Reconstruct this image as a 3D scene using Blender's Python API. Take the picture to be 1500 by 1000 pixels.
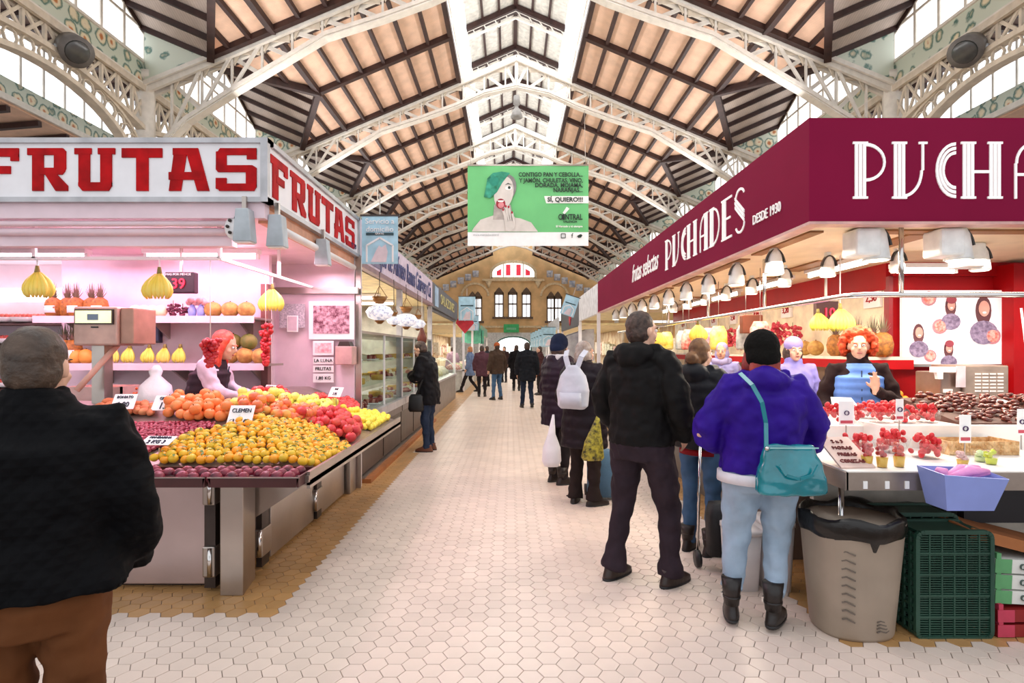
import bpy, bmesh, math, random
from mathutils import Vector, Matrix, Euler, noise
R = math.radians
PI = math.pi
for o in list(bpy.data.objects):
    bpy.data.objects.remove(o)
S = bpy.context.scene
COL = S.collection
rnd = random.Random(7)

# ---------------------------------------------------------------- camera, world, light, exposure
F = 833.0; VX = 748.0; VY = 512.0; EYE = 1.55
def wx(px, Y): return (px - VX) / F * Y
def wz(py, Y): return EYE + (VY - py) / F * Y
cam_d = bpy.data.cameras.new('camera'); cam = bpy.data.objects.new('camera', cam_d); COL.objects.link(cam)
cam.location = (0, 0, EYE); cam.rotation_euler = (R(90), 0, 0)
cam_d.sensor_width = 36.0; cam_d.lens = F / 1500 * 36; cam_d.shift_x = 2 / 1500; cam_d.shift_y = 12 / 1500
cam_d.clip_start = .05; cam_d.clip_end = 300
S.camera = cam
W = bpy.data.worlds.new('world'); S.world = W; W.use_nodes = True
bg = W.node_tree.nodes['Background']; bg.inputs[0].default_value = (.93, .96, 1.0, 1); bg.inputs[1].default_value = 0.95
S.view_settings.view_transform = 'Standard'; S.view_settings.look = 'None'
S.view_settings.gamma = 1; S.view_settings.use_curve_mapping = False
S.view_settings.exposure = 0.35
def area(name, loc, rot, sx, sy, power, color=(1, 1, 1)):
    d = bpy.data.lights.new(name, 'AREA'); d.shape = 'RECTANGLE'; d.size = sx; d.size_y = sy; d.energy = power; d.color = color
    o = bpy.data.objects.new(name, d); COL.objects.link(o); o.location = loc; o.rotation_euler = [R(a) for a in rot]
    return o
RX = .2                                    # x of the nave's centre line
for i, y in enumerate((4.75, 10.65, 16.55, 22.45, 31.3, 43.1)):
    area('lantern_daylight', (RX, y, 13.9), (0, 0, 0), 3.0, 5.2 if i < 4 else 10, 125 if i < 4 else 240, (1, .97, .95))
for s in (-1, 1):
    area('roof_uplight', (RX + s * 6.4, 16, 6.6), (0, s * 112, 0), 1.6, 26, 650, (1, .98, .97))  # added uplights floating inside the nave, brighten the roof underside

# ---------------------------------------------------------------- materials
def lin(h):
    if isinstance(h, tuple): return h
    h = h.lstrip('#'); c = [int(h[i:i + 2], 16) / 255 for i in (0, 2, 4)]
    return tuple(x / 12.92 if x <= .04045 else ((x + .055) / 1.055) ** 2.4 for x in c)
MATS = {}
def mat(name, col, rough=.6, metal=0.0, var=.12, vs=6.0, bump=0.0, bs=40.0, emit=0.0, alpha=1.0, trans=0.0, col2=None, island=0.0, aniso=None, spec=.5, coat=0.0):
    if name in MATS: return MATS[name]
    m = bpy.data.materials.new(name); m.use_nodes = True; N = m.node_tree.nodes; L = m.node_tree.links
    b = N['Principled BSDF']; c = lin(col)
    tc = N.new('ShaderNodeTexCoord'); no = N.new('ShaderNodeTexNoise'); no.inputs['Scale'].default_value = vs; no.inputs['Detail'].default_value = 4
    L.new(tc.outputs['Object'], no.inputs['Vector'])
    mx = N.new('ShaderNodeMix'); mx.data_type = 'RGBA'
    c2 = lin(col2) if col2 else tuple(x * (1 - var * 2) for x in c)
    mx.inputs[6].default_value = (*[min(1, x * (1 + (0 if col2 else var * .5))) for x in c], 1); mx.inputs[7].default_value = (*c2, 1)
    rp = N.new('ShaderNodeValToRGB'); rp.color_ramp.elements[0].position = .35; rp.color_ramp.elements[1].position = .68
    L.new(no.outputs['Fac'], rp.inputs['Fac']); L.new(rp.outputs['Color'], mx.inputs[0])
    out = mx.outputs[2]
    if island:
        g = N.new('ShaderNodeNewGeometry'); oi = N.new('ShaderNodeObjectInfo'); ad = N.new('ShaderNodeMath'); ad.operation = 'ADD'
        L.new(g.outputs['Random Per Island'], ad.inputs[0]); L.new(oi.outputs['Random'], ad.inputs[1])
        fr = N.new('ShaderNodeMath'); fr.operation = 'FRACT'; L.new(ad.outputs[0], fr.inputs[0])
        mr = N.new('ShaderNodeMapRange'); mr.inputs[3].default_value = 1 - island; mr.inputs[4].default_value = 1 + island * .5
        L.new(fr.outputs[0], mr.inputs[0])
        hs = N.new('ShaderNodeHueSaturation'); L.new(mr.outputs[0], hs.inputs['Value']); L.new(out, hs.inputs['Color']); out = hs.outputs[0]
    L.new(out, b.inputs['Base Color'])
    b.inputs['Roughness'].default_value = rough; b.inputs['Metallic'].default_value = metal
    b.inputs['Specular IOR Level'].default_value = spec
    if coat: b.inputs['Coat Weight'].default_value = coat; b.inputs['Coat Roughness'].default_value = .1
    if bump:
        n2 = N.new('ShaderNodeTexNoise'); n2.inputs['Scale'].default_value = bs; n2.inputs['Detail'].default_value = 5
        L.new(tc.outputs['Object'], n2.inputs['Vector'])
        bp = N.new('ShaderNodeBump'); bp.inputs['Strength'].default_value = bump; bp.inputs['Distance'].default_value = .01
        L.new(n2.outputs['Fac'], bp.inputs['Height']); L.new(bp.outputs[0], b.inputs['Normal'])
    if emit:
        L.new(out, b.inputs['Emission Color']); b.inputs['Emission Strength'].default_value = emit
    if alpha < 1: b.inputs['Alpha'].default_value = alpha
    if trans: b.inputs['Transmission Weight'].default_value = trans
    MATS[name] = m; return m
def band_mat(name, col, col2, axis, scale, rough=.7, bump=.3, width=.12):
    """boards: thin joints repeated along an object axis"""
    if name in MATS: return MATS[name]
    m = mat(name, col, rough, var=.08, vs=3)
    N = m.node_tree.nodes; L = m.node_tree.links; b = N['Principled BSDF']
    tc = N.new('ShaderNodeTexCoord'); sp = N.new('ShaderNodeSeparateXYZ'); L.new(tc.outputs['Object'], sp.inputs[0])
    mu = N.new('ShaderNodeMath'); mu.operation = 'MULTIPLY'; mu.inputs[1].default_value = scale; L.new(sp.outputs[axis], mu.inputs[0])
    fr = N.new('ShaderNodeMath'); fr.operation = 'FRACT'; L.new(mu.outputs[0], fr.inputs[0])
    lt = N.new('ShaderNodeMath'); lt.operation = 'LESS_THAN'; lt.inputs[1].default_value = width; L.new(fr.outputs[0], lt.inputs[0])
    src = b.inputs['Base Color'].links[0].from_socket
    mx = N.new('ShaderNodeMix'); mx.data_type = 'RGBA'; L.new(lt.outputs[0], mx.inputs[0]); L.new(src, mx.inputs[6]); mx.inputs[7].default_value = (*lin(col2), 1)
    L.new(mx.outputs[2], b.inputs['Base Color'])
    return m
def floral_mat():
    m = bpy.data.materials.new('floral_tiles'); m.use_nodes = True; N = m.node_tree.nodes; L = m.node_tree.links; b = N['Principled BSDF']
    tc = N.new('ShaderNodeTexCoord')
    v = N.new('ShaderNodeTexVoronoi'); v.inputs['Scale'].default_value = 2.6; v.inputs['Randomness'].default_value = .55; L.new(tc.outputs['Object'], v.inputs['Vector'])
    r = N.new('ShaderNodeValToRGB'); e = r.color_ramp.elements
    e[0].position = 0; e[0].color = (*lin('b5652c'), 1); e[1].position = .30; e[1].color = (*lin('e6d8b8'), 1)
    for p, c in ((.12, 'c98450'), (.2, 'e9dcc0'), (.42, '3d6f66'), (.5, 'cfd6c6')):
        k = r.color_ramp.elements.new(p); k.color = (*lin(c), 1)
    no = N.new('ShaderNodeTexNoise'); no.inputs['Scale'].default_value = 7; no.inputs['Detail'].default_value = 3; L.new(tc.outputs['Object'], no.inputs['Vector'])
    ma = N.new('ShaderNodeMath'); ma.operation = 'MULTIPLY_ADD'; ma.inputs[1].default_value = .35; L.new(no.outputs['Fac'], ma.inputs[0])
    sb = N.new('ShaderNodeMath'); sb.operation = 'SUBTRACT'; sb.inputs[1].default_value = .17; L.new(v.outputs['Distance'], sb.inputs[0]); L.new(sb.outputs[0], ma.inputs[2])
    L.new(ma.outputs[0], r.inputs['Fac']); L.new(r.outputs[0], b.inputs['Base Color']); b.inputs['Roughness'].default_value = .3
    MATS['floral'] = m; return m
def glass_mat(name, tint=(.9, .95, .93), mixf=.12):
    if name in MATS: return MATS[name]
    m = bpy.data.materials.new(name); m.use_nodes = True; N = m.node_tree.nodes; L = m.node_tree.links
    N.remove(N['Principled BSDF']); o = N['Material Output']
    t = N.new('ShaderNodeBsdfTransparent'); t.inputs[0].default_value = (*tint, 1); g = N.new('ShaderNodeBsdfGlossy'); g.inputs['Roughness'].default_value = .04
    mx = N.new('ShaderNodeMixShader'); mx.inputs[0].default_value = mixf * .6
    L.new(t.outputs[0], mx.inputs[1]); L.new(g.outputs[0], mx.inputs[2]); L.new(mx.outputs[0], o.inputs[0])
    MATS[name] = m; return m

white_iron = mat('white_painted_iron', 'e9e2d8', .5, var=.06, bump=.1)
cream_iron = mat('cream_painted_iron', 'd9cbb8', .5, var=.08)
dark_wood = mat('dark_brown_wood', '3a201b', .6, var=.2, bump=.2)
cane = band_mat('cane_ceiling_boards', 'efc8ae', 'd8a98f', 'Y', 22)
cane_x = band_mat('pale_dormer_boards', 'cbb9ad', 'ab968a', 'X', 14)
lant_board = mat('white_lantern_boards', 'd6cfc4', .6, var=.12, bump=.2)
daylight = mat('frosted_daylight_glass', 'f6faff', .4, emit=1.15, var=.02)
floral = floral_mat()
steel = mat('brushed_steel', 'b9aea6', .28, .9, var=.1, vs=2, bump=.08, bs=20)
steel_d = mat('dark_steel', '4c4340', .35, .8, var=.1)
chrome = mat('chrome', 'd5d2d0', .15, 1.0, var=.02)
white_p = mat('white_plastic', 'f1eeee', .4, var=.03)
white_e = mat('white_enamel_panel', 'ece9ec', .35, var=.03)
black_p = mat('black_plastic', '151416', .45, var=.1)
black_m = mat('black_matte', '0b0a0b', .8)
glass = glass_mat('clear_glass')
paper = mat('white_paper', 'f7f5f4', .8, var=.02)
tube_pink = mat('pink_fluorescent_tube', 'ffd9ee', .4, emit=9, var=.01)
tube_white = mat('white_fluorescent_tube', 'fff4ec', .4, emit=7, var=.01)

# ---------------------------------------------------------------- mesh helpers
class B:
    def __init__(s): s.v = []; s.f = []; s.sm = []
    def add(s, vs, fs, smooth=False):
        n = len(s.v); s.v += [tuple(p) for p in vs]; s.f += [tuple(i + n for i in f) for f in fs]; s.sm += [smooth] * len(fs); return s
    def box(s, x0, x1, y0, y1, z0, z1):
        return s.add([(x0, y0, z0), (x1, y0, z0), (x1, y1, z0), (x0, y1, z0), (x0, y0, z1), (x1, y0, z1), (x1, y1, z1), (x0, y1, z1)],
                     [(0, 3, 2, 1), (4, 5, 6, 7), (0, 1, 5, 4), (1, 2, 6, 5), (2, 3, 7, 6), (3, 0, 4, 7)])
    def bar(s, a, b, w, h=None, up=(0, 0, 1)):
        """box beam of section w (sideways) x h (up) from a to b"""
        a = Vector(a); b = Vector(b); h = w if h is None else h; d = (b - a).normalized(); u = Vector(up)
        if abs(d.dot(u)) > .98: u = Vector((0, 1, 0)) if abs(d.y) < .9 else Vector((1, 0, 0))
        r = d.cross(u).normalized(); u = r.cross(d).normalized(); r *= w / 2; u *= h / 2
        vs = [a - r - u, a + r - u, a + r + u, a - r + u, b - r - u, b + r - u, b + r + u, b - r + u]
        return s.add(vs, [(0, 1, 2, 3), (7, 6, 5, 4), (0, 4, 5, 1), (1, 5, 6, 2), (2, 6, 7, 3), (3, 7, 4, 0)])
    def path(s, pts, w, h=None, up=(0, 0, 1)):
        for a, b in zip(pts, pts[1:]): s.bar(a, b, w, h, up)
        return s
    def prism(s, poly, axis, a, b):
        """poly of 2D points extruded along axis from a to b"""
        def P(u, v, t): return {'x': (t, u, v), 'y': (u, t, v), 'z': (u, v, t)}[axis]
        n = len(poly); vs = [P(u, v, a) for u, v in poly] + [P(u, v, b) for u, v in poly]
        return s.add(vs, [tuple(range(n))[::-1], tuple(range(n, 2 * n))] + [(i, (i + 1) % n, n + (i + 1) % n, n + i) for i in range(n)])
    def slab(s, pts, t):
        """planar polygon of 3D pts thickened by t along its normal"""
        P = [Vector(p) for p in pts]; nn = (P[1] - P[0]).cross(P[2] - P[0]).normalized() * t; n = len(P)
        return s.add(P + [p + nn for p in P], [tuple(range(n))[::-1], tuple(range(n, 2 * n))] + [(i, (i + 1) % n, n + (i + 1) % n, n + i) for i in range(n)])
    def tube(s, pts, r, seg=10, cap=True, smooth=True, sq=None):
        P = [Vector(p) for p in pts]; n = len(P); rr = r if isinstance(r, (list, tuple)) else [r] * n
        vs = []; up = None
        for i, p in enumerate(P):
            d = (P[min(i + 1, n - 1)] - P[max(i - 1, 0)]).normalized()
            if up is None: up = Vector((0, 1, 0)) if abs(d.y) < .8 else Vector((1, 0, 0))
            x = d.cross(up).normalized(); up = x.cross(d).normalized()
            q = rr[i]; a, b = (q if isinstance(q, tuple) else (q, q))
            for k in range(seg):
                t = 2 * PI * k / seg; vs.append(p + x * (math.cos(t) * a) + up * (math.sin(t) * b))
        fs = [(i * seg + k, i * seg + (k + 1) % seg, (i + 1) * seg + (k + 1) % seg, (i + 1) * seg + k) for i in range(n - 1) for k in range(seg)]
        if cap: fs += [tuple(range(seg))[::-1], tuple(range((n - 1) * seg, n * seg))]
        return s.add(vs, fs, smooth)
    def loft(s, rings, seg=20, cap=True, p=2.0, smooth=True):
        """rings: (cx,cy,z,rx,ry) super-ellipses"""
        vs = []
        for cx, cy, z, rx, ry in rings:
            for k in range(seg):
                t = 2 * PI * k / seg; c, q = math.cos(t), math.sin(t)
                vs.append((cx + rx * math.copysign(abs(c) ** (2 / p), c), cy + ry * math.copysign(abs(q) ** (2 / p), q), z))
        n = len(rings)
        fs = [(i * seg + k, i * seg + (k + 1) % seg, (i + 1) * seg + (k + 1) % seg, (i + 1) * seg + k) for i in range(n - 1) for k in range(seg)]
        if cap: fs += [tuple(range(seg))[::-1], tuple(range((n - 1) * seg, n * seg))]
        return s.add(vs, fs, smooth)
    def ball(s, c, r, seg=12, rings=8, smooth=True, M=None):
        rx, ry, rz = r if isinstance(r, tuple) else (r, r, r); vs = []; c = Vector(c)
        for i in range(1, rings):
            a = PI * i / rings
            for k in range(seg):
                t = 2 * PI * k / seg; p = Vector((rx * math.sin(a) * math.cos(t), ry * math.sin(a) * math.sin(t), rz * math.cos(a)))
                vs.append(c + (M @ p if M else p))
        p = Vector((0, 0, rz)); vs += [c + (M @ p if M else p), c - (M @ p if M else p)]; T = len(vs) - 2
        fs = [(i * seg + k, (i + 1) * seg + k, (i + 1) * seg + (k + 1) % seg, i * seg + (k + 1) % seg) for i in range(rings - 2) for k in range(seg)]
        fs += [(T, k, (k + 1) % seg) for k in range(seg)] + [(T + 1, (rings - 2) * seg + (k + 1) % seg, (rings - 2) * seg + k) for k in range(seg)]
        return s.add(vs, fs, smooth)
    def cyl(s, c, r, h, seg=16, r2=None, smooth=True):
        x, y, z = c; return s.tube([(x, y, z), (x, y, z + h)], [r, r if r2 is None else r2], seg, smooth=smooth)
    def xf(s, M):
        s.v = [tuple(M @ Vector(p)) for p in s.v]; return s
    def mesh(s, name, m):
        me = bpy.data.meshes.new(name); me.from_pydata(s.v, [], s.f); me.polygons.foreach_set('use_smooth', s.sm)
        if m: me.materials.append(m)
        me.update(); return me
    def build(s, name, m, parent=None, bevel=0, world=True):
        off = Vector((0, 0, 0)); q = parent
        while q is not None and world: off += q.location; q = q.parent
        if world and off.length > 0: s.v = [(x - off.x, y - off.y, z - off.z) for x, y, z in s.v]
        o = bpy.data.objects.new(name, s.mesh(name, m)); COL.objects.link(o)
        if parent: o.parent = parent
        elif True:
            # put the origin at the base of the thing
            xs = [p[0] for p in s.v]; ys = [p[1] for p in s.v]; zs = [p[2] for p in s.v]
            c = Vector(((min(xs) + max(xs)) / 2, (min(ys) + max(ys)) / 2, min(zs)))
            o.data.transform(Matrix.Translation(-c)); o.location = c
        if bevel:
            b = o.modifiers.new('bevel', 'BEVEL'); b.width = bevel; b.segments = 2; b.limit_method = 'ANGLE'
        return o
def tag(o, label=None, cat=None, group=None, kind=None):
    if label: o['label'] = label
    if cat: o['category'] = cat
    if group: o['group'] = group
    if kind: o['kind'] = kind
    return o
def thing(name, label, cat, loc=(0, 0, 0), group=None, kind=None, rz=0):
    o = bpy.data.objects.new(name, None); o.empty_display_size = .1; COL.objects.link(o); o.location = loc; o.rotation_euler.z = rz
    return tag(o, label, cat, group, kind)
def struct(name, b, m, parent=None):
    o = b.build(name, m, parent)
    if not parent: o['kind'] = 'structure'
    return o
def kids(o): return [c for c in CH.get(o, [])]
CH = {}
def copy_tree(o, loc=None, rot=None, label=None, group=None, parent=None, scale=None):
    c = o.copy(); COL.objects.link(c)
    if parent: c.parent = parent
    if loc is not None: c.location = loc
    if rot is not None: c.rotation_euler = rot
    if scale is not None: c.scale = (scale,) * 3 if not isinstance(scale, tuple) else scale
    if label: c['label'] = label
    if group: c['group'] = group
    for k in list(o.children): copy_tree(k, parent=c)
    return c
def text(s, size, m, parent, loc, rot, name='lettering', ext=.004, align='CENTER', sx=1.0, shear=0, bold=0.0):
    cu = bpy.data.curves.new(name, 'FONT'); cu.body = s; cu.size = size; cu.extrude = ext; cu.align_x = align; cu.align_y = 'CENTER'; cu.resolution_u = 3; cu.shear = shear; cu.offset = bold
    t = bpy.data.objects.new('tmp', cu); me = bpy.data.meshes.new_from_object(t); bpy.data.objects.remove(t)
    me.transform(Matrix.Scale(sx, 4, (1, 0, 0))); me.materials.clear(); me.materials.append(m)
    Mx = Euler([R(a) for a in rot]).to_matrix().to_4x4(); me.transform(Mx)
    o = bpy.data.objects.new(name, me); COL.objects.link(o); off = Vector((0, 0, 0)); q = parent
    while q is not None: off += q.location; q = q.parent
    o.location = Vector(loc) - off
    if parent: o.parent = parent
    return o
# ================================================================ FLOOR
flo = thing('floor', None, None, kind='structure'); flo['kind'] = 'structure'
B().box(-16, 16, -3, 60, -.1, -.006).build('grout_bed', mat('grey_grout', '8d7a6e', .8), flo)
tile_c = mat('cream_hexagon_tile', 'e9d6c9', .3, var=.05, vs=2, island=.07)
tile_t = mat('tan_hexagon_tile', 'c99a63', .35, var=.08, vs=3, island=.12)
HR = .0635; PX = HR * 1.5; PY = HR * math.sqrt(3)
def hexa(b, x, y, r=HR - .0022, z=.0):
    t = [(x + r * math.cos(k * PI / 3), y + r * math.sin(k * PI / 3)) for k in range(6)]
    t2 = [(x + (r - .003) * math.cos(k * PI / 3), y + (r - .003) * math.sin(k * PI / 3)) for k in range(6)]
    vs = [(p, q, z - .006) for p, q in t] + [(p, q, z - .001) for p, q in t] + [(p, q, z) for p, q in t2]
    fs = [(i, (i + 1) % 6, 6 + (i + 1) % 6, 6 + i) for i in range(6)] + [(6 + i, 6 + (i + 1) % 6, 12 + (i + 1) % 6, 12 + i) for i in range(6)] + [(12, 13, 14, 15, 16, 17)]
    b.add(vs, fs)
bc = B(); bt = B(); hexa(bc, 0, 0); hexa(bt, 0, 0)
mc = bc.mesh('tile', tile_c); mt = bt.mesh('tile', tile_t)
def tan_zone(x, y):
    if x < -1.42 and y > 3.33: return True
    if x > 1.75 and y > 3.0: return True
    return False
cells = []
for i in range(-66, 67):
    for j in range(20, 330):
        x = i * PX; y = j * PY + (PY / 2 if i % 2 else 0)
        if y > 32 or y < 2.3 or abs(x) > .95 * y + .3: continue
        if y > 4.2 and (x < -2.0 or x > 2.4): continue
        cells.append((y, x))
cells.sort()
fc = B(); ft = B(); n_single = 0
def seen_free(x, y):
    px = VX + F * x / y; py = VY + F * EYE / y
    return -10 < px < 1510 and py < 1008 and not (px < 160) and not (x < -1.62 and y > 3.5)
for y, x in cells:
    tz = tan_zone(x + rnd.uniform(-.01, .01), y)
    if n_single < 300 and seen_free(x, y):
        o = bpy.data.objects.new('tile', mt if tz else mc); COL.objects.link(o); o.parent = flo; o.location = (x, y, rnd.uniform(-.0004, .0004)); n_single += 1
    else: hexa(ft if tz else fc, x, y)
tag(fc.build('tile_field', tile_c, flo), kind='stuff'); tag(ft.build('tan_tile_field', tile_t, flo), kind='stuff')
struct_far = B().box(-16, 16, 32, 55.5, -.006, 0).build('far_paving', tile_c, flo)

# ================================================================ ROOF
D = 5.9; Y0 = 7.7; NB = 8
LH, LW = 10.75, 1.95                      # edge of the lantern
EX, EH = 7.27, 8.5                        # foot of the valley
CX, CH_ = 8.93, 9.2                       # column line, springing of the dormer gable
AX = 5.8
def rh(x): return LH - .423 * (abs(x) - LW)
AH = rh(AX); GH = 10.55
ceil = thing('ceiling', None, None, kind='structure')
def mirror(vs, s): return [(RX + s * x, y, z) for x, y, z in vs]
def panel_sets():
    """panels and rafters of one bay in local coordinates (x>0 outwards, y 0..D)"""
    P = []; Q = []; m = D / 2; g = .05
    n = 6; st = (AX - LW) / n
    for i in range(n):
        a, b = LW + i * st, LW + (i + 1) * st
        for y0, y1 in ((.2, m), (m, D - .2)):
            P.append(('p', [(a, y0, rh(a)), (b, y0, rh(b)), (b, y1, rh(b)), (a, y1, rh(a))]))
    for s in (0, 1):
        fy = (lambda y: y) if s == 0 else (lambda y: D - y)
        tri = lambda x: m - (x - AX) / (EX - AX) * (m - .2)
        for a, b in ((AX, 6.3), (6.3, 6.8), (6.8, EX)):
            P.append(('p', [(a, fy(.2), rh(a)), (b, fy(.2), rh(b)), (b, fy(tri(b)), rh(b)), (a, fy(tri(a)), rh(a))]))
        # dormer patch A, H, C, G
        A = Vector((AX, fy(m), AH)); H = Vector((EX, fy(.2), EH)); C = Vector((CX, fy(.2), CH_)); G = Vector((CX, fy(m), GH))
        k = 5
        for i in range(k):
            t0, t1 = i / k, (i + 1) / k
            P.append(('d', [H.lerp(A, t0), C.lerp(G, t0), C.lerp(G, t1), H.lerp(A, t1)]))
            Q.append((H.lerp(A, t0), C.lerp(G, t0), .10, .12))
        Q.append((A, G, .1, .12)); Q.append((H, A, .16, .2)); Q.append((C, G, .12, .14))
        for x in (6.3, 6.8): Q.append(((x, fy(.2), rh(x)), (x, fy(tri(x)), rh(x)), .09, .12))
    for i in range(n + 1):
        x = LW + i * st; Q.append(((x, .2, rh(x)), (x, D - .2, rh(x)), .14 if i in (0, n) else .09, .16 if i in (0, n) else .12))
    Q.append(((LW, m, rh(LW)), (AX, m, AH), .16, .16))
    Q.append(((LW, .26, rh(LW)), (EX, .26, EH), .14, .14)); Q.append(((LW, D - .26, rh(LW)), (EX, D - .26, EH), .14, .14))
    return P, Q
PP, QQ = panel_sets()
def put(src, k):   # copies of one bay's pieces
    pass
for s in (-1, 1):
    protoP = []; protoQ = []
    for kind, pts in PP:
        pts = [Vector(p) for p in pts]; q = mirror([tuple(p) for p in pts], s)
        nn = (Vector(q[1]) - Vector(q[0])).cross(Vector(q[2]) - Vector(q[0])); t = .03 if nn.z > 0 else -.03
        protoP.append(B().slab(q, t).mesh('roof_panel', cane if kind == 'p' else cane_x))
    for a, b, w, h in QQ:
        a, b = mirror([tuple(a), tuple(b)], s)
        protoQ.append(B().bar(Vector(a) + Vector((0, 0, -h / 2)), Vector(b) + Vector((0, 0, -h / 2)), w, h).mesh('rafter', dark_wood))
    for k in range(NB):
        if k < 4:
            for me in protoP + protoQ:
                o = bpy.data.objects.new(me.name.split('.')[0], me); COL.objects.link(o); o.parent = ceil; o.location = (0, Y0 + k * D, 0)
        else:
            for lst, nm, m in ((protoP, 'far_roof_panels', cane), (protoQ, 'far_rafters', dark_wood)):
                bb = B()
                for me in lst:
                    bb.add([(v.co.x, v.co.y + Y0 + k * D, v.co.z) for v in me.vertices], [tuple(f.vertices) for f in me.polygons])
                tag(bb.build(nm, m, ceil), kind='stuff')
# lantern
WT, WA = 14.3, 15.15
lan = B().box(RX - LW - .02, RX - LW + .02, Y0, Y0 + NB * D, LH, LH + .5).box(RX + LW - .02, RX + LW + .02, Y0, Y0 + NB * D, LH, LH + .5)
lan.build('lantern_curb', white_iron, ceil)
for s in (-1, 1):
    B().box(RX + s * LW - .01, RX + s * LW + .01, Y0 - 8, Y0 + NB * D, LH + .5, WT).build('lantern_glazing', daylight, ceil)
    b = B()
    for k in range(NB * 4 + 1):
        y = Y0 + k * D / 4; w = .16 if k % 4 == 0 else .07
        b.box(RX + s * LW - .06, RX + s * LW + .06, y - w / 2, y + w / 2, LH, WT)
    for z in (LH + .5, LH + 1.7, LH + 2.9): b.box(RX + s * LW - .05, RX + s * LW + .05, Y0, Y0 + NB * D, z - .04, z + .04)
    tag(b.build('lantern_mullions', white_iron, ceil), kind='stuff')
for k in range(-1, NB * 2):
    y = Y0 + k * D / 2
    for s in (-1, 1):
        for i in range(3):
            a, c = LW * i / 3, LW * (i + 1) / 3; za = WA - (WA - WT) * a / LW; zc = WA - (WA - WT) * c / LW
            q = [(RX + s * a, y + .1, za), (RX + s * c, y + .1, zc), (RX + s * c, y + D / 2 - .1, zc), (RX + s * a, y + D / 2 - .1, za)]
            B().slab(q, .03 * s).build('lantern_board', lant_board, ceil)
    b = B()
    for dy in (.1, D / 2 - .1):
        for s in (-1, 1): b.bar((RX, y + dy, WA - .14), (RX + s * LW, y + dy, WT - .14), .13, .2)
    for i in range(-2, 3):
        if i == 0: b.bar((RX, y, WA - .06), (RX, y + D / 2, WA - .06), .16, .12)
        else: z = WA - (WA - WT) * abs(i) / 3 - .05; b.bar((RX + i * LW / 3, y, z), (RX + i * LW / 3, y + D / 2, z), .09, .1)
    b.build('lantern_rafters', dark_wood, ceil)
    b = B()
    for s in (-1, 1): b.bar((RX, y, WA - .14), (RX + s * LW, y, WT - .14), .16, .18); b.bar((RX, y, WA - .5), (RX + s * LW, y, WT - .5), .08, .08)
    for i in range(-4, 5):
        z = WA - (WA - WT) * abs(i) / 4.5; b.bar((RX + i * LW / 4.5, y, z - .14), (RX + (i + .5) * LW / 4.5, y, z - .5), .04)
    b.build('lantern_truss', white_iron, ceil)

# trusses
BOT = [(8.75, 5.9), (8.4, 6.55), (7.9, 7.04), (6.7, 7.8), (5.6, 8.45), (4.6, 9.05), (3.2, 9.5), (2.1, 9.9), (1.1, 10.35), (0, 10.6)]
def lerp_poly(P, x):
    for (x0, z0), (x1, z1) in zip(P, P[1:]):
        if x1 <= x <= x0: return z0 + (z1 - z0) * (x0 - x) / (x0 - x1)
    return P[0][1]
def top_h(x): return rh(x) - .12 if x > LW else LH - .12 + (LW - x) * .44
PSEG = 11
def truss_meshes():
    ch = B(); web = B(); orn = B()
    for s in (-1, 1):
        for dy in (-.11, .11):
            ch.path([(RX + s * x, dy, top_h(x)) for x in (CX, 7, 5, 3, LW, 1, 0)], .09, .16)
            ch.path([(RX + s * x, dy, z) for x, z in BOT], .07, .09)
        ch.path([(RX + s * x, 0, top_h(x) + .1) for x in (CX, 7, 5, 3, LW, 1, 0)], .26, .03)
        ch.path([(RX + s * x, 0, z - .08) for x, z in BOT], .24, .03)
        xs = [8.3 - i * .72 for i in range(12)]
        for i, x in enumerate(xs):
            x2 = max(x - .72, 0)
            if x < 0: break
            web.bar((RX + s * x, 0, lerp_poly(BOT, x)), (RX + s * x, 0, top_h(x)), .05, .05)
            web.bar((RX + s * x2, .06, lerp_poly(BOT, x2)), (RX + s * x, .06, top_h(x)), .05, .09)
            if x > 6.5: web.bar((RX + s * x, -.06, lerp_poly(BOT, x)), (RX + s * x2, -.06, top_h(x2)), .05, .07)
            # little arched spandrel plates
            xm = (x + x2) / 2; zt = top_h(xm)
            orn.prism([(RX + s * (xm + .3), top_h(xm + .3)), (RX + s * (xm + .3), top_h(xm + .3) - .24), (RX + s * (xm + .18), zt - .1), (RX + s * (xm - .18), zt - .1), (RX + s * max(xm - .3, 0), top_h(max(xm - .3, 0)) - .24), (RX + s * max(xm - .3, 0), top_h(max(xm - .3, 0)))], 'y', -.02, .02)
    web.bar((RX, 0, 10.6), (RX, 0, top_h(0)), .12, .12)
    return ch.mesh('roof_truss', white_iron), web.mesh('lattice_brace', white_iron), orn.mesh('spandrel_plate', cream_iron)
TM = truss_meshes()
col_m = B()
for s in (-1, 1):
    pass
for k in range(NB):
    y = Y0 + k * D
    t = bpy.data.objects.new('roof_truss', TM[0]); COL.objects.link(t); t.parent = ceil; t.location = (0, y, 0)
    for me in TM[1:]:
        o = bpy.data.objects.new(me.name, me); COL.objects.link(o); o.parent = t
for s in (-1, 1):
    xc = RX + s * CX
    for k in range(NB):
        y = Y0 + k * D
        cl = thing('iron_column', 'white cast iron columns carrying the roof trusses on the %s of the aisle' % ('left' if s < 0 else 'right'), 'column', (xc, y, 0), 'roof columns %s' % ('left' if s < 0 else 'right'))
        B().loft([(xc, y, 0, .3, .3), (xc, y, .5, .3, .3), (xc, y, .55, .2, .2), (xc, y, 5.4, .17, .17)], 12).build('shaft', white_iron, cl)
        B().loft([(xc, y, 5.4, .26, .26), (xc, y, 5.6, .24, .24), (xc, y, 5.65, .19, .19), (xc, y, 7.95, .19, .19), (xc, y, 8.0, .26, .26), (xc, y, 8.15, .26, .26)], 8, p=3).build('capital', white_iron, cl)
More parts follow.
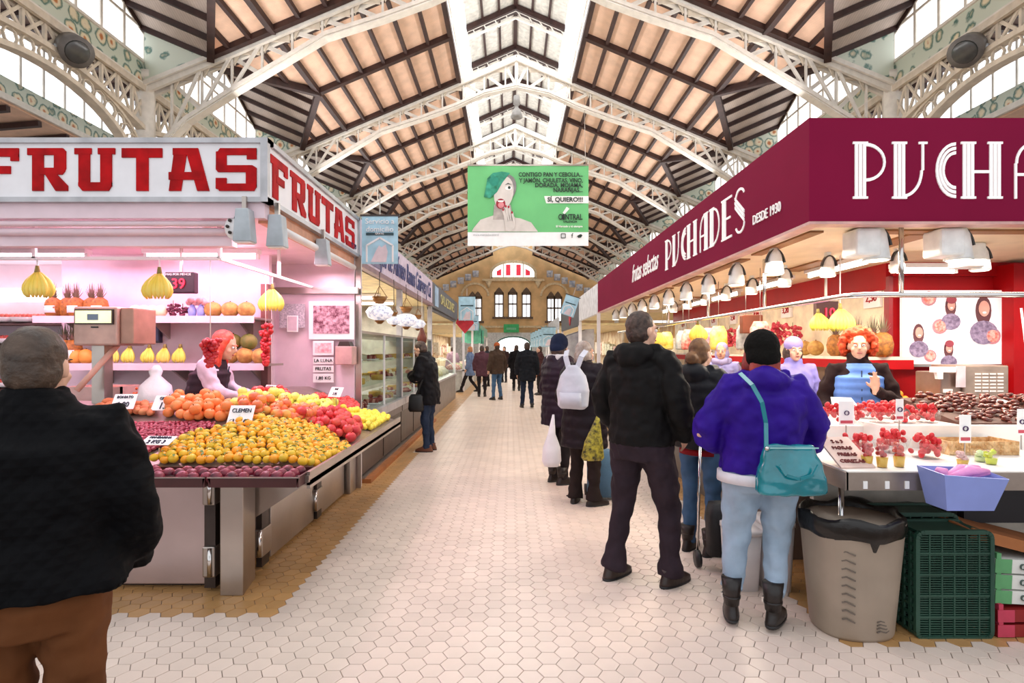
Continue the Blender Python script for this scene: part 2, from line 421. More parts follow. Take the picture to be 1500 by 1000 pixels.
# longitudinal girders, friezes, clerestory windows, gable triangles
GA = B(); FR = B()
gd = B()
for s_ in (1,):
    for dx in (-.08, .08):
        gd.bar((dx, 0, 7.72), (dx, D, 7.72), .08, .14); 
    lowc = [(0, t * D, 6.75 + .5 * math.sin(PI * t)) for t in [i / 12 for i in range(13)]]
    gd.path(lowc, .2, .1)
    for i in range(12):
        y0, y1 = D * i / 12, D * (i + 1) / 12
        gd.bar((0, y0, lowc[i][2]), (0, y1, 7.72), .04, .06); gd.bar((0, y1, lowc[i + 1][2]), (0, y0, 7.72), .04, .06); gd.bar((0, y0, lowc[i][2]), (0, y0, 7.72), .06)
    arch = [(0, D / 2 - (D / 2 - .15) * math.cos(PI * i / 24), 4.9 + 2.0 * math.sin(PI * i / 24) ** .85) for i in range(25)]
    gd.path(arch, .22, .1)
    arch2 = [(0, D / 2 - (D / 2 - .05) * math.cos(PI * i / 24), 5.5 + 1.75 * math.sin(PI * i / 24) ** .7) for i in range(25)]
    gd.path(arch2, .1, .06)
rg = B()
for i in range(1, 24):
    a = Vector(arch[i]); b2 = Vector(arch2[i]); c = (a + b2) / 2; r = (a - b2).length / 2 * .8
    rg.path([(0, c.y + r * math.cos(k * PI / 4), c.z + r * math.sin(k * PI / 4)) for k in range(9)], .05, .025)
gdm = gd.mesh('arcade_girder', cream_iron); rgm = rg.mesh('ring_tracery', cream_iron)
fz = B().box(-.05, .05, 0, D, 7.82, 8.32).mesh('floral_frieze', floral)
lg = B().box(-.1, .1, 0, D, 7.79, 7.84).box(-.1, .1, 0, D, 8.32, 8.38).mesh('frieze_ledge', white_iron)
gl = B().prism([(.1, 8.38), (D - .1, 8.38), (D - .1, CH_), (D / 2, GH), (.1, CH_)], 'x', -.02, .02).mesh('window_glazing', daylight)
mu = B()
for i in range(9):
    y = .1 + i * (D - .2) / 8; zt = CH_ + (GH - CH_) * (1 - abs(y - D / 2) / (D / 2)); mu.box(-.05, .05, y - .035, y + .035, 8.38, zt)
mu.box(-.05, .05, 0, D, 9.1, 9.16)
for s2 in (0, 1):
    a = (0, .05 if s2 == 0 else D - .05, CH_ - .18); mu.bar(a, (0, D / 2, GH - .2), .08, .1)
mum = mu.mesh('window_frame', white_iron)
for s in (-1, 1):
    side = 'left' if s < 0 else 'right'
    wl = thing('wall_' + side, None, None, (RX + s * CX, 0, 0), kind='structure')
    for k in range(NB):
        y = Y0 + k * D
        for me in (gdm, rgm, fz, lg):
            o = bpy.data.objects.new(me.name.split('.')[0], me); COL.objects.link(o); o.parent = wl; o.location = (0, y, 0)
        w = thing('window_%d' % (k + 1 + (0 if s < 0 else NB)), None, None, (RX + s * CX, y, 0), kind='structure')
        for me in (gl, mum):
            o = bpy.data.objects.new(me.name.split('.')[0], me); COL.objects.link(o); o.parent = w
        # floral gable triangle beside each truss
        for yy in (y + .18, y + D - .18):
            B().prism([(RX + s * (CX - .1), rh(CX) + .05), (RX + s * EX, EH - .02), (RX + s * (CX - .1), CH_)], 'y', yy - .02, yy + .02).build('floral_gable', floral, wl)
            B().bar((RX + s * (CX - .1), yy - .03, rh(CX) + .03), (RX + s * EX, yy - .03, EH - .04), .06, .1).build('gable_rail', white_iron, wl)
    # outer aisle: second glazed band, ceiling and roof
    ox = RX + s * 12.4
    ww = thing('window_%d' % (20 + (s > 0)), None, None, (ox, 0, 0), kind='structure')
    B().box(ox - .03, ox + .03, -2, 54, 8.1, 9.6).build('window_glazing', daylight, ww)
    b = B()
    for i in range(80): b.box(ox - .06, ox + .06, -2 + i * .7 - .03, -2 + i * .7 + .03, 8.1, 9.6)
    tag(b.build('window_bars', white_iron, ww), kind='stuff')
    B().box(ox - .06, ox + .06, -2, 54, 7.7, 8.1).build('floral_frieze', floral, wl)
    B().box(ox - .1, ox + .1, -2, 54, 7.55, 7.7).build('frieze_ledge', white_iron, wl)
    lo, hi = sorted((RX + s * (CX + .2), ox)); B().box(lo, hi, -2, 54, 9.6, 9.7).build('outer_ceiling', mat('outer_ceiling_boards', '6b5348', .7), ceil)
    b = B()
    for i in range(90): b.box(lo, hi, -2 + i * .62 - .06, -2 + i * .62 + .06, 9.45, 9.6)
    tag(b.build('outer_rafters', dark_wood, ceil), kind='stuff')
    q = [(ox, -2, 7.5), (ox + s * 6, -2, 7.0), (ox + s * 6, 54, 7.0), (ox, 54, 7.5)]
    B().slab(q, .05 * s).build('outer_roof', cane, ceil)
    b = B()
    for i in range(60): b.bar((ox, -2 + i * .93, 7.4), (ox + s * 6, -2 + i * .93, 6.9), .12, .14)
    tag(b.build('outer_roof_rafters', dark_wood, ceil), kind='stuff')
    B().box(*sorted((ox + s * 6, ox + s * 6.1)), -2, 54, 0, 7).build('outer_wall', mat('outer_wall_plaster', 'e9e2d6', .8), wl)
    # floodlight on the girder
    fl = thing('floodlight', 'round grey floodlight fixed to the %s arcade girder' % side, 'light', (RX + s * (CX - .75), 11.1, 7.2))
    B().tube([(RX + s * (CX - .15), 11.1, 7.45), (RX + s * (CX - .35), 11.0, 7.3)], [.28, .3], 20).build('housing', mat('grey_metal', '77726f', .5), fl)
    B().tube([(RX + s * (CX - .352), 10.998, 7.299), (RX + s * (CX - .37), 10.99, 7.285)], [.22, .2], 20).build('lens', mat('lens_glass', '50504f', .2), fl)

# end wall
wy = Y0 + NB * D + .3
ew = thing('wall_end', None, None, (RX, wy, 0), kind='structure')
ochre = mat('ochre_brick', 'e8c08a', .8, var=.15, vs=.8, bump=.4, bs=8)
def u(px): return wx(px, wy)
def h(py): return wz(py, wy)
B().prism([(RX - 12, 0), (RX + 12, 0), (RX + 12, 6.8), (RX + CX, 7.8), (RX + LW, LH), (RX + LW, WT), (RX, WA), (RX - LW, WT), (RX - LW, LH), (RX - CX, 7.8), (RX - 12, 6.8)], 'y', wy, wy + .4).build('brick_face', ochre, ew)
trimm = mat('stone_trim', 'e3cda6', .7)
tiles_b = mat('blue_white_tile', '9aa3b8', .4, col2='e8e4e0', vs=5)
for s in (-1, 1):
    for i in range(7):
        x = RX + s * (3.6 + i * .72); z = 8.9 - i * .33
        B().loft([(x, wy - .05, z - .32, .3, .04), (x, wy - .05, z + .32, .3, .04)], 12).xf(Matrix.Identity(4)).build('tile_medallion', tiles_b, ew)
    B().box(*sorted((RX + s * 3.3, RX + s * 8.6)), wy - .06, wy, 6.55, 6.62)
# big arched window
aw = thing('window_30', None, None, (u(752), wy, h(408)), kind='structure')
cx0 = u(752); hw = 2.15; z0 = h(408); 
pts = [(cx0 - hw, z0), (cx0 + hw, z0)] + [(cx0 + hw * math.cos(a), z0 + .55 + 1.1 * math.sin(a)) for a in [PI * i / 14 for i in range(15)]]
B().prism(pts, 'y', wy - .08, wy - .04).build('window_glazing', daylight, aw)
ol = [(p[0], wy - .1, p[1]) for p in pts] + [(pts[0][0], wy - .1, pts[0][1])]
B().path(ol, .25, .22, up=(0, 1, 0)).build('window_frame', trimm, aw)
red_g = mat('red_stained_glass', 'e02a44', .4, emit=.5)
for x, z1 in ((-1.4, .95), (-.5, 1.35), (.5, 1.35), (1.4, .95)):
    B().prism([(cx0 + x - .22, z0 + .3), (cx0 + x + .22, z0 + .3), (cx0 + x + .22, z0 + (z1 if x <= 0 else z1 - .25 * (abs(x) > 1))), (cx0 + x - .22, z0 + (z1 if x >= 0 else z1 - .25 * (abs(x) > 1)))], 'y', wy - .12, wy - .09).build('red_pane', red_g, aw)
for x in (-.95, 0, .95): B().box(cx0 + x - .04, cx0 + x + .04, wy - .13, wy - .09, z0, z0 + 1.6).build('mullion', trimm, aw)
B().box(cx0 - 3, cx0 + 3, wy - .3, wy, z0 - .25, z0 - .05).build('window_sill', trimm, ew)
for s in (-1, 1): B().loft([(cx0 + s * 2.4, wy - .1, z0 - .9, .05, .1), (cx0 + s * 2.4, wy - .12, z0 - .25, .35, .2)], 10).build('console', trimm, ew)
n = 31
def tall_window(px, py0, py1, hw, arch=True):
    global n
    w = thing('window_%d' % n, None, None, (u(px), wy, h(py1)), kind='structure'); n += 1
    x = u(px); a, b = h(py1), h(py0)
    B().box(x - hw, x + hw, wy - .05, wy - .02, a, b).build('pane', daylight, w)
    bb = B().box(x - hw - .12, x - hw, wy - .12, wy, a, b + .2).box(x + hw, x + hw + .12, wy - .12, wy, a, b + .2).box(x - hw - .12, x + hw + .12, wy - .12, wy, b, b + .25).box(x - hw - .3, x + hw + .3, wy - .25, wy, a - .2, a)
    bb.box(x - .04, x + .04, wy - .1, wy, a, b).box(x - hw, x + hw, wy - .1, wy, a + (b - a) * .55, a + (b - a) * .62)
    bb.prism([(x - hw - .1, b + .2), (x + hw + .1, b + .2), (x + hw * .6, b + .55), (x, b + .75), (x - hw * .6, b + .55)], 'y', wy - .12, wy)
    bb.build('window_frame', mat('dark_window_frame', '6b5644', .6), w)
for px in (731, 751, 771): tall_window(px, 432, 464, .34)
for px in (692, 700, 807, 817): tall_window(px, 438, 470, .3)
for px in (696, 812):
    x = u(px); B().path([(x + 1.3 * math.cos(PI * i / 12), wy - .1, h(438) + .3 + 1.2 * math.sin(PI * i / 12)) for i in range(13)], .2, .2, up=(0, 1, 0)).build('window_arch', trimm, ew)
B().box(RX - 12, RX + 12, wy - .2, wy, h(480), h(477)).build('stone_band', trimm, ew)
B().box(RX - 6, RX + 6, wy - .3, wy, 0, h(487)).build('entrance_lobby', mat('pale_lobby', 'dcdcd8', .6), ew)
ent = thing('door_1', None, None, (u(752), wy - .4, 0), kind='structure')
x = u(752); pts = [(x - 1.7, 0), (x + 1.7, 0)] + [(x + 1.7 * math.cos(PI * i / 12), 1.9 + .9 * math.sin(PI * i / 12)) for i in range(13)]
B().prism(pts, 'y', wy - .4, wy - .32).build('door_glazing', daylight, ent)
B().path([(p[0], wy - .42, p[1]) for p in pts[1:]] + [(x - 1.7, wy - .42, 0)], .12, .12, up=(0, 1, 0)).build('door_frame', mat('green_frame', '2d6b52', .5), ent)
gs = thing('green_sign', 'green rectangular sign above the far entrance', 'sign', (u(749), wy - .5, h(487)))
B().box(u(738), u(760), wy - .55, wy - .5, h(487), h(475)).build('sign_board', mat('green_sign_paint', '2d9a58', .5, emit=.15), gs)
B().box(u(742), u(756), wy - .56, wy - .55, h(483), h(480)).build('pale_lettering_band', mat('pale_green_band', '7cc49a', .5), gs)

# hanging banner
by = 19.15
bn = thing('hanging_banner', 'large green and white advertising banner hanging across the aisle from the roof', 'banner', (wx(774, by), by, wz(360, by)))
x0, x1, z0, z1 = wx(685, by), wx(862, by), wz(360, by), wz(242, by)
def sheet(b, x0, x1, z0, z1, y, nx=24, nz=3, th=.01, amp=.03):
    vs = []
    for t in (0, th):
        for j in range(nz + 1):
            for i in range(nx + 1):
                xx = x0 + (x1 - x0) * i / nx; zz = z0 + (z1 - z0) * j / nz
                vs.append((xx, y + t + amp * math.sin(xx * 4) * j / nz, zz))
    q = (nx + 1) * (nz + 1); fs = []
    for j in range(nz):
        for i in range(nx):
            a = j * (nx + 1) + i; fs += [(a, a + 1, a + nx + 2, a + nx + 1), (q + a + nx + 1, q + a + nx + 2, q + a + 1, q + a)]
    return b.add(vs, fs, True)
zs = wz(340, by)
sheet(B(), x0, x1, zs, z1, by, amp=.02).build('green_panel', mat('banner_green', '6cbf7c', .7, var=.05, vs=1), bn)
sheet(B(), x0, x1, z0, zs, by, amp=.0).build('white_panel', mat('banner_white', 'f2f2f6', .7, var=.02), bn)
B().bar((x0, by, z1), (x1, by, z1), .05).build('top_rod', steel, bn)
for x_ in (x0 + .1, x1 - .1): B().tube([(x_, by, z1), (x_, by + .3, z1 + 2.4)], .008, 5).build('hanging_wire', steel, bn)
K = lambda px: wx(px, by)
Z = lambda py: wz(py, by)
def flat(name, pts, m, d, th=.004): return B().prism([(K(a), Z(b)) for a, b in pts], 'y', by - d - th, by - d).build(name, m, bn)
def ell(cx, cy, rx, ry, n=22, a0=0, rot=0):
    c, s = math.cos(R(rot)), math.sin(R(rot)); o = []
    for i in range(n):
        t = 2 * PI * i / n; p, q = rx * math.cos(t), ry * math.sin(t); o.append((cx + p * c - q * s, cy + p * s + q * c))
    return o
skin_b = mat('print_skin_grey', 'd4cdc9', .8, var=.06, vs=3); skin_b2 = mat('print_skin_shade', 'b3a9a6', .8); dkgreen = mat('print_dark_green', '1e6a4e', .8, col2='3fa38a', vs=5); ink = mat('print_ink', '2c3a34', .8)
flat('print_shoulders', [(691, 339.5), (694, 334), (704, 322), (722, 316), (748, 318), (762, 320), (778, 326), (788, 339.5)], skin_b, .03)
flat('print_neck', [(724, 300), (748, 300), (752, 322), (722, 322)], skin_b2, .035)
flat('print_hair', ell(742, 276, 14, 20, rot=12), mat('print_hair_grey', '8a8688', .8), .035)
flat('print_face', ell(738, 283, 14, 24, rot=10), skin_b, .045)
flat('print_headscarf', [(714, 262), (722, 254), (735, 252), (747, 254), (736, 268), (728, 282), (718, 291), (709, 289), (712, 274)], dkgreen, .055)
flat('print_headscarf_fold', ell(724, 266, 7, 7), mat('print_teal', '2a8a76', .8), .062)
flat('print_mouth', ell(733.5, 299, 6.8, 7.5), mat('print_lip', 'a02c3c', .8), .06)
flat('print_tongue', ell(734, 301, 4.4, 4.5), mat('print_tongue', 'd98a92', .8), .066)
flat('print_teeth', [(728.5, 294.2), (738.5, 294.2), (737, 296.6), (730, 296.6)], white_p, .07)
flat('print_eye', ell(745, 276, 5, 3), white_p, .055); flat('print_pupil', ell(746, 275.4, 2, 2.2), ink, .06)
flat('print_eyebrow', [(739, 272), (744, 268.5), (750, 271), (744, 270)], ink, .055)
for a, b2, c, d2 in ((737, 308, 743, 325), (741, 303, 746, 325), (745, 304, 749, 324), (750, 312, 752, 326)):
    B().bar((K(a), by - .075, Z(b2)), (K(c), by - .075, Z(d2)), .09, .012, up=(0, 1, 0)).build('print_finger', skin_b, bn)
    flat('print_nail', ell(a, b2, 1.3, 1.8), mat('print_red', 'b02035', .8), .085)
flat('print_hand', [(738, 318), (754, 318), (755, 332), (748, 340), (741, 338)], skin_b, .07)
T = lambda s, px, py, size, m=ink, sx=1.0: text(s, size, m, bn, (K(px), by - .05, Z(py)), (90, 0, 0), 'banner_lettering', align='RIGHT', sx=sx, bold=size * .025)
T('CONTIGO PAN Y CEBOLLA...', 853.5, 256.5, .2, sx=.83); T('Y JAMÓN, CHULETAS, VINO,', 853.5, 265, .2, sx=.84)
T('DORADA, MOJAMA,', 853.5, 272, .2, sx=.9); T('NARANJAS...', 853.5, 279, .2, sx=.9)
flat('white_ribbon', [(797, 287.5), (862, 287.5), (862, 298), (800, 298)], white_p, .03); T('SÍ, QUIERO!!!', 854, 293, .21)
T('CENTRAL', 853, 318.5, .26, sx=.72); T('VALENCIA', 845, 325, .1); T('El Mercado y tú siempre', 853, 332, .09, white_p)
flat('white_emblem', [(824, 312), (830, 303), (834, 306), (827, 314)], white_p, .03); flat('emblem_box', [(822.5, 315), (827, 315), (827, 321), (822.5, 321)], ink, .03)
text('f', .22, ink, bn, (K(838), by - .03, Z(345.5)), (90, 0, 0), 'banner_lettering')
B().path([(K(825) + a, by - .03, Z(345.5) + b2) for a, b2 in ((-.07, -.07), (.07, -.07), (.07, .07), (-.07, .07), (-.07, -.07))], .02).build('camera_icon', ink, bn)
flat('bird_icon', [(845, 346), (848, 344), (851, 343), (853, 345), (851, 348), (847, 348.5)], ink, .03)
text('www.mercadocentral', .1, mat('pale_grey_ink', 'b9bcc4', .8), bn, (K(712), by - .03, Z(344)), (90, 0, 0), 'banner_lettering')
# pendant lamp under the nearest visible truss centre
pl = thing('pendant_lamp', 'grey bell pendant lamp hanging from the roof above the banner', 'lamp', (RX, 19.0, 9.3))
B().tube([(RX, 19.0, 10.6), (RX, 19.0, 10.0)], .015, 6).build('cord', steel, pl)
B().loft([(RX, 19, 10.02, .1, .1), (RX, 19, 9.75, .12, .12), (RX, 19, 9.7, .06, .06), (RX, 19, 9.62, .06, .06), (RX, 19, 9.55, .13, .13), (RX, 19, 9.35, .2, .2), (RX, 19, 9.3, .2, .2)], 16).build('lamp_shade', mat('lamp_grey', '8f8d8a', .4), pl)
# ================================================================ LEFT FRUIT STALL
red_paint = mat('red_sign_paint', 'b80810', .6, var=.18, vs=9, spec=.15)
pinkish = mat('pink_tinted_enamel', 'ecd3dc', .45, var=.04)
wall_pk = mat('pale_pink_wall', 'ead0dc', .5, var=.04)
LX = -1.72
def glyph_slab(ch):
    G = {
     'F': [[(.12, 0), (.42, 0), (.42, 1), (.12, 1)], [(0, .8), (.95, .8), (.95, 1), (0, 1)], [(.75, .7), (.95, .7), (.95, .85), (.75, .85)], [(.3, .4), (.75, .4), (.75, .58), (.3, .58)]],
     'R': [[(.12, 0), (.4, 0), (.4, 1), (.12, 1)], [(0, .84), (.85, .84), (.78, 1), (0, 1)], [(.66, .5), (.92, .46), (.95, .52), (.95, .93), (.88, 1), (.66, 1)], [(.3, .38), (.86, .38), (.93, .46), (.93, .54), (.3, .54)], [(.42, .42), (.7, .42), (1.0, .12), (1.0, 0), (.7, 0)]],
     'U': [[(.1, .1), (.38, .1), (.38, 1), (.1, 1)], [(0, .86), (.42, .86), (.42, 1), (0, 1)], [(.64, .1), (.92, .1), (.92, 1), (.64, 1)], [(.58, .86), (1, .86), (1, 1), (.58, 1)], [(.1, .12), (.2, 0), (.84, 0), (.92, .12), (.92, .2), (.1, .2)]],
     'T': [[(0, .78), (1, .78), (1, 1), (0, 1)], [(.36, 0), (.66, 0), (.66, 1), (.36, 1)]],
     'A': [[(0, 0), (.3, 0), (.46, 1), (.14, 1)], [(.4, 1), (.72, 1), (1, 0), (.7, 0)], [(.1, .84), (.7, .84), (.7, 1), (.1, 1)], [(0, .26), (.85, .26), (.85, .44), (0, .44)]],
     'S': [[(0, .86), (.1, 1), (1, 1), (1, .84), (0, .84)], [(0, .5), (.26, .5), (.26, .95), (0, .92)], [(.76, .74), (1, .74), (1, 1), (.76, 1)], [(0, .5), (.05, .44), (.95, .44), (1, .54), (.9, .6), (0, .6)], [(.74, .08), (1, .08), (1, .54), (.74, .54)], [(0, .12), (.08, 0), (.94, 0), (1, .1), (1, .17), (0, .17)], [(0, .05), (.26, .05), (.26, .3), (0, .3)]]}
    return G[ch]
def slab_word(word, origin, du, pitch, w, hgt, m, parent, nrm, italic=0):
    """letters on a vertical board: origin bottom-left, du = unit direction along the board, nrm = outward normal"""
    du = Vector(du); nrm = Vector(nrm); o = Vector(origin)
    for i, c in enumerate(word):
        b = B(); base = o + du * (pitch * i)
        for j, pl in enumerate(glyph_slab(c)):
            q = [base + du * ((p + italic * z) * w) + Vector((0, 0, z * hgt)) for p, z in pl]
            t = .008 + .0006 * j
            vs = q + [p + nrm * t for p in q]; n = len(q)
            b.add(vs, [tuple(range(n)), tuple(range(n, 2 * n))[::-1]] + [(k, n + k, n + (k + 1) % n, (k + 1) % n) for k in range(n)])
        b.build('letter', m, parent)
sg = thing('fruit_stall_sign', 'white illuminated sign board with big red letters FRUTAS wrapping the left stall corner', 'sign', (LX - .5, 4.2, 2.6))
B().box(-6.5, LX, 4.0, 4.06, 2.62, 3.0).build('front_board', white_e, sg)
B().box(LX - .06, LX, 4.06, 6.4, 2.62, 3.0).build('side_board', white_e, sg)
fm = mat('sign_aluminium', 'b9b7ba', .35, .6)
B().box(-6.5, LX + .02, 3.98, 4.08, 3.0, 3.035).box(-6.5, LX + .02, 3.98, 4.08, 2.585, 2.62).box(LX - .03, LX + .02, 3.975, 4.02, 2.585, 3.035).build('front_frame', fm, sg)
B().box(LX - .08, LX + .02, 4.02, 6.42, 3.0, 3.035).box(LX - .08, LX + .02, 4.02, 6.42, 2.585, 2.62).box(LX - .03, LX + .02, 6.38, 6.42, 2.585, 3.035).build('side_frame', fm, sg)
fw = (172 - 113) / F * 4
slab_word('FRUTAS', (wx(-28, 4), 4.0, 2.665), (1, 0, 0), (317 + 28) / 5 / F * 4, .285, .30, red_paint, sg, (0, -1, 0))
slab_word('FRUTAS', (LX, 4.06, 2.65), (0, 1, 0), .37, .33, .30, red_paint, sg, (1, 0, 0))
text('97.223', .07, mat('dark_blue_ink', '23305a', .6), sg, (LX + .01, 6.2, 2.68), (90, 0, 90))

cp = thing('fruit_stall_canopy', 'pink-lit ceiling, rollers and rails above the left fruit stall', 'canopy', (-3.2, 5, 2.45))
B().box(-6.5, LX - .05, 4.1, 6.35, 2.5, 2.56).build('ceiling_panel', pinkish, cp)
B().box(-6.5, LX - .02, 4.02, 4.1, 2.48, 2.585).build('front_valance', pinkish, cp)
B().box(LX - .1, LX - .03, 4.1, 6.35, 2.46, 2.585).build('side_valance', mat('orange_tinted_panel', 'dda07e', .5), cp)
for z, y in ((2.45, 4.06), (2.40, 4.1)): B().tube([(-6.5, y, z), (LX - .2, y, z)], .022 if z > 2.42 else .03, 12).build('awning_roller', pinkish, cp)
B().tube([(LX - .02, 4.3, 2.46), (LX - .02, 6.3, 2.46)], .03, 12).build('awning_roller', white_p, cp)
B().box(-6.5, LX - .3, 4.12, 4.2, 2.3, 2.38).build('roller_housing', pinkish, cp)
RXL = -2.2
B().path([(-6.5, 4.3, 2.24), (RXL, 4.3, 2.24), (RXL, 6.3, 2.24)], .025).build('hanging_rail', white_p, cp)
for x, y in ((RXL, 4.3), (-3.6, 4.3), (-5, 4.3), (RXL, 5.4)): B().bar((x, y, 2.24), (x, y, 2.5), .025).build('rail_hanger', white_p, cp)
B().ball((LX - .22, 4.05, 2.42), (.10, .03, .10), 14, 8).build('roller_gear', white_p, cp)
for k in range(8):
    a = k * PI / 4; B().tube([(LX - .22 + .06 * math.cos(a), 4.01, 2.42 + .06 * math.sin(a)), (LX - .22 + .06 * math.cos(a), 4.02, 2.42 + .06 * math.sin(a))], .012, 8).build('gear_hole', steel_d, cp)
def fluo(x0, x1, y, z, lab, m=tube_pink, along='x', grp=None):
    t = thing('fluorescent_light', lab, 'light', ((x0 + x1) / 2 if along == 'x' else y, y if along == 'x' else (x0 + x1) / 2, z), grp)
    if along == 'x':
        B().box(x0, x1, y - .05, y + .05, z + .03, z + .07).build('housing', white_p, t); B().tube([(x0 + .03, y, z), (x1 - .03, y, z)], .018, 10).build('tube', m, t)
        for x in (x0, x1 - .03): B().box(x, x + .03, y - .02, y + .02, z - .02, z + .03).build('end_cap', white_p, t)
    else:
        B().box(y - .05, y + .05, x0, x1, z + .03, z + .07).build('housing', white_p, t); B().tube([(y, x0 + .03, z), (y, x1 - .03, z)], .018, 10).build('tube', m, t)
        for x in (x0, x1 - .03): B().box(y - .02, y + .02, x, x + .03, z - .02, z + .03).build('end_cap', white_p, t)
fluo(wx(92, 4.64), wx(305, 4.64), 4.64, 2.43, 'long pink fluorescent tube nearest the front of the left fruit stall')
fluo(-5.1, wx(130, 5.4), 5.4, 2.43, 'pink fluorescent tube at the back left of the fruit stall ceiling')
fluo(wx(212, 5.4), wx(380, 5.4), 5.4, 2.43, 'pink fluorescent tube at the back right of the fruit stall ceiling')
area('stall_pink_light', (-3.4, 4.7, 2.38), (0, 0, 0), 3.0, .3, 34, (1, .62, .8))
area('stall_pink_light', (-3.4, 5.4, 2.38), (0, 0, 0), 3.0, .2, 14, (1, .45, .7))
area('stall_pink_light', (-1.98, 5.2, 2.4), (0, 0, 0), .2, 2.0, 14, (1, .7, .8))

# lamps at the sign corner
for i, (x, y, z) in enumerate(((LX - .14, 3.98, 2.43), (LX + .03, 4.12, 2.42), (LX + .03, 5.12, 2.44))):
    t = thing('floodlight', ['grey box floodlight at the sign corner facing the front', 'grey box floodlight just round the sign corner on the aisle side', 'small grey floodlight halfway along the aisle side of the fruit stall'][i], 'light', (x, y, z - .1))
    B().prism([(x - .045, z + .1), (x + .045, z + .1), (x + .065, z - .13), (x - .065, z - .13)], 'y', y - .05, y + .05).build('housing', mat('lamp_housing_grey', 'b4bcc2', .4), t, bevel=.006)
    B().box(x - .015, x + .015, y - .015, y + .015, z + .09, z + .19).build('bracket', steel, t)
    B().box(x - .055, x + .055, y - .04, y + .04, z - .137, z - .13).build('lens', white_p, t)

# back wall, shelves, posts
bw = thing('stall_back_wall', 'pale pink partition wall behind the shelves of the left fruit stall', 'partition', (-3.4, 5.75, 0))
B().box(-4.5, -2.42, 5.7, 5.76, 0, 2.5).build('panel', wall_pk, bw)
B().box(-2.47, -2.40, 5.62, 5.7, 0, 2.2).build('post', mat('brown_pink_post', '8d5f5c', .4, .3), bw)
def shelf(lab, x0, x1, y, z, d, grp=None, m=pinkish, brk=True):
    t = thing('wall_shelf', lab, 'shelf', ((x0 + x1) / 2, y, z))
    B().box(x0, x1, y, y + d, z - .02, z).build('shelf_board', steel, t); B().box(x0, x1, y - .01, y, z - .055, z + .01).build('front_lip', m, t)
    if brk:
        for x in (x0 + .2, (x0 + x1) / 2, x1 - .2): B().prism([(y + d, z - .02), (y + d, z - .2), (y + .1, z - .02)], 'x', x - .01, x + .01).build('bracket', steel, t)
    return t
shelf('upper pink-edged steel shelf on the back wall of the left fruit stall', -4.45, wx(376, 5.35), 5.3, 1.855, .4)
shelf('lower steel shelf with bananas and melons in the left fruit stall', wx(90, 5.3), wx(390, 5.3) , 5.25, 1.415, .45)
ep = thing('stall_end_wall', 'pale pink end panel with pinned notices at the far side of the fruit stall', 'partition', (-2.1, 6.36, 0))
B().box(-2.8, LX - .02, 6.33, 6.38, 0, 2.5).build('panel', wall_pk, ep)
B().box(wx(395, 6.3), wx(402, 6.3), 6.27, 6.33, 0, 2.3).build('post', pinkish, ep)
B().box(wx(402, 6.3), wx(525, 6.3), 6.27, 6.33, wz(430, 6.3), wz(421, 6.3)).build('rail', steel, ep)
pp = thing('end_post', 'white vertical corner post at the far end of the fruit stall', 'post', (LX, 6.42, 0))
B().box(LX - .06, LX + .03, 6.38, 6.46, 0, 2.6).build('post_body', white_e, pp); B().box(LX - .015, LX + .045, 6.36, 6.38, 0, 2.6).build('edge_strip', steel, pp)
def poster(name, lab, px0, px1, py0, py1, Y, m, frame=None, cat='poster', inner=None):
    t = thing(name, lab, cat, (wx((px0 + px1) / 2, Y), Y, wz(py1, Y)))
    a, b, c, d = wx(px0, Y), wx(px1, Y), wz(py1, Y), wz(py0, Y)
    B().box(a, b, Y - .012, Y, c, d).build('sheet', frame or m, t)
    if frame or inner:
        w = (b - a) * .1; B().box(a + w, b - w, Y - .018, Y - .012, c + w * 1.3, d - w).build('print', inner or m, t)
    return t
old_photo = mat('old_crowd_photograph', '6b2f45', .6, col2='e4b6c4', vs=28)
poster('framed_photo', 'white framed dark crowd photograph on the fruit stall end wall', 453, 519, 441, 497, 6.26, old_photo, paper, 'picture')
poster('notice', 'grey speckled notice sheet left of the framed photograph', 410, 447, 445, 480, 6.26, mat('speckled_notice', '9c96a2', .8, col2='d6ccd6', vs=60))
poster('notice', 'small white card over the grey notice', 421, 437, 462, 486, 6.24, paper, inner=mat('faint_print', 'd9c3ce', .8))
poster('notice', 'small fruit picture card under the framed photograph', 459, 489, 499, 520, 6.26, mat('fruit_card', 'e38f9a', .7, col2='f6dfe2', vs=25), paper)
nt = thing('notice_rack', 'stack of white price notices with dark text under the fruit picture card', 'notice', (wx(473, 6.26), 6.26, wz(560, 6.26)))
for i, (a, b) in enumerate(((523, 533), (535, 545), (547, 560))):
    B().box(wx(459, 6.26), wx(489, 6.26), 6.25, 6.26, wz(b, 6.26), wz(a, 6.26)).build('sheet', paper, nt)
    text(['LA LUNA', 'FRUTAS', '1,80 KG'][i], .05, black_p, nt, (wx(474, 6.26), 6.245, wz((a + b) / 2, 6.26)), (90, 0, 0))
bx = thing('wall_box', 'pinkish paper dispenser box on the end wall beside the notices', 'box', (wx(505, 6.2), 6.2, wz(534, 6.2)))
B().box(wx(493, 6.2), wx(518, 6.2), 6.14, 6.33, wz(534, 6.2), wz(507, 6.2)).build('box_body', mat('pink_brown_box', 'cda3a0', .6), bx, bevel=.01)
B().prism([(wx(496, 6.2), wz(507, 6.2)), (wx(515, 6.2), wz(507, 6.2)), (wx(512, 6.2), wz(500, 6.2)), (wx(499, 6.2), wz(500, 6.2))], 'y', 6.16, 6.3).build('lid', steel_d, bx)

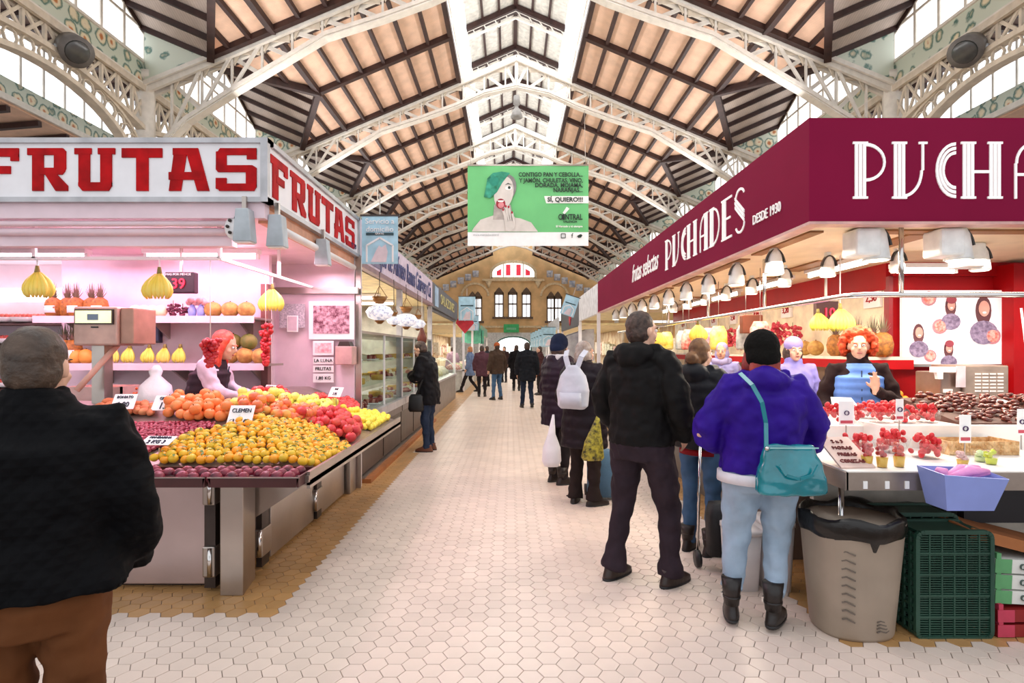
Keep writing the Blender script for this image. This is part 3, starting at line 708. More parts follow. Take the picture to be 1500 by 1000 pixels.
# cabinets
ccx = LX + .02
def cabinet(lab, pts, z0, z1, m=steel):
    t = thing('counter_cabinet', lab, 'cabinet', (sum(p[0] for p in pts) / len(pts), sum(p[1] for p in pts) / len(pts), 0))
    B().prism(pts, 'z', z0, z1).build('door_panel', m, t, bevel=.006)
    return t
CX0 = wx(165, 3.69); steel_p = mat('pink_scuffed_steel', 'cbb6b4', .3, .75, var=.1, vs=1.5, bump=.1, bs=12)
c1 = cabinet('wide front steel cabinet panel under the plum trays at the corner', [(CX0, 3.69), (wx(303, 3.69), 3.69), (wx(303, 3.69), 4.2), (CX0, 4.2)], .03, .76, steel_p)
B().box(CX0 - .06, wx(303, 3.69) + .06, 3.75, 4.25, 0, .05).build('plinth', steel_d, c1); B().box(CX0 - .03, CX0 + .06, 3.675, 3.69, .05, .76).build('edge_strip', steel, c1)
B().box(CX0 + .01, CX0 + .05, 3.672, 3.68, .12, .2).build('latch', steel_d, c1)
c0 = cabinet('steel cabinet panel half hidden behind the old man in black', [(-4.5, 3.72), (CX0 - .06, 3.72), (CX0 - .06, 4.2), (-4.5, 4.2)], .03, .76, steel_p)
c2 = cabinet('narrow steel corner post cabinet between the two hinges', [(wx(322, 3.58), 3.58), (wx(356, 3.58), 3.58), (wx(374, 3.85), 3.85), (wx(322, 3.58), 3.9)], 0, .78, steel)
def hinge(x, y, z0, z1, sx, sy, par):
    B().box(x - sx, x + sx, y - sy, y + sy, z0, z1).build('hinge_rail', steel_d, par)
    for zc in (z0 + .17, z1 - .1):
        B().box(x - sx * .75 - .015, x + sx * .75 + .015, y - sy - .02, y + sy + .02, zc - .1, zc + .1).build('hinge_cover', steel, par, bevel=.012)
        B().cyl((x + .01, y - sy - .02, zc - .09), .016, .18, 10).build('hinge_pin', chrome, par)
hinge(wx(311, 3.66), 3.66, .03, .76, .035, .03, c1)
SX = -1.77
c3 = cabinet('first steel side cabinet panel facing the aisle', [(SX - .4, 4.2), (SX, 4.2), (SX, 5.12), (SX - .4, 5.12)], .02, .76)
hinge(SX, 4.06, .02, .76, .02, .06, c3)
c4 = cabinet('second steel side cabinet panel facing the aisle before the far column', [(SX - .4, 5.3), (SX, 5.3), (SX, 6.05), (SX - .4, 6.05)], .02, .76)
hinge(SX, 5.2, .02, .76, .02, .06, c4)
c5 = cabinet('steel column closing the far end of the fruit counter', [(SX - .3, 6.1), (LX, 6.1), (LX, 6.32), (SX - .3, 6.32)], 0, .8)
# counter top surface
def hsurf(x, y): return .80 + max(0, min(.34 * (y - 3.52), .42 * (-1.27 - x), .38))
ct = thing('display_counter', 'sloping steel display counter carrying the fruit of the left stall', 'counter', (-2.4, 4.5, .72))
xs = [-4.6 + i * .2 for i in range(18)] + [-1.22]
ys = [3.4 + j * .2 for j in range(15)]
def ok_cell(x, y): return not (x < -2.55 and y > 4.55)
b = B()
for i in range(len(xs) - 1):
    for j in range(len(ys) - 1):
        x0, x1, y0, y1 = xs[i], xs[i + 1], ys[j], ys[j + 1]
        if x0 < -2.5 and y0 > 4.5: continue
        n4 = [(x0, y0, hsurf(x0, y0) - .03), (x1, y0, hsurf(x1, y0) - .03), (x1, y1, hsurf(x1, y1) - .03), (x0, y1, hsurf(x0, y1) - .03)]
        lo = [(p, q, r - .03) for p, q, r in n4]; b.add(n4 + lo, [(0, 1, 2, 3), (7, 6, 5, 4), (0, 4, 5, 1), (1, 5, 6, 2), (2, 6, 7, 3), (3, 7, 4, 0)])
tag(b.build('counter_top', mat('counter_sheet', 'a3918a', .3, .6), ct), kind='stuff')
B().box(-1.22, -1.2, 3.4, 6.2, .72, .82).build('aisle_edge', steel, ct)
B().box(-4.6, -1.2, 3.38, 3.4, .76, .80).build('front_edge', steel, ct)
B().prism([(3.42, .75), (6.2, .75), (6.2, .6), (5.9, .55)], 'x', -1.8, -1.3)
for y in (3.9, 5.16, 6.0): B().prism([(-1.75, .4), (-1.75, .74), (-1.24, .74)], 'y', y - .015, y + .015).build('bracket', steel, ct)
# plum trays
tray_m = mat('dark_red_brown_tray', '4a2020', .35, var=.1)
def tray(x0, x1, y0, y1, z, lab, m=tray_m, d=.06):
    t = thing('produce_tray', lab, 'tray', ((x0 + x1) / 2, (y0 + y1) / 2, z)); b = B()
    e = .02
    b.prism([(x0 + e, z), (x1 - e, z), (x1, z + d), (x0, z + d)], 'y', y0, y0 + .012).prism([(x0 + e, z), (x1 - e, z), (x1, z + d), (x0, z + d)], 'y', y1 - .012, y1)
    b.bar((x0 + e / 2, y0, z + d / 2), (x0 + e / 2, y1, z + d / 2), .012, d).bar((x1 - e / 2, y0, z + d / 2), (x1 - e / 2, y1, z + d / 2), .012, d).build('rim', m, t)
    B().box(x0 + e, x1 - e, y0 + .01, y1 - .01, z, z + .01).build('tray_floor', m, t)
    B().box(x0, x1, y0 - .006, y0, z + d - .006, z + d).build('lip', steel, t)
    return t
tz = .755
for i, (a, b2) in enumerate(((-3.35, -2.82), (-2.8, -2.265), (wx(198, 3.4), wx(310, 3.35)), (wx(313, 3.35), wx(445, 3.35)))):
    tray(a, b2, 3.28, 3.58, tz, ['dark plum tray farthest left behind the old man', 'dark tray of yellow lemons beside the old man', 'dark plum tray left of the corner', 'dark plum tray at the aisle corner of the counter'][i])
# weighing scale
sc = thing('weighing_scale', 'boxy steel shop scale with a yellow lit screen on the fruit counter', 'scale', (wx(150, 4.5), 4.6, 1.2))
B().box(wx(150, 4.6) - .05, wx(150, 4.6) + .05, 4.55, 4.65, .95, wz(505, 4.5)).build('pole', steel, sc)
B().box(wx(107, 4.5), wx(172, 4.5), 4.5, 4.85, wz(506, 4.5), wz(449, 4.5)).build('body', mat('pink_steel_case', 'c8a396', .4, .4), sc, bevel=.015)
B().box(wx(172, 4.5), wx(192, 4.5), 4.53, 4.82, wz(504, 4.5), wz(450, 4.5)).build('side_unit', mat('brown_steel_case', 'b38a78', .4, .4), sc, bevel=.01)
B().box(wx(111, 4.5), wx(167, 4.5), 4.485, 4.5, wz(475, 4.5), wz(453, 4.5)).build('screen_frame', steel_d, sc)
B().box(wx(113, 4.5), wx(165, 4.5), 4.478, 4.486, wz(473, 4.5), wz(455, 4.5)).build('screen', mat('lit_yellow_screen', 'f7f0b8', .4, emit=.9), sc)
B().box(wx(131, 4.5), wx(147, 4.5), 4.474, 4.479, wz(469, 4.5), wz(460, 4.5)).build('screen_graphic', mat('blue_grey_graphic', '7f93a8', .5), sc)
B().box(wx(134, 4.5), wx(144, 4.5), 4.492, 4.5, wz(480, 4.5), wz(478, 4.5)).build('maker_plate', black_p, sc)
# electronic price display
ed = thing('price_display', 'black electronic price display with red digits 39 on the back wall', 'display', (wx(262, 5.2), 5.2, wz(430, 5.2)))
B().box(wx(241, 5.2), wx(284, 5.2), 5.2, 5.28, wz(429, 5.2), wz(398, 5.2)).build('case', mat('dark_plum_case', '2a1020', .4), ed, bevel=.01)
B().bar((wx(262, 5.2), 5.24, wz(398, 5.2)), (wx(262, 5.2), 5.24, 2.5), .02).build('hanger', steel, ed)
text('39', .13, mat('red_led', 'ff2038', .4, emit=2.0), ed, (wx(262, 5.2), 5.19, wz(416, 5.2)), (90, 0, 0)); text('MAS POR MENOS', .03, white_p, ed, (wx(262, 5.2), 5.19, wz(402, 5.2)), (90, 0, 0))
dp = thing('wall_phone', 'dark upright tablet on the pink wall under the upper shelf', 'device', (wx(226, 5.68), 5.66, wz(502, 5.68)))
B().box(wx(215, 5.68), wx(237, 5.68), 5.65, 5.7, wz(502, 5.68), wz(471, 5.68)).build('case', mat('dark_violet_case', '3c2b4c', .3), dp, bevel=.008)
B().box(wx(217, 5.68), wx(235, 5.68), 5.645, 5.65, wz(499, 5.68), wz(474, 5.68)).build('screen', mat('violet_screen', '5f4f86', .2), dp)

# ================================================================ DELI STALL beyond it
DX = -1.72
cream_l = mat('cream_lit_ceiling', 'efdfae', .6)
dl = thing('deli_stall_sign', 'pinkish grey sign board with tall blue lettering along the deli stall', 'sign', (DX, 9.4, 2.55))
B().box(DX - .06, DX, 6.5, 12.5, 2.55, 3.05).build('board', mat('pink_grey_board', 'd2c3d6', .5), dl); B().box(DX - .08, DX + .02, 6.5, 12.5, 2.5, 2.56).build('bottom_rail', mat('dark_rose_rail', '8d6f75', .5), dl)
text('Hijos de Alfonso Ramos Cañizares y Cía', .46, mat('slate_blue_ink', '4c5080', .6), dl, (DX + .008, 9.7, 2.8), (90, 0, 90), sx=.66, shear=.25)
B().box(DX + .001, DX + .006, 6.9, 7.5, 2.6, 2.9).build('emblem_panel', mat('grey_violet', '77708c', .6), dl)
d3 = thing('dark_stall_sign', 'dark grey sign board with yellow letters beyond the deli stall', 'sign', (DX, 15.4, 2.5))
B().box(DX - .06, DX, 12.55, 18.4, 2.5, 3.05).build('board', mat('dark_grey_board', '5b5a60', .5), d3)
text('SALAZONES', .36, mat('pale_yellow_ink', 'd8cc8a', .6), d3, (DX + .01, 15.6, 2.78), (90, 0, 90), sx=1.7)
B().box(DX, DX + .01, 12.9, 13.5, 2.55, 3.0).build('blue_panel', mat('sky_blue_panel', 'a7c3de', .6), d3)
def deli(y0, y1, x, lab, base_col, goods_seed):
    cs = thing('display_case', lab, 'display case', (x - .4, (y0 + y1) / 2, 0))
    B().box(x - .9, x - .02, y0, y1, .08, .58).build('base', mat(base_col[0], base_col[1], .4, .2), cs)
    B().box(x - .85, x - .06, y0, y1, 0, .08).build('plinth', steel_d, cs)
    k = int((y1 - y0) / 1.45)
    for i in range(1, k + 1):
        y = y0 + (y1 - y0) * i / (k + 1); B().box(x - .021, x - .012, y - .01, y + .01, .1, .57).build('joint_strip', steel_d, cs)
    B().box(x - .95, x, y0, y1, .58, .7).build('dark_band', mat('dark_band_steel', '6b5a58', .3, .6), cs)
    B().box(x - .95, x + .06, y0, y1, .7, .8).build('ledge', mat('bright_ledge', 'd3cdd0', .3, .4), cs)
    B().box(x - .02, x - .01, y0 + .02, y1 - .02, .8, 1.75).build('front_glass', glass, cs)
    for i in range(k + 2):
        y = y0 + (y1 - y0) * i / (k + 1); B().bar((x - .01, y, .8), (x - .01, y, 1.75), .025).build('glass_post', white_p, cs)
    for z in (1.1, 1.4): B().box(x - .8, x - .1, y0 + .03, y1 - .03, z - .015, z).build('inner_shelf', glass, cs)
    B().box(x - .95, x, y0, y1, 1.74, 1.77).build('top_rail', steel, cs)
    return cs
deli(6.55, 9.0, DX, 'glass deli case with dark base nearest the fruit stall', ('dark_brown_base', '54423a'), 1)
deli(9.05, 12.4, DX, 'glass deli case with dark base behind the man reading', ('dark_brown_base2', '5b4a40'), 2)
cl2 = thing('deli_canopy', 'cream lit ceiling over the deli stall', 'canopy', (-3.2, 9.5, 2.5))
B().box(-4.8, DX - .06, 6.45, 12.5, 2.5, 2.56).build('ceiling_panel', cream_l, cl2)
B().box(-4.8, -4.74, 6.45, 12.5, 0, 2.5).build('back_panel', mat('cream_back_panel', 'e2d5b4', .7), cl2)
B().box(-4.8, -1.9, 12.45, 12.5, 0, 2.5).build('end_panel', mat('grey_end_panel', 'b9b6ae', .6), cl2)
for y in (9.0, 12.42): B().box(DX - .08, DX, y - .05, y + .05, .8, 2.5).build('post', mat('steel_blue_post', 'a9a8ae', .4, .3), cl2)
for i, y in enumerate((7.2, 8.4, 9.6, 10.8)): fluo(-3.2, -2.2, y, 2.42, 'white fluorescent tubes under the deli stall ceiling', tube_white, grp='deli ceiling tubes')
area('deli_light', (-2.9, 9.4, 2.35), (0, 0, 0), 1.6, 5, 135, (1, .93, .78))
# mosaic glass lamps
lamp_g = mat('beaded_lamp_glass', 'f2f0f4', .4, col2='9aa0b4', vs=30, emit=.5)
bask = mat('brass_brown', '8d5f30', .4, .5)
for i, (px, py, r, Y) in enumerate(((556, 457, .17, 6.95), (577, 469, .1, 7.7), (595, 468, .17, 8.3), (612, 474, .13, 9.2))):
    x, z = wx(px, Y), wz(py, Y)
    t = thing('beaded_lamp', ['large white beaded bowl lamp nearest the fruit stall', 'small red and white beaded lamp behind the nearest bowl lamp', 'white beaded dome lamp in the middle of the deli row', 'last small beaded lamp of the deli row'][i], 'lamp', (x, Y, z - r * .6))
    B().loft([(x, Y, z - r * .6, r * .3, r * .3), (x, Y, z - r * .4, r * .8, r * .8), (x, Y, z, r, r), (x, Y, z + r * .35, r * .75, r * .75), (x, Y, z + r * .5, r * .35, r * .35)], 18).build('lamp_shade', lamp_g, t)
    B().loft([(x, Y, z - r * .85, r * .15, r * .15), (x, Y, z - r * .6, r * .4, r * .4)], 12).build('bottom_cup', bask, t)
    B().loft([(x, Y, z + r * .6, r * .3, r * .3), (x, Y, z + r * 1.1, r * .6, r * .6)], 12).build('top_bowl', bask, t)
    for k in range(3):
        a = 2 * PI * k / 3; B().tube([(x + r * .55 * math.cos(a), Y + r * .55 * math.sin(a), z + r * 1.05), (x, Y, z + r * 1.9)], .004, 5).build('chain', bask, t)
    B().tube([(x, Y, z + r * 1.9), (x, Y, 2.5)], .005, 5).build('cord', steel_d, t)
# deli goods: cheeses, hams, sausages, boxes
gcol = [('cheese_rind', 'd7a94c'), ('cured_ham_red', '8d2e26'), ('cheese_white', 'efe3c6'), ('sausage_brown', '6a3325'), ('pate_pink', 'd69083'), ('olive_green', '7d8340')]
gr = random.Random(3)
protos = []
for nme, c in gcol: protos.append(mat(nme, c, .5, var=.15, vs=12))
labs = [('whole_cheese', 'cheese', 'round cheeses in the deli glass case', 'round cheese in the deli glass case'), ('sausage', 'sausage', 'dark sausages in the deli glass case', 'dark cured sausage lying in the deli glass case'), ('cheese_wedge', 'cheese', 'cheese wedges in the deli glass case', 'cut cheese wedge in the deli glass case'), ('deli_tray', 'tray', 'deli trays in the glass case', 'oval tray of sliced meat in the deli glass case')]
PR = []
def proto_goods():
    out = []
    t = B().loft([(0, 0, 0, .09, .09), (0, 0, .01, .1, .1), (0, 0, .07, .1, .1), (0, 0, .08, .09, .09)], 16).build('whole_cheese', protos[0]); out.append(t)
    t = B().tube([(-.14, 0, .03), (-.1, .02, .03), (0, .03, .03), (.1, .02, .03), (.14, 0, .03)], [.012, .03, .03, .03, .012], 10).build('sausage', protos[1]); out.append(t)
    t = B().prism([(0, 0), (.14, .05), (.14, -.05)], 'z', 0, .08).build('cheese_wedge', protos[2], bevel=.004); out.append(t)
    t = thing('deli_tray', '', 'tray'); B().loft([(0, 0, 0, .12, .08), (0, 0, .02, .14, .1)], 16).build('dish', white_p, t)
    for i in range(5): B().tube([(-.09 + .04 * i, 0, .025), (-.05 + .04 * i, 0, .035)], .04, 10).build('slice', protos[4 if i % 2 else 1], t)
    out.append(t); return out
G4 = proto_goods(); used4 = [False] * 4
for row, (z, xo) in enumerate(((.8, -.2), (.8, -.5), (1.1, -.3), (1.1, -.6), (1.4, -.3), (1.4, -.55))):
    y = 6.7
    while y < 12.2:
        k = gr.randrange(4); src = G4[k]; loc = (DX + xo + gr.uniform(-.04, .04), y, z + .001)
        if not used4[k]: used4[k] = True; o = src; o.location = loc; o.rotation_euler.z = gr.uniform(0, 6)
        else: o = copy_tree(src, loc, (0, 0, gr.uniform(0, 6)), None)
        tag(o, labs[k][3], labs[k][1], labs[k][2]); y += gr.uniform(.3, .42)
hamc = mat('ham_skin', '6e2f22', .5, var=.2, vs=10)
def ham(x, y, z, lab, s=1.0):
    t = thing('hanging_ham', lab, 'ham', (x, y, z - .3 * s))
    B().loft([(x, y, z - .3 * s, .02, .02), (x, y, z - .27 * s, .07 * s, .05 * s), (x, y, z - .18 * s, .085 * s, .06 * s), (x, y, z - .08 * s, .05 * s, .04 * s), (x, y, z, .02, .02)], 12).build('ham_leg', hamc, t)
    B().tube([(x, y, z), (x, y, 2.5)], .004, 5).build('cord', white_p, t)
ham(wx(618, 8.9), 8.9, wz(480, 8.9), 'dark red cured ham hanging at the end of the deli lamps', .9)
for i in range(6): ham(-4.3, 7 + i * .8, 2.2, 'cured hams hanging along the back of the deli stall', .9); 
for o in [o for o in COL.objects if o.get('label', '').startswith('cured hams hanging')]: o['group'] = 'hams at the back of the deli stall'
sh = shelf('long deli back shelf stacked with jars and boxes', -4.6, -4.2, 6.7, 1.5, .3, brk=False)
jar_c = [mat('jar_' + n_, c, .3) for n_, c in (('amber', 'c98b3a'), ('cream', 'e8ddc0'), ('green', '6f7f45'), ('red', 'a3402f'))]
db = thing('deli_shelving', 'tall deli back shelving with four long boards', 'shelf', (-4.5, 9.5, 0))
for z in (.5, .95, 1.4, 1.85): B().box(-4.7, -4.35, 6.6, 12.3, z - .03, z).build('shelf_board', mat('pale_board', 'd8cdb8', .6), db)
for y in (6.6, 9.45, 12.28): B().box(-4.7, -4.35, y, y + .03, 0, 2.0).build('upright', mat('pale_board', 'd8cdb8'), db)
jp = thing('jar', 'glass jar of preserves on the deli back shelving', 'jar', (0, 0, 0), 'jars on the deli shelving')
jars = []
for i in range(4):
    t = thing('jar', 'round jar of preserves on the deli back shelving', 'jar', (0, 0, 0), 'jars on the deli shelving')
    B().loft([(0, 0, 0, .06, .06), (0, 0, .14, .06, .06), (0, 0, .16, .045, .045)], 12).build('jar_body', jar_c[i], t, world=False); B().loft([(0, 0, .16, .05, .05), (0, 0, .185, .05, .05)], 12).build('lid', white_p, t, world=False); jars.append(t)
bpy.data.objects.remove(jp)
first = [True] * 4
for z in (.95, 1.4, 1.85):
    y = 6.8
    while y < 12.2:
        k = gr.randrange(4); loc = (-4.5, y, z + .001)
        if first[k]: jars[k].location = loc; first[k] = False
        else: copy_tree(jars[k], loc)
        y += gr.uniform(.15, .24)
# steel and wood step under the deli
st = thing('floor_step', 'low wood-edged step along the foot of the deli case', 'step', (DX + .02, 8, 0))
B().box(DX - .05, DX + .1, 6.6, 12.4, 0, .05).build('wood_edge', mat('orange_wood', 'b56f3c', .5), st); B().box(DX - .07, DX + .03, 6.6, 12.4, .05, .07).build('metal_top', steel, st)
# blue hanging flag sign
def flag(x, y, z, w, hh, lab, tilt=0, words=('Servicio a', 'domicilio'), small=False):
    t = thing('hanging_flag', lab, 'sign', (x, y, z - hh))
    lb = mat('pale_blue_flag', 'a9cfe0', .6, emit=.05)
    B().box(x - w / 2, x + w / 2, y - .005, y + .005, z - hh, z).build('panel', lb, t); B().bar((x - w / 2 - .02, y, z), (x + w / 2 + .02, y, z), .02).build('rod', steel_d, t)
    B().box(x - w * .38, x + w * .38, y - .012, y - .005, z - hh * .41, z - hh * .36).build('dark_ribbon', mat('dark_teal_ribbon', '2c4a52', .6), t)
    if not small:
        for i, s_ in enumerate(words): text(s_, .085, white_p, t, (x, y - .012, z - .07 - i * .09), (90, 0, 0))
        text('GRATIS', .03, white_p, t, (x, y - .02, z - hh * .385), (90, 0, 0))
    b = B(); hw_ = w * .36; zc = z - hh * .62
    b.path([(x - hw_, y - .009, z - hh + .02), (x - hw_, y - .009, zc), (x, y - .009, z - hh * .46), (x + hw_, y - .009, zc), (x + hw_, y - .009, z - hh + .02)], .02, .012, up=(0, 1, 0)).build('house_outline', white_p, t)
    B().prism([(x - w * .25, z - hh + .02), (x - w * .1, z - hh * .72), (x - w * .02, z - hh * .62), (x + w * .05, z - hh * .66), (x + w * .16, z - hh * .6), (x + w * .22, z - hh * .75), (x + w * .18, z - hh + .02)], 'y', y - .012, y - .005).build('bird_shape', mat('pale_pink_print', 'e5d5dc', .7), t)
    B().bar((x, y, z), (x, y, z + .25), .012).build('hanger', steel, t)
    t.rotation_euler.y = tilt; return t
flag(wx(556, 6.45), 6.47, wz(315, 6.45), .41, .55, 'large pale blue hanging sign reading Servicio a domicilio by the fruit stall')
flag(wx(684, 17), 17.0, wz(434, 17), .5, .72, 'pale blue hanging sign far along the left row, upper one', small=True)
flag(wx(692, 19), 19.0, wz(462, 19), .42, .5, 'small pale blue hanging sign just below and beyond the upper left one', small=True)
flag(wx(830, 14.5), 14.5, wz(432, 14.5), .36, .52, 'tilted pale blue hanging sign on the right row', tilt=.32, small=True)
# ================================================================ RIGHT FRUIT STALL
QX = 2.1
burg = mat('burgundy_board', '82133a', .7, var=.05, vs=1, spec=.08)
redp = mat('bright_red_panel', 'a80a12', .5, var=.05, spec=.2)
creamp = mat('cream_ceiling_panel', 'f0dcbc', .55, var=.04)
letw = mat('white_letter', 'fbf8f6', .5, var=.01, emit=.15)
def deco(ch):
    """strokes: ('r',x0,z0,x1,z1) rects and ('a',cx,cz,rx,rz,a0,a1,t) elliptical arcs"""
    st = lambda x: [('r', x, 0, x + .075, 1), ('r', x + .1, 0, x + .175, 1), ('r', x + .2, 0, x + .275, 1), ('r', x - .05, 0, x + .325, .04), ('r', x - .05, .96, x + .325, 1)]
    if ch == 'P': return st(.08) + [('a', .35, .64, .5, .34, -90, 90, .055)], .92
    if ch == 'U': return st(.08) + [('a', .3, .5, .5, .48, -90, 0, .055), ('r', .775, .5, .83, 1), ('r', .7, .96, .92, 1)], .95
    if ch == 'C': return [('a', .62, .5, r, r * .98, 90, 270, .055) for r in (.5, .42, .34)], .66
    if ch == 'H': return st(.08) + st(.75) + [('r', .35, .45, .75, .5)], 1.12
    if ch == 'A': return st(.6) + [('a', .62, .62, .4, .36, 90, 180, .055), ('r', .195, 0, .25, .62), ('r', .2, .4, .62, .45)], .95
    if ch == 'D': return st(.08) + [('a', .35, .5, .5, .48, -90, 90, .055)], .92
    if ch == 'E': return st(.08) + [('r', .35, .945, .78, 1), ('r', .35, .47, .68, .52), ('r', .35, 0, .78, .055)], .82
    if ch == 'S': return [('a', .45, .8, .3, .22, 20, 180, .055), ('a', .45, .2, .3, .22, 200, 360, .055), ('q', .12, .8, .72, .2)], .82
def deco_word(word, org, du, hgt, nrm, parent, sx=1.0):
    du = Vector(du); nrm = Vector(nrm); x = 0.0; org = Vector(org)
    def P(u, v): return org + du * ((x + u) * hgt * sx) + Vector((0, 0, v * hgt))
    for c in word:
        b = B(); strokes, w = deco(c); j = 0
        def quad(q):
            nonlocal j
            t = .008 + .0004 * (j % 5); j += 1; n = len(q); vs = [p + nrm * .0 for p in q] + [p + nrm * t for p in q]
            b.add(vs, [tuple(range(n)), tuple(range(n, 2 * n))[::-1]] + [(k, n + k, n + (k + 1) % n, (k + 1) % n) for k in range(n)])
        for s in strokes:
            if s[0] == 'r': quad([P(s[1], s[2]), P(s[3], s[2]), P(s[3], s[4]), P(s[1], s[4])])
            elif s[0] == 'q':
                for o in (0, .1, .2): quad([P(s[1], s[2] - o), P(s[1], s[2] - o + .07), P(s[3], s[4] + .27 - o), P(s[3], s[4] + .2 - o)])
            else:
                _, cx, cz, rx, rz, a0, a1, t = s; m = 14
                for i in range(m):
                    a, bb = R(a0 + (a1 - a0) * i / m), R(a0 + (a1 - a0) * (i + 1) / m)
                    quad([P(cx + rx * math.cos(a), cz + rz * math.sin(a)), P(cx + rx * math.cos(bb), cz + rz * math.sin(bb)), P(cx + (rx - t) * math.cos(bb), cz + (rz - t) * math.sin(bb)), P(cx + (rx - t) * math.cos(a), cz + (rz - t) * math.sin(a))])
        b.build('letter', letw, parent); x += w + .06
rs = thing('burgundy_stall_sign', 'deep burgundy sign board lettered PUCHADES in white around the right stall corner', 'sign', (3.2, 4.4, 2.45))
B().box(QX, 6.5, 4.0, 4.08, 2.45, 3.18).build('front_board', burg, rs)
B().box(QX, QX + .08, 4.08, 13.7, 2.45, 3.18).build('side_board', burg, rs)
B().box(QX - .004, 6.5, 3.99, 4.1, 2.43, 2.45).box(QX - .004, QX + .1, 4.1, 13.7, 2.43, 2.45).build('bottom_lip', mat('pinkish_lip', 'd8a8a0', .4), rs)
deco_word('PUCHADES', (wx(1247, 4), 4.0, 2.61), (1, 0, 0), .40, (0, -1, 0), rs, .70)
deco_word('PUCHADES', (QX, 7.72, 2.62), (0, -1, 0), .40, (-1, 0, 0), rs, .875)
text('frutas selectas', .42, letw, rs, (QX - .008, 8.95, 2.83), (90, 0, -90), sx=.72, shear=.5)
text('DESDE 1930', .115, letw, rs, (QX - .008, 4.66, 2.66), (90, 0, -90), sx=.85)
rc = thing('burgundy_stall_canopy', 'cream ceiling with brown slots and silver rail over the right stall', 'canopy', (4, 6, 2.3))
B().box(QX + .1, 6.5, 4.1, 13.6, 2.44, 2.5).build('ceiling_panel', creamp, rc)
slot = mat('brown_slot', '9a6a3e', .6)
for y0, y1 in ((4.25, 5.3), (5.55, 6.6), (6.85, 7.9), (8.15, 9.2), (9.45, 10.5)): B().box(QX + .14, QX + .24, y0, y1, 2.425, 2.44).build('slot', slot, rc); B().box(3.05, 3.25, y0 + .1, y1 - .2, 2.425, 2.44).build('slot', slot, rc)
for x0, x1 in ((2.55, 3.2), (3.35, 4.6)): B().box(x0, x1, 4.2, 4.32, 2.425, 2.44).build('slot', slot, rc)
B().box(3.86, 3.94, 5.85, 13.5, 2.17, 2.44).build('red_beam', redp, rc)
B().box(3.9, 6.5, 5.8, 5.88, 2.3, 2.44).build('red_beam', redp, rc)
RL = 2.5; rz_ = 1.95
B().tube([(6.5, 4.15, rz_), (RL + .1, 4.15, rz_), (RL, 4.25, rz_), (RL, 13.2, rz_)], .02, 10).build('silver_rail', chrome, rc)
for x, y in ((RL + .35, 4.15), (RL, 5.6), (RL, 7.2), (RL, 9), (RL, 11), (4.6, 4.15)): B().tube([(x, y, rz_), (x, y, 2.44)], .017, 8).build('rail_hanger', chrome, rc)
spot_w = mat('spot_white', 'eef0ee', .35); spot_l = mat('spot_lens', 'fff6e0', .3, emit=2.2, var=.01)
def spot(x, y, z, s=1.0, lab='', grp=None, drum=False):
    t = thing('spotlight', lab, 'light', (x, y, z), grp)
    B().tube([(x, y, z + .22 * s), (x, y, z + .16 * s), (x, y, z + .02), (x, y, z)], [.035 * s, .06 * s, .078 * s, .08 * s], 16).build('housing', spot_w, t)
    B().tube([(x, y, z - .001), (x, y, z - .006)], [.07 * s, .066 * s], 16).build('lens', spot_l, t)
    B().path([(x + .085 * s * math.cos(a), y - .02, z + .04 + .17 * s * math.sin(a)) for a in [R(20 + 14 * k) for k in range(11)]], .012, .03, up=(0, 1, 0)).build('yoke', mat('dark_yoke', '3b3836', .5), t)
    B().box(x - .02, x + .02, y - .02, y + .02, z + .2 * s, 2.44).build('mount', spot_w, t)
    if drum: B().box(x - .2, x - .02, y - .1, y + .1, z + .02, z + .22).build('gear_box', spot_w, t, bevel=.02)
    return t
spot(wx(1290, 4.15), 4.2, 2.21, 1.15, 'large white spotlight with square gear box nearest the right stall corner', drum=True)
spot(wx(1412, 4.15), 4.2, 2.21, 1.15, 'large white spotlight with square gear box further right on the front row', drum=True)
spot(wx(1326, 4.9), 5.0, 2.24, .8, 'small spotlight behind the ceiling hanger of the right stall')
spot(wx(1450, 4.7), 4.8, 2.22, .95, 'spotlight at the right frame edge behind the front row', drum=True)
for k in range(10):
    spot(2.27, 4.9 + .82 * k, 2.2, 1.0, ['white spotlight nearest the corner on the aisle side of the burgundy stall', 'second white spotlight from the corner on the aisle side', 'third white spotlight from the corner on the aisle side'][k] if k < 3 else 'white spotlights receding along the aisle side of the burgundy stall', None if k < 3 else 'receding aisle spotlights')
for k in range(7): spot(2.9, 5.2 + .82 * k, 2.22, .85, 'white spotlights in the inner row of the burgundy stall', 'inner row spotlights')
for k in range(5): fluo(5.2 + 1.5 * k, 6.3 + 1.5 * k, 3.3, 2.36, 'fluorescent tubes along the inner ceiling of the burgundy stall', tube_white, 'y', 'burgundy stall ceiling tubes')
fluo(wx(1340, 5), wx(1440, 5), 5.3, 2.28, 'short pinkish tube lamp above the wall poster', tube_white)
area('right_stall_light', (2.9, 4.6, 2.3), (0, 0, 0), 1.6, .5, 44, (1, .9, .74)); area('right_stall_light', (2.6, 7.5, 2.3), (0, 0, 0), .5, 5, 66, (1, .88, .7)); area('right_stall_light', (4.4, 4.8, 2.3), (0, 0, 0), 2, .5, 30, (1, .9, .78))
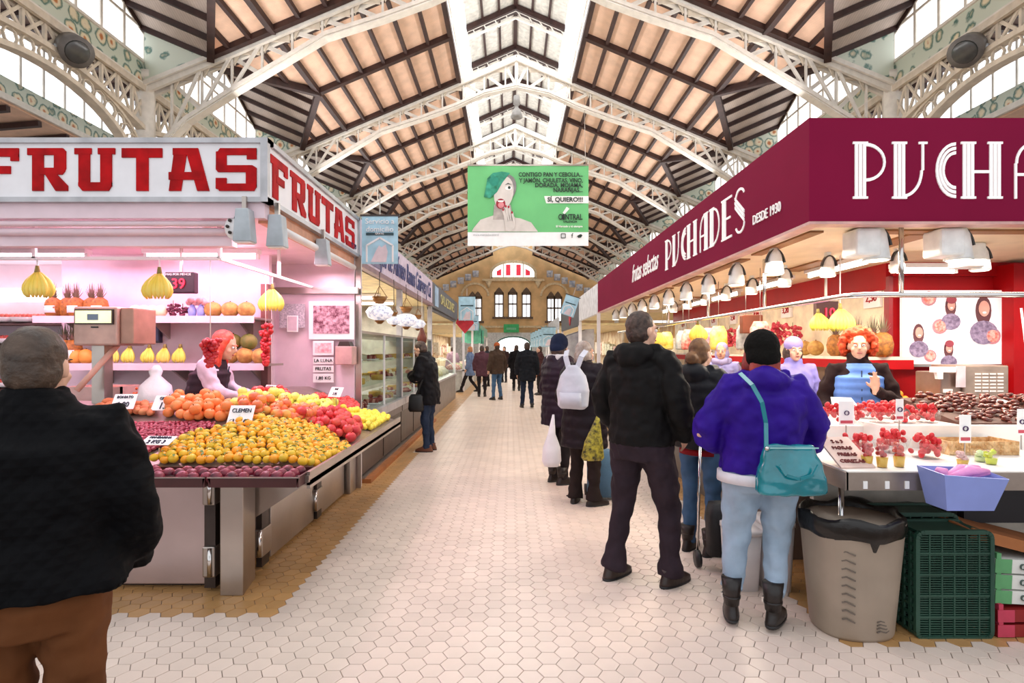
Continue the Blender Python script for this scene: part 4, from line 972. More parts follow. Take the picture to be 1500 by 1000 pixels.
# core walls
core = thing('stall_core', 'red and cream core wall of the burgundy stall carrying shelf and poster', 'partition', (4.6, 6, 0))
B().box(3.9, 3.96, 5.9, 13.5, 0, 2.3).build('cream_side', mat('cream_wall', 'f3e6c8', .5), core)
B().box(3.9, 6.5, 5.84, 5.9, 0, 2.3).build('red_front', redp, core)
B().box(3.86, 3.9, 5.8, 5.88, 0, 2.3).build('edge_post', mat('dark_red_post', '8f0f16', .35), core)
B().box(wx(1466, 5.75), wx(1484, 5.75), 5.6, 5.84, 0, 2.4).build('red_post', redp, core)
B().box(wx(1484, 5.75), 6.5, 5.7, 5.84, 0, 2.4).build('dark_door', mat('brown_side_door', '6b4436', .5), core)
rsf = thing('side_shelf', 'long pale shelf with red underside loaded with fruit along the burgundy stall', 'shelf', (3.7, 9, 1.44))
B().box(3.45, 3.9, 5.5, 13.2, 1.45, 1.48).build('shelf_board', mat('pale_shelf', 'e7dccb', .4), rsf); B().box(3.44, 3.9, 5.5, 13.2, 1.36, 1.45).build('red_fascia', redp, rsf)
B().box(3.3, 3.9, 5.3, 13.2, .98, 1.0).build('lower_shelf', mat('pale_shelf', 'e7dccb'), rsf)
for y in (5.55, 7.4, 9.4, 11.4): B().box(3.5, 3.54, y, y + .04, 0, 1.36).build('leg', chrome, rsf)
# poster with figures
pY = 5.74
ps = thing('fruit_poster', 'large white poster of smiling people and cut fruit on the red wall', 'poster', (wx(1400, pY), pY, wz(533, pY)))
B().box(wx(1322, pY), wx(1480, pY), pY, pY + .04, wz(533, pY), wz(425, pY)).build('panel', mat('poster_white', 'f8eff2', .4, emit=.25, var=.02), ps)
B().box(wx(1320, pY), wx(1478, pY), pY - .01, pY + .05, wz(537, pY), wz(533, pY)).build('bottom_frame', steel, ps)
def pf(name, cx, cy, rx, ry, m, d, rot=0): B().prism([(wx(a, pY), wz(c, pY)) for a, c in ell(cx, cy, rx, ry, 16, rot=rot)], 'y', pY - d - .003, pY - d).build(name, m, ps)
psk = mat('poster_skin', 'e2a79a', .7); phr = mat('poster_hair', '6a3d44', .7); pco = mat('poster_coat', '6b5a78', .7, col2='a795b4', vs=30)
for cx, cy, sc_, hat in ((1345, 487, 1.0, None), (1392, 447, 1.0, 'h'), (1440, 452, 1.45, None), (1389, 510, .85, 'r')):
    pf('print_hair', cx, cy + 2 * sc_, 8 * sc_, 15 * sc_, phr, .004); pf('print_coat', cx, cy + 24 * sc_, 14 * sc_, 12 * sc_, pco, .008)
    pf('print_face', cx, cy, 5.5 * sc_, 8 * sc_, psk, .012)
    if hat: pf('print_hat', cx, cy - 8 * sc_, 7.5 * sc_, 6 * sc_, mat('poster_hat', 'a34453', .7), .016)
    pf('print_smile', cx, cy + 4 * sc_, 2 * sc_, 1.1 * sc_, paper, .016)
for cx, cy, r_ in ((1376, 478, 11), (1360, 437, 11), (1362, 521, 9), (1453, 492, 12)):
    pf('print_fruit_rim', cx, cy, r_, r_ * 1.0, mat('poster_rim', 'c98a94', .7), .005); pf('print_fruit', cx, cy, r_ * .75, r_ * .75, mat('poster_fruit', 'e86a5f', .7, col2='f5c6bd', vs=40), .009)
# stainless machine on the counter behind
mY = 5.0
mc_ = thing('juice_machine', 'stainless steel vented machine standing under the poster', 'machine', (wx(1432, mY), mY + .15, .95))
B().box(wx(1412, mY), wx(1478, mY), mY, mY + .4, .95, wz(535, mY)).build('body', mat('warm_steel', 'b49c8c', .35, .6), mc_, bevel=.012)
B().box(wx(1382, mY), wx(1412, mY), mY + .03, mY + .35, .95, wz(545, mY)).build('side_unit', mat('warm_steel2', '9d8375', .35, .6), mc_, bevel=.01)
for i in range(6):
    for j in range(4): B().box(wx(1428 + j * 11, mY), wx(1436 + j * 11, mY), mY - .008, mY, wz(548.5 + i * 5, mY), wz(546.5 + i * 5, mY)).build('vent_slot', paper, mc_)
B().loft([(wx(1449, mY), mY - .006, wz(589, mY), .06, .005), (wx(1449, mY), mY - .006, wz(584, mY), .07, .005), (wx(1449, mY), mY - .006, wz(580, mY), .02, .005)], 14).build('badge', paper, mc_)
B().box(wx(1385, mY), wx(1397, mY), mY + .01, mY + .03, wz(575, mY), wz(570, mY)).build('handle', paper, mc_); B().box(wx(1400, mY), wx(1413, mY), mY - .012, mY, wz(567, mY), wz(536, mY)).build('sticker', mat('pink_sticker', 'f0d6dc', .6), mc_)
B().prism([(wx(1364, mY), wz(545, mY)), (wx(1364, mY), wz(537, mY)), (wx(1398, mY), wz(537, mY)), (wx(1398, mY), wz(545, mY)), (wx(1379, mY), wz(545, mY)), (wx(1379, mY), wz(555, mY)), (wx(1372, mY), wz(555, mY)), (wx(1370, mY), wz(545, mY))], 'y', mY - .02, mY + .02).build('spout', paper, mc_)
B().tube([(wx(1466, mY), mY - .2, 1.9), (wx(1472, mY), mY - .2, 1.6), (wx(1489, mY), mY - .2, 1.2), (wx(1480, mY), mY - .2, 1.05)], .008, 6).build('cable', paper, mc_)
# main counter
steel_w = mat('warm_counter_steel', 'a89a90', .3, .7)
ctop = mat('white_counter_top', 'f7f3ee', .35, var=.02)
rcn = thing('stall_counter', 'white-topped steel counter of the burgundy stall with deep grey edge', 'counter', (2.6, 4, 0))
B().box(1.8, 4.6, 3.04, 3.95, .86, .9).build('front_top', ctop, rcn)
B().box(1.8, 2.45, 3.95, 13.2, .86, .9).build('side_top', ctop, rcn)
B().box(1.79, 4.6, 3.03, 3.04, .8, .895).build('front_edge', steel_w, rcn); B().box(1.785, 1.8, 3.03, 13.2, .8, .895).build('side_edge', steel_w, rcn)
for i, px in enumerate((1264, 1296, 1325, 1353)): B().box(wx(px, 3.03), wx(px + 6, 3.03), 3.024, 3.03, .81, .85).build('edge_sticker', paper, rcn)
B().box(2.45, 4.4, 3.75, 4.4, .9, 1.05).build('rear_step', ctop, rcn)
B().box(2.0, 2.45, 3.95, 13.2, .9, 1.02).build('side_step', ctop, rcn)
B().box(2.05, 2.45, 4.2, 13.2, 0, .86).build('side_base', mat('dark_base', '6d625c', .5), rcn)
B().box(2.0, 4.5, 3.75, 3.8, .0, .86).build('white_back_board', mat('pale_board_panel', 'd2cbc0', .6), rcn)
for x in (1.86, 3.4): B().tube([(x, 3.2, 0), (x, 3.2, .8)], .015, 8).build('leg', chrome, rcn)
# cardboard sign at the counter corner
kb = thing('card_sign', 'pinkish cardboard price sign with rows of red writing at the counter corner', 'sign', (1.87, 3.2, .9))
B().slab([(1.8, 3.1, .9), (2.0, 3.12, .9), (1.98, 3.35, 1.03), (1.79, 3.33, 1.03)], .01).build('card', mat('pink_card', 'e9c9bd', .7), kb)
for i in range(4): text(['CEREZAS', 'FRESAS', 'MORAS', '2 x 3'][i], .034, mat('red_brown_ink', '7a3030', .7), kb, (1.888, 3.14 + i * .05, .935 + i * .028), (30, 0, 0))
# bin
bX, bY = 1.9, 3.18
bi = thing('waste_bin', 'tall grey-beige plastic waste bin lined with a black bag under the counter corner', 'bin', (bX, bY, 0))
binm = mat('beige_grey_plastic', '9c8c7c', .45, var=.04)
B().loft([(bX, bY, 0, .19, .17), (bX, bY, .02, .2, .18), (bX, bY, .3, .225, .2), (bX, bY, .6, .25, .22), (bX, bY, .62, .255, .225)], 32, p=2.5).build('bin_body', binm, bi)
bag = mat('black_bin_bag', '140e0b', .3, var=.2, bump=.6, bs=14)
rings = []
b = B(); seg = 40
def bagring(r, z, wob, k0=0): return [(bX + (r + wob * math.sin(5 * t + k0) * .6 + wob * math.sin(11 * t)) * math.cos(t), bY + (r * .9 + wob * math.sin(7 * t)) * math.sin(t), z + wob * math.sin(6 * t + 1)) for t in [2 * PI * i / seg for i in range(seg)]]
rr_ = [bagring(.258, .545, .006), bagring(.272, .58, .007, 2), bagring(.27, .63, .008, 1), bagring(.262, .655, .012), bagring(.25, .64, .01), bagring(.225, .5, .012, 3), bagring(.1, .4, .01), bagring(.01, .38, .0)]
vs = [p for r_ in rr_ for p in r_]; b.add(vs, [(i * seg + k, i * seg + (k + 1) % seg, (i + 1) * seg + (k + 1) % seg, (i + 1) * seg + k) for i in range(len(rr_) - 1) for k in range(seg)], True); b.build('bin_bag', bag, bi)
b = B()
for i in range(9):
    for x0 in (-.14,):
        z = .12 + i * .045; a0 = R(232)
        b.path([(bX + (.222 + z * .055) * math.cos(a0 + k * .09), bY + (.198 + z * .055) * math.sin(a0 + k * .09), z + .008 * math.sin(k * 1.6)) for k in range(4)], .006, .007)
for i in range(4): b.path([(bX + (.212) * math.cos(R(278) + k * .09), bY + (.189) * math.sin(R(278) + k * .09), .06 + i * .018 + .006 * math.sin(k * 1.6)) for k in range(7)], .006, .006)
tag(b.build('moulded_waves', mat('bin_shadow', '6f6359', .6), bi), kind='stuff')
B().loft([(bX + .1, bY - .04, .5, .05, .03), (bX + .11, bY - .04, .6, .02, .02)], 8).build('blue_wrapper', mat('blue_wrapper', '2d50b0', .4), bi)
# dark cloth/bags heap behind the bin
hp = thing('black_bag_heap', 'black plastic sacks slumped behind the bin under the counter', 'bag', (2.5, 3.55, 0))
for i, (x, y, r_, z) in enumerate(((2.15, 3.6, .3, .42), (2.5, 3.58, .28, .4), (2.85, 3.6, .25, .28))): B().ball((x, y, z * .75), (r_, .13, z * .74), 20, 12).build('sack', bag, hp)
# green crates
def crate(x, y, w, d, hh, lab, rz=0):
    t = thing('produce_crate', lab, 'crate', (x, y, 0), rz=rz); g = mat('dark_green_plastic', '23483a', .45, var=.1)
    b = B(); e = .022
    def loop(y0): 
        r = .035; pts = []
        for cx, cz, a0 in ((w / 2 - r, hh - r, 0), (-w / 2 + r, hh - r, 90), (-w / 2 + r, r, 180), (w / 2 - r, r, 270)):
            pts += [(cx + r * math.cos(R(a0 + q)), y0, cz + r * math.sin(R(a0 + q))) for q in (0, 30, 60, 90)]
        return pts + [pts[0]]
    b.path(loop(0), e, e, up=(0, 1, 0)).build('front_rim', g, t, world=False)
    B().path(loop(d), e, e, up=(0, 1, 0)).build('back_rim', g, t, world=False)
    nx, nz = 6, 5
    for i in range(1, nx): B().box(-w / 2 + w * i / nx - .004, -w / 2 + w * i / nx + .004, -.006, .006, .01, hh - .01).build('upright', g, t, world=False)
    for j in range(1, nz): B().box(-w / 2, w / 2, -.008, .008, hh * j / nz - .006, hh * j / nz + .006).build('cross_bar', g, t, world=False)
    b = B()
    for j in range(1, 46):
        if j % 9: b.box(-w / 2 + .008, w / 2 - .008, -.003, .004, hh * j / 45 - .0028, hh * j / 45 + .0028)
    tag(b.build('fine_grille', g, t, world=False), kind='stuff')
    b = B()
    for sx in (-1, 1):
        for j in range(0, 12): b.box(sx * w / 2 - .004, sx * w / 2 + .004, 0, d, hh * (j + .25) / 12, hh * (j + .6) / 12)
        for q in range(5): b.box(sx * w / 2 - .006, sx * w / 2 + .006, d * q / 4 - .008, d * q / 4 + .008, .01, hh - .01)
    for z in (.006, hh - .006): b.box(-w / 2 + .02, w / 2 - .02, 0, d, z - .005, z + .005)
    tag(b.build('side_slats', g, t, world=False), kind='stuff')
    return t
crate(2.385, 3.06, .40, .2, .57, 'dark green plastic crate standing on end beside the bin, front one')
crate(2.375, 3.29, .40, .2, .60, 'dark green plastic crate standing on end directly behind the front crate')
# small leaf specks
# boxes at right
def carton(x0, x1, y0, y1, z0, z1, lab, m, m2, word, wc, ry=0):
    t = thing('fruit_carton', lab, 'box', ((x0 + x1) / 2, y0, z0)); t.rotation_euler.y = ry
    B().box(x0, x1, y0, y1, z0, z1).build('carton_body', m, t); B().box(x0, x0 + .09, y0 - .004, y0, z0, z1).build('end_band', m2, t)
    text(word, (z1 - z0) * .62, wc, t, (x0 + .2, y0 - .006, (z0 + z1) / 2), (90, 0, 0), sx=.9)
    for q in (x0 + .02, x1 - .02): B().box(q - .012, q + .012, y0, y0 + .03, z1, z1 + .03).build('corner_tab', m2, t)
gw, gg = mat('white_carton', 'dcdcd6', .6), mat('green_carton_end', '5fa06a', .6)
rw, rg2 = mat('red_carton', '8a1414', .6), mat('pink_flower_print', 'c23a55', .6)
zz = [(.33, .405), (.245, .32), (.165, .235)]
for i, (z0_, z1_) in enumerate(zz): carton(2.62, 3.1, 3.08, 3.45, z0_, z1_, ['top white and green fruit carton in the stack right of the crates', 'middle white and green fruit carton in the stack', 'lowest white and green fruit carton, above the red ones'][i], gw, gg, 'CLAUSI', mat('grey_green_ink', '50605a', .6), .06)
for i, (z0_, z1_) in enumerate(((.085, .15), (.005, .07))): carton(2.62, 3.1, 3.06, 3.45, z0_, z1_, ['upper red and gold fruit carton at floor level', 'lowest red and gold fruit carton on the floor'][i], rw, rg2, 'FLOR', mat('gold_ink', 'd9a23c', .5))
pk = thing('cardboard_flap', 'orange-brown cardboard tray leaning over the carton stack', 'cardboard', (2.8, 3.2, .44))
B().slab([(2.5, 3.1, .56), (3.2, 3.1, .38), (3.2, 3.5, .40), (2.5, 3.5, .58)], .012).build('board', mat('brown_cardboard', 'a9683a', .8), pk); B().bar((2.5, 3.09, .555), (3.2, 3.09, .375), .01, .06).build('front_flap', mat('brown_cardboard', 'a9683a'), pk)
bc_ = thing('black_crate', 'black plastic crate pushed under the right end of the counter', 'crate', (3.05, 3.5, .5))
B().box(2.75, 3.5, 3.45, 3.5, .5, .79).build('side_panel', mat('navy_black_plastic', '15151f', .4), bc_); B().box(2.75, 3.5, 3.5, 3.74, .5, .53).build('crate_floor', mat('navy_black_plastic', '15151f'), bc_)
for i in range(6): B().box(2.8 + i * .11, 2.85 + i * .11, 3.44, 3.45, .7, .72).build('grip_slot', steel, bc_)
B().tube([(2.76, 3.7, 0), (2.76, 3.7, .5)], .012, 6).tube([(3.45, 3.7, 0), (3.45, 3.7, .5)], .012, 6).build('support_leg', steel_d, bc_)
# blue basket hanging from the edge with pink bags
bk = thing('blue_basket', 'periwinkle blue plastic basket hung from the counter edge', 'basket', (wx(1422, 2.9), 2.93, wz(748, 2.9)))
a_, b_, c_, d_ = wx(1378, 2.85), wx(1472, 2.85), wz(748, 2.85), wz(700, 2.85); blu = mat('periwinkle_plastic', '8f9ee0', .35, var=.04)
def pan(q, t=.006): return B().slab(q, t)
F0 = [(a_ + .035, 2.86, c_), (b_ - .05, 2.86, c_), (b_, 2.83, d_), (a_, 2.83, d_ + .02)]
pan(F0).build('front_panel', blu, bk)
pan([(a_ + .035, 3.0, c_), (b_ - .05, 3.0, c_), (b_, 3.02, d_ + .02), (a_, 3.02, d_ + .03)]).build('back_panel', blu, bk)
pan([(a_ + .035, 2.86, c_), (a_ + .035, 3.0, c_), (a_, 3.02, d_ + .03), (a_, 2.83, d_ + .02)]).build('left_panel', blu, bk)
pan([(b_ - .05, 2.86, c_), (b_ - .05, 3.0, c_), (b_, 3.02, d_ + .02), (b_, 2.83, d_)]).build('right_panel', blu, bk)
B().box(a_ + .035, b_ - .05, 2.86, 3.0, c_, c_ + .006).build('basket_floor', blu, bk)
B().ball(((a_ + b_) / 2 + .03, 2.838, d_ - .05), (.012, .003, .007), 10, 6).build('badge', mat('brown_badge', '7a5a50', .5), bk)
pkm = mat('pink_bag_film', 'f39ad2', .4, var=.1, bump=.5, bs=30)
for i, (x0, z0_, x1, z1_) in enumerate(((a_ + .03, d_ + .03, a_ + .07, d_ - .03), (a_ + .1, d_ - .02, b_ - .02, d_ + .02), (a_ + .12, d_ - .03, b_ - .01, d_ + .005), (a_ + .09, d_ - .03, b_ - .05, d_ + .035))):
    bgg = thing('pink_bag', ['pink bag poking from the left of the blue basket', 'longest pink bag lying across the blue basket', 'lowest pink bag in the blue basket', 'topmost pink bag in the blue basket'][i], 'bag', ((x0 + x1) / 2, 2.92, z0_))
    B().tube([(x0, 2.92 + .012 * i, z0_), ((x0 + x1) / 2, 2.91 + .012 * i, (z0_ + z1_) / 2 + .02), (x1, 2.92 + .012 * i, z1_)], [(.014, .02), (.03, .03), (.01, .02)], 12).build('bag_film', pkm, bgg)
# white plastic containers behind the purple woman's legs
pw = mat('milky_plastic', 'e9e2e2', .35, var=.05)
for i, (x0, x1, y0, y1, z0_, z1_) in enumerate(((1.42, 1.62, 3.62, 3.9, 0, .36), (1.62, 1.82, 3.6, 3.88, 0, .42))):
    t = thing('plastic_drum', ['milky white plastic box bin between the jeans legs', 'taller milky plastic container against the counter side'][i], 'container', ((x0 + x1) / 2, y0, 0))
    B().loft([((x0 + x1) / 2, (y0 + y1) / 2, 0, (x1 - x0) * .42, (y1 - y0) * .42), ((x0 + x1) / 2, (y0 + y1) / 2, z1_, (x1 - x0) * .5, (y1 - y0) * .5)], 24, p=5).build('container_body', pw, t)
    B().loft([((x0 + x1) / 2, (y0 + y1) / 2, z1_, (x1 - x0) * .52, (y1 - y0) * .52), ((x0 + x1) / 2, (y0 + y1) / 2, z1_ + .025, (x1 - x0) * .52, (y1 - y0) * .52)], 24, p=5).build('rim', pw, t)
# ================================================================ FAR STALLS
def far_stall(side, y0, y1, sign_col, case_col, lab, word='', lc=white_p, zb=2.45, zt=3.0, back='e9dcc0', seed=1, inset=0.0, curved=False):
    s = side; x = (DX if s < 0 else QX) + (-inset if s < 0 else inset); r = random.Random(seed)
    t = thing('market_stall', lab, 'stall', (x + s * 1.2, (y0 + y1) / 2, 0))
    lo = lambda a, b: sorted((x + s * a, x + s * b))
    B().box(*lo(0, .08), y0, y1, zb, zt).build('sign_board', mat('sign_' + sign_col, sign_col, .5), t)
    B().box(*lo(.08, 3), y0, y1, zb + .02, zb + .08).build('ceiling_panel', cream_l, t)
    B().box(*lo(2.9, 3.0), y0, y1, 0, zb).build('back_panel', mat('back_' + back, back, .6, col2='b98f60', vs=2.2), t)
    B().box(*lo(0, .9), y0 + .05, y1 - .05, 0, .75).build('counter_base', mat('base_' + case_col, case_col, .4, .2), t)
    B().box(*lo(-.04, .95), y0, y1, .75, .8).build('counter_ledge', mat('bright_ledge', 'd3cdd0'), t)
    if curved:
        b = B(); pts = [(x + s * (.02 + .5 * (1 - math.cos(a))), .8 + .5 * math.sin(a)) for a in [PI / 2 * i / 8 for i in range(9)]]
        for (p, z0_), (q, z1_) in zip(pts, pts[1:]): b.slab([(p, y0 + .1, z0_), (p, y1 - .1, z0_), (q, y1 - .1, z1_), (q, y0 + .1, z1_)], .008)
        b.build('curved_glass', glass, t)
        for yy in (y0 + .1, y1 - .1): B().path([(p, yy, z) for p, z in pts], .03).build('end_arc', white_p, t)
    else:
        B().box(*lo(.02, .03), y0 + .1, y1 - .1, .8, 1.25).build('front_glass', glass, t)
    for yy in (y0 + .03, y1 - .03): B().box(*lo(0, .08), yy - .03, yy + .03, 0, zb).build('post', white_e, t)
    for i in range(max(2, int((y1 - y0) / .8))):
        yy = y0 + .3 + i * .8
        if yy > y1 - .3: break
        B().loft([(x + s * .45, yy, .8, .3, .28), (x + s * .45, yy, .92, .28, .26), (x + s * .45, yy, 1.0 + r.uniform(0, .06), .12, .12)], 14).build('goods_heap', mat('goods_%d' % r.randrange(6), ['c0504a', 'd9c27a', '8a9a50', 'e0d0b8', 'a8583a', 'd88a72'][r.randrange(6)], .6, col2='f0e2d0', vs=22), t)
        B().box(*lo(2.6, 2.9), yy - .3, yy + .3, 1.2 + r.uniform(0, .2), 1.7 + r.uniform(0, .3)).build('shelf_goods', mat('shelfgoods_%d' % r.randrange(5), ['c9b48a', 'a84a3c', 'efe6d8', '7f8a5a', 'd9a05a'][r.randrange(5)], .6, col2='f7efe2', vs=14), t)
    if word: text(word, (zt - zb) * .62, lc, t, (x - s * .006, (y0 + y1) / 2, (zb + zt) / 2), (90, 0, 90 * -s), sx=1.2)
    area('far_stall_light', (x + s * 1.3, (y0 + y1) / 2, zb - .05), (0, 0, 0), 1.5, (y1 - y0) * .8, 16 * (y1 - y0), (1, .93, .82))
    return t
far_stall(-1, 12.6, 18.3, '5b5a60', '9a8f86', 'stall with curved glass case beyond the deli on the left', seed=2, zb=2.44, zt=2.5, curved=True, inset=.05)
far_stall(-1, 21.2, 26, 'c8a0a8', 'cfcfc8', 'left stall with pinkish sign past the cross aisle', seed=3, back='e8dfe8')
far_stall(-1, 26.2, 32, '3f8f78', 'b9b6ae', 'left stall with sea green sign in the distance', seed=4)
far_stall(-1, 34, 42, '86b7a0', 'b9b6ae', 'left stall with pale green sign near the end wall', seed=5)
far_stall(1, 13.8, 17.5, 'f0f0f4', '8f8a86', 'right stall with a plain white sign beyond the burgundy one', seed=6, zb=2.43, zt=3.15, back='c98f3a')
far_stall(1, 17.6, 23.5, '5a5a60', 'b7b4b0', 'right stall with a dark grey sign and red heart mark', seed=7, zb=2.3, zt=3.05)
far_stall(1, 25.5, 32, 'c9ccd0', 'c9c6c2', 'right stall with pale grey sign past the cross aisle', seed=8)
far_stall(1, 34, 42, '9fb6b0', 'c9c6c2', 'right stall with grey green sign near the end wall', seed=9)
ht = thing('heart_sign', 'small red heart-shaped sign on the dark grey right stall', 'sign', (QX - .03, 20, 2.35))
B().prism([(19.7, 2.62), (20.0, 2.4), (20.3, 2.62), (20.25, 2.75), (20.1, 2.78), (20, 2.7), (19.9, 2.78), (19.75, 2.75)], 'x', QX - .03, QX - .005).build('heart_shape', mat('heart_red', 'd23040', .5), ht)
h2 = thing('heart_sign', 'red heart-shaped hanging sign on the far left row', 'sign', (wx(680, 17.5), 17.5, 2.1))
hx, hz = wx(681, 17.5), wz(478, 17.5)
B().prism([(hx - .28, hz + .1), (hx, hz - .22), (hx + .28, hz + .1), (hx + .22, hz + .24), (hx + .1, hz + .25), (hx, hz + .16), (hx - .1, hz + .25), (hx - .22, hz + .24)], 'y', 17.48, 17.52).build('heart_shape', mat('heart_red', 'd23040'), h2)
B().bar((hx, 17.5, hz + .16), (hx, 17.5, 2.6), .012).build('hanger', steel, h2)
# awnings and blue banners on the far right
aw_ = thing('grey_canvas_awning', 'grey canvas awning arching over the far right stall', 'awning', (1.75, 21, 2.0))
B().prism([(2.6, 1.2), (1.45, 1.2), (1.45, 1.75), (1.75, 2.0), (2.3, 2.18), (2.6, 2.2)], 'y', 17.7, 17.78).build('canvas_end', mat('grey_canvas', 'a9a5a8', .8), aw_)
B().slab([(1.45, 17.7, 1.75), (1.45, 19.5, 1.75), (1.75, 19.5, 2.0), (1.75, 17.7, 2.0)], .02).build('canvas_front', mat('grey_canvas', 'a9a5a8'), aw_); B().slab([(1.75, 17.7, 2.0), (1.75, 19.5, 2.0), (2.3, 19.5, 2.18), (2.3, 17.7, 2.18)], .02).build('canvas_top', mat('grey_canvas', 'a9a5a8'), aw_)
B().bar((1.47, 17.75, 0), (1.47, 17.75, 1.75), .03).build('awning_pole', steel_d, aw_)
for i in range(5): flag(1.6 - .04 * i, 24 + 2.2 * i, 2.5, .6, .8, ['nearest of the five pale blue flags over the far right stalls', 'second of the five pale blue flags over the far right stalls', 'third of the five pale blue flags over the far right stalls', 'fourth of the five pale blue flags over the far right stalls', 'farthest of the five pale blue flags over the far right stalls'][i], small=True)
for i in range(3): 
    gx = -2.0; t = thing('green_flag', ['nearest green hanging flag on the far left', 'middle green hanging flag on the far left', 'farthest green hanging flag on the far left'][i], 'sign', (gx, 28 + 3 * i, 1.9))
    B().box(gx - .4, gx + .4, 28 + 3 * i, 28.02 + 3 * i, 1.9, 2.7).build('panel', mat('sea_green_flag', '5fae92', .7), t); B().bar((gx, 28.01 + 3 * i, 2.7), (gx, 28.01 + 3 * i, 3.2), .02).build('hanger', steel, t)
# red produce shelving far left (neighbouring stall)
rf = thing('red_produce_rack', 'tiered rack of red packed fruit at the far left edge under a white strip light', 'rack', (-5.2, 6.2, 0))
for i, z in enumerate((.9, 1.15, 1.4, 1.62, 1.85)): B().slab([(-6.6, 6.0, z - .05), (-4.45, 6.0, z - .05), (-4.45, 6.35, z + .03), (-6.6, 6.35, z + .03)], .015).build('rack_shelf', mat('dark_shelf', '4a2a28', .6), rf)
B().box(-6.6, -4.45, 6.36, 6.4, 0, 2.6).build('back_panel', mat('pale_pink_wall', 'ead0dc'), rf)
B().box(-6.6, -4.55, 6.0, 6.3, 2.08, 2.2).build('light_box', mat('strip_light_box', 'fdf8fa', .4, emit=1.6), rf)

# hanging goods, notices and packed boxes along the right stall
cr = random.Random(21)
bagm = [mat('film_bag_red', 'c8403c', .35, col2='f2c8b8', vs=18), mat('film_bag_clear', 'd9dcdc', .3, col2='9aa0a0', vs=14), mat('film_bag_yellow', 'ead04a', .35, col2='f7eea0', vs=14), mat('film_bag_pink', 'e0487a', .35, col2='f4d0d8', vs=18)]
for i in range(11):
    y = 6.2 + i * .62; x = 2.72 + .1 * (i % 2); k = i % 4
    t = thing('packed_bag', ['red film bag of dried fruit hanging from the silver rail', 'clear film bag of nuts hanging from the silver rail', 'yellow film bag of sweets hanging from the silver rail', 'pink film bag of sweets hanging from the silver rail'][k], 'bag', (x, y, 1.55), 'hanging %s bags on the right rail' % ['red', 'clear', 'yellow', 'pink'][k])
    B().loft([(x, y, 1.55, .1, .03), (x, y, 1.58, .12, .045), (x, y, 1.78, .11, .04), (x, y, 1.86, .07, .01)], 14, p=3).build('bag_film', bagm[k], t); B().tube([(x, y, 1.86), (x, y, 2.44)], .004, 5).build('hook', steel, t)
for i in range(8):
    y = 6.1 + i * .95
    t = thing('price_board', 'small white price boards with red figures on the cream wall of the right stall', 'sign', (3.9, y, 2.0), 'price boards on the right stall wall')
    B().box(3.87, 3.9, y - .14, y + .14, 2.0, 2.2).build('board', paper, t); text(['2,50', '1,95', '3,20', '0,99'][i % 4], .11, redp, t, (3.865, y, 2.1), (90, 0, -90))
for i in range(14):
    y = 7.15 + i * .42; c = ['b8863c', 'c9c04a', '9a3a30', 'e0a03c', '6f8a3c'][i % 5]
    t = thing('fruit_box', ['brown', 'yellow-green', 'red', 'orange', 'green'][i % 5] + ' fruit boxes on the lower shelf of the right stall', 'box', (3.6, y, 1.0), ['brown', 'yellow-green', 'red', 'orange', 'green'][i % 5] + ' fruit boxes on the lower right shelf')
    B().box(3.35, 3.85, y - .18, y + .18, 1.0, 1.1).build('box_body', mat('pale_box_wood', 'dcc49a', .7), t)
    b = B()
    for a in range(5):
        for q in range(4): b.ball((3.42 + a * .09, y - .13 + q * .087, 1.12 + cr.uniform(0, .02)), .045, 8, 6)
    tag(b.build('fruit_pieces', mat('boxed_fruit_' + c, c, .4, col2='f2d8a0', vs=12), t), kind='stuff')
# ================================================================ FRUIT
fr = random.Random(11)
def fruit_mesh(name, m, r, stretch=(1, 1, 1), wob=.04, seg=12, rings=8, dimple=False):
    b = B().ball((0, 0, 0), (r * stretch[0], r * stretch[1], r * stretch[2]), seg, rings)
    vs = []
    for p in b.v:
        v = Vector(p); k = 1 + wob * noise.noise(v * 30 / max(r / .03, .3))
        if dimple:
            rr = math.hypot(v.x, v.y) / r; 
            if rr < .35: v.z *= .82 + .5 * rr
        vs.append(tuple(v * k))
    b.v = vs; return b.mesh(name, m)
FP = {}
def fproto(key, name, m, r, stretch=(1, 1, 1), stem=None, leaf=None, dimple=False, wob=.04):
    o = bpy.data.objects.new(name, fruit_mesh(name, m, r, stretch, wob, dimple=dimple)); parts = []
    if stem:
        me = B().tube([(0, 0, r * stretch[2] * .85), (0, r * .1, r * stretch[2] * 1.15)], r * .07, 5).mesh('stem', stem); parts.append(('stem', me))
    if leaf:
        b = B().slab([(0, 0, r * .98), (r * .5, r * .25, r * 1.1), (r * 1.3, r * .1, r * .95), (r * .5, -r * .3, r * 1.08)], .001); parts.append(('leaf', b.mesh('leaf', leaf)))
    FP[key] = (o.data, parts, name, r, stretch); bpy.data.objects.remove(o)
grn_st = mat('fruit_stem_green', '5c6b2a', .6); brn_st = mat('fruit_stem_brown', '5a4226', .7); leafm = mat('citrus_leaf', '4f7a2c', .5)
def fput(key, x, y, z, label, cat, group, s=1.0, parts=True, tilt=True):
    me, pa, name, r, st = FP[key]
    o = bpy.data.objects.new(name, me); COL.objects.link(o); o.location = (x, y, z); o.scale = (s, s, s)
    o.rotation_euler = (fr.uniform(-.5, .5) if tilt else 0, fr.uniform(-.5, .5) if tilt else 0, fr.uniform(0, 6.28))
    tag(o, label, cat, group)
    if parts:
        for nm, m2 in pa: c = bpy.data.objects.new(nm, m2); COL.objects.link(c); c.parent = o
    return o
fproto('plum', 'plum', mat('plum_skin', '8e1c36', .35, var=.25, col2='35101f', vs=9), .036, dimple=True)
fproto('clem', 'clementine', mat('clementine_skin', 'f09410', .45, col2='f4b828', vs=4, bump=.15, bs=120), .032, (1, 1, .88), None, leafm, True)
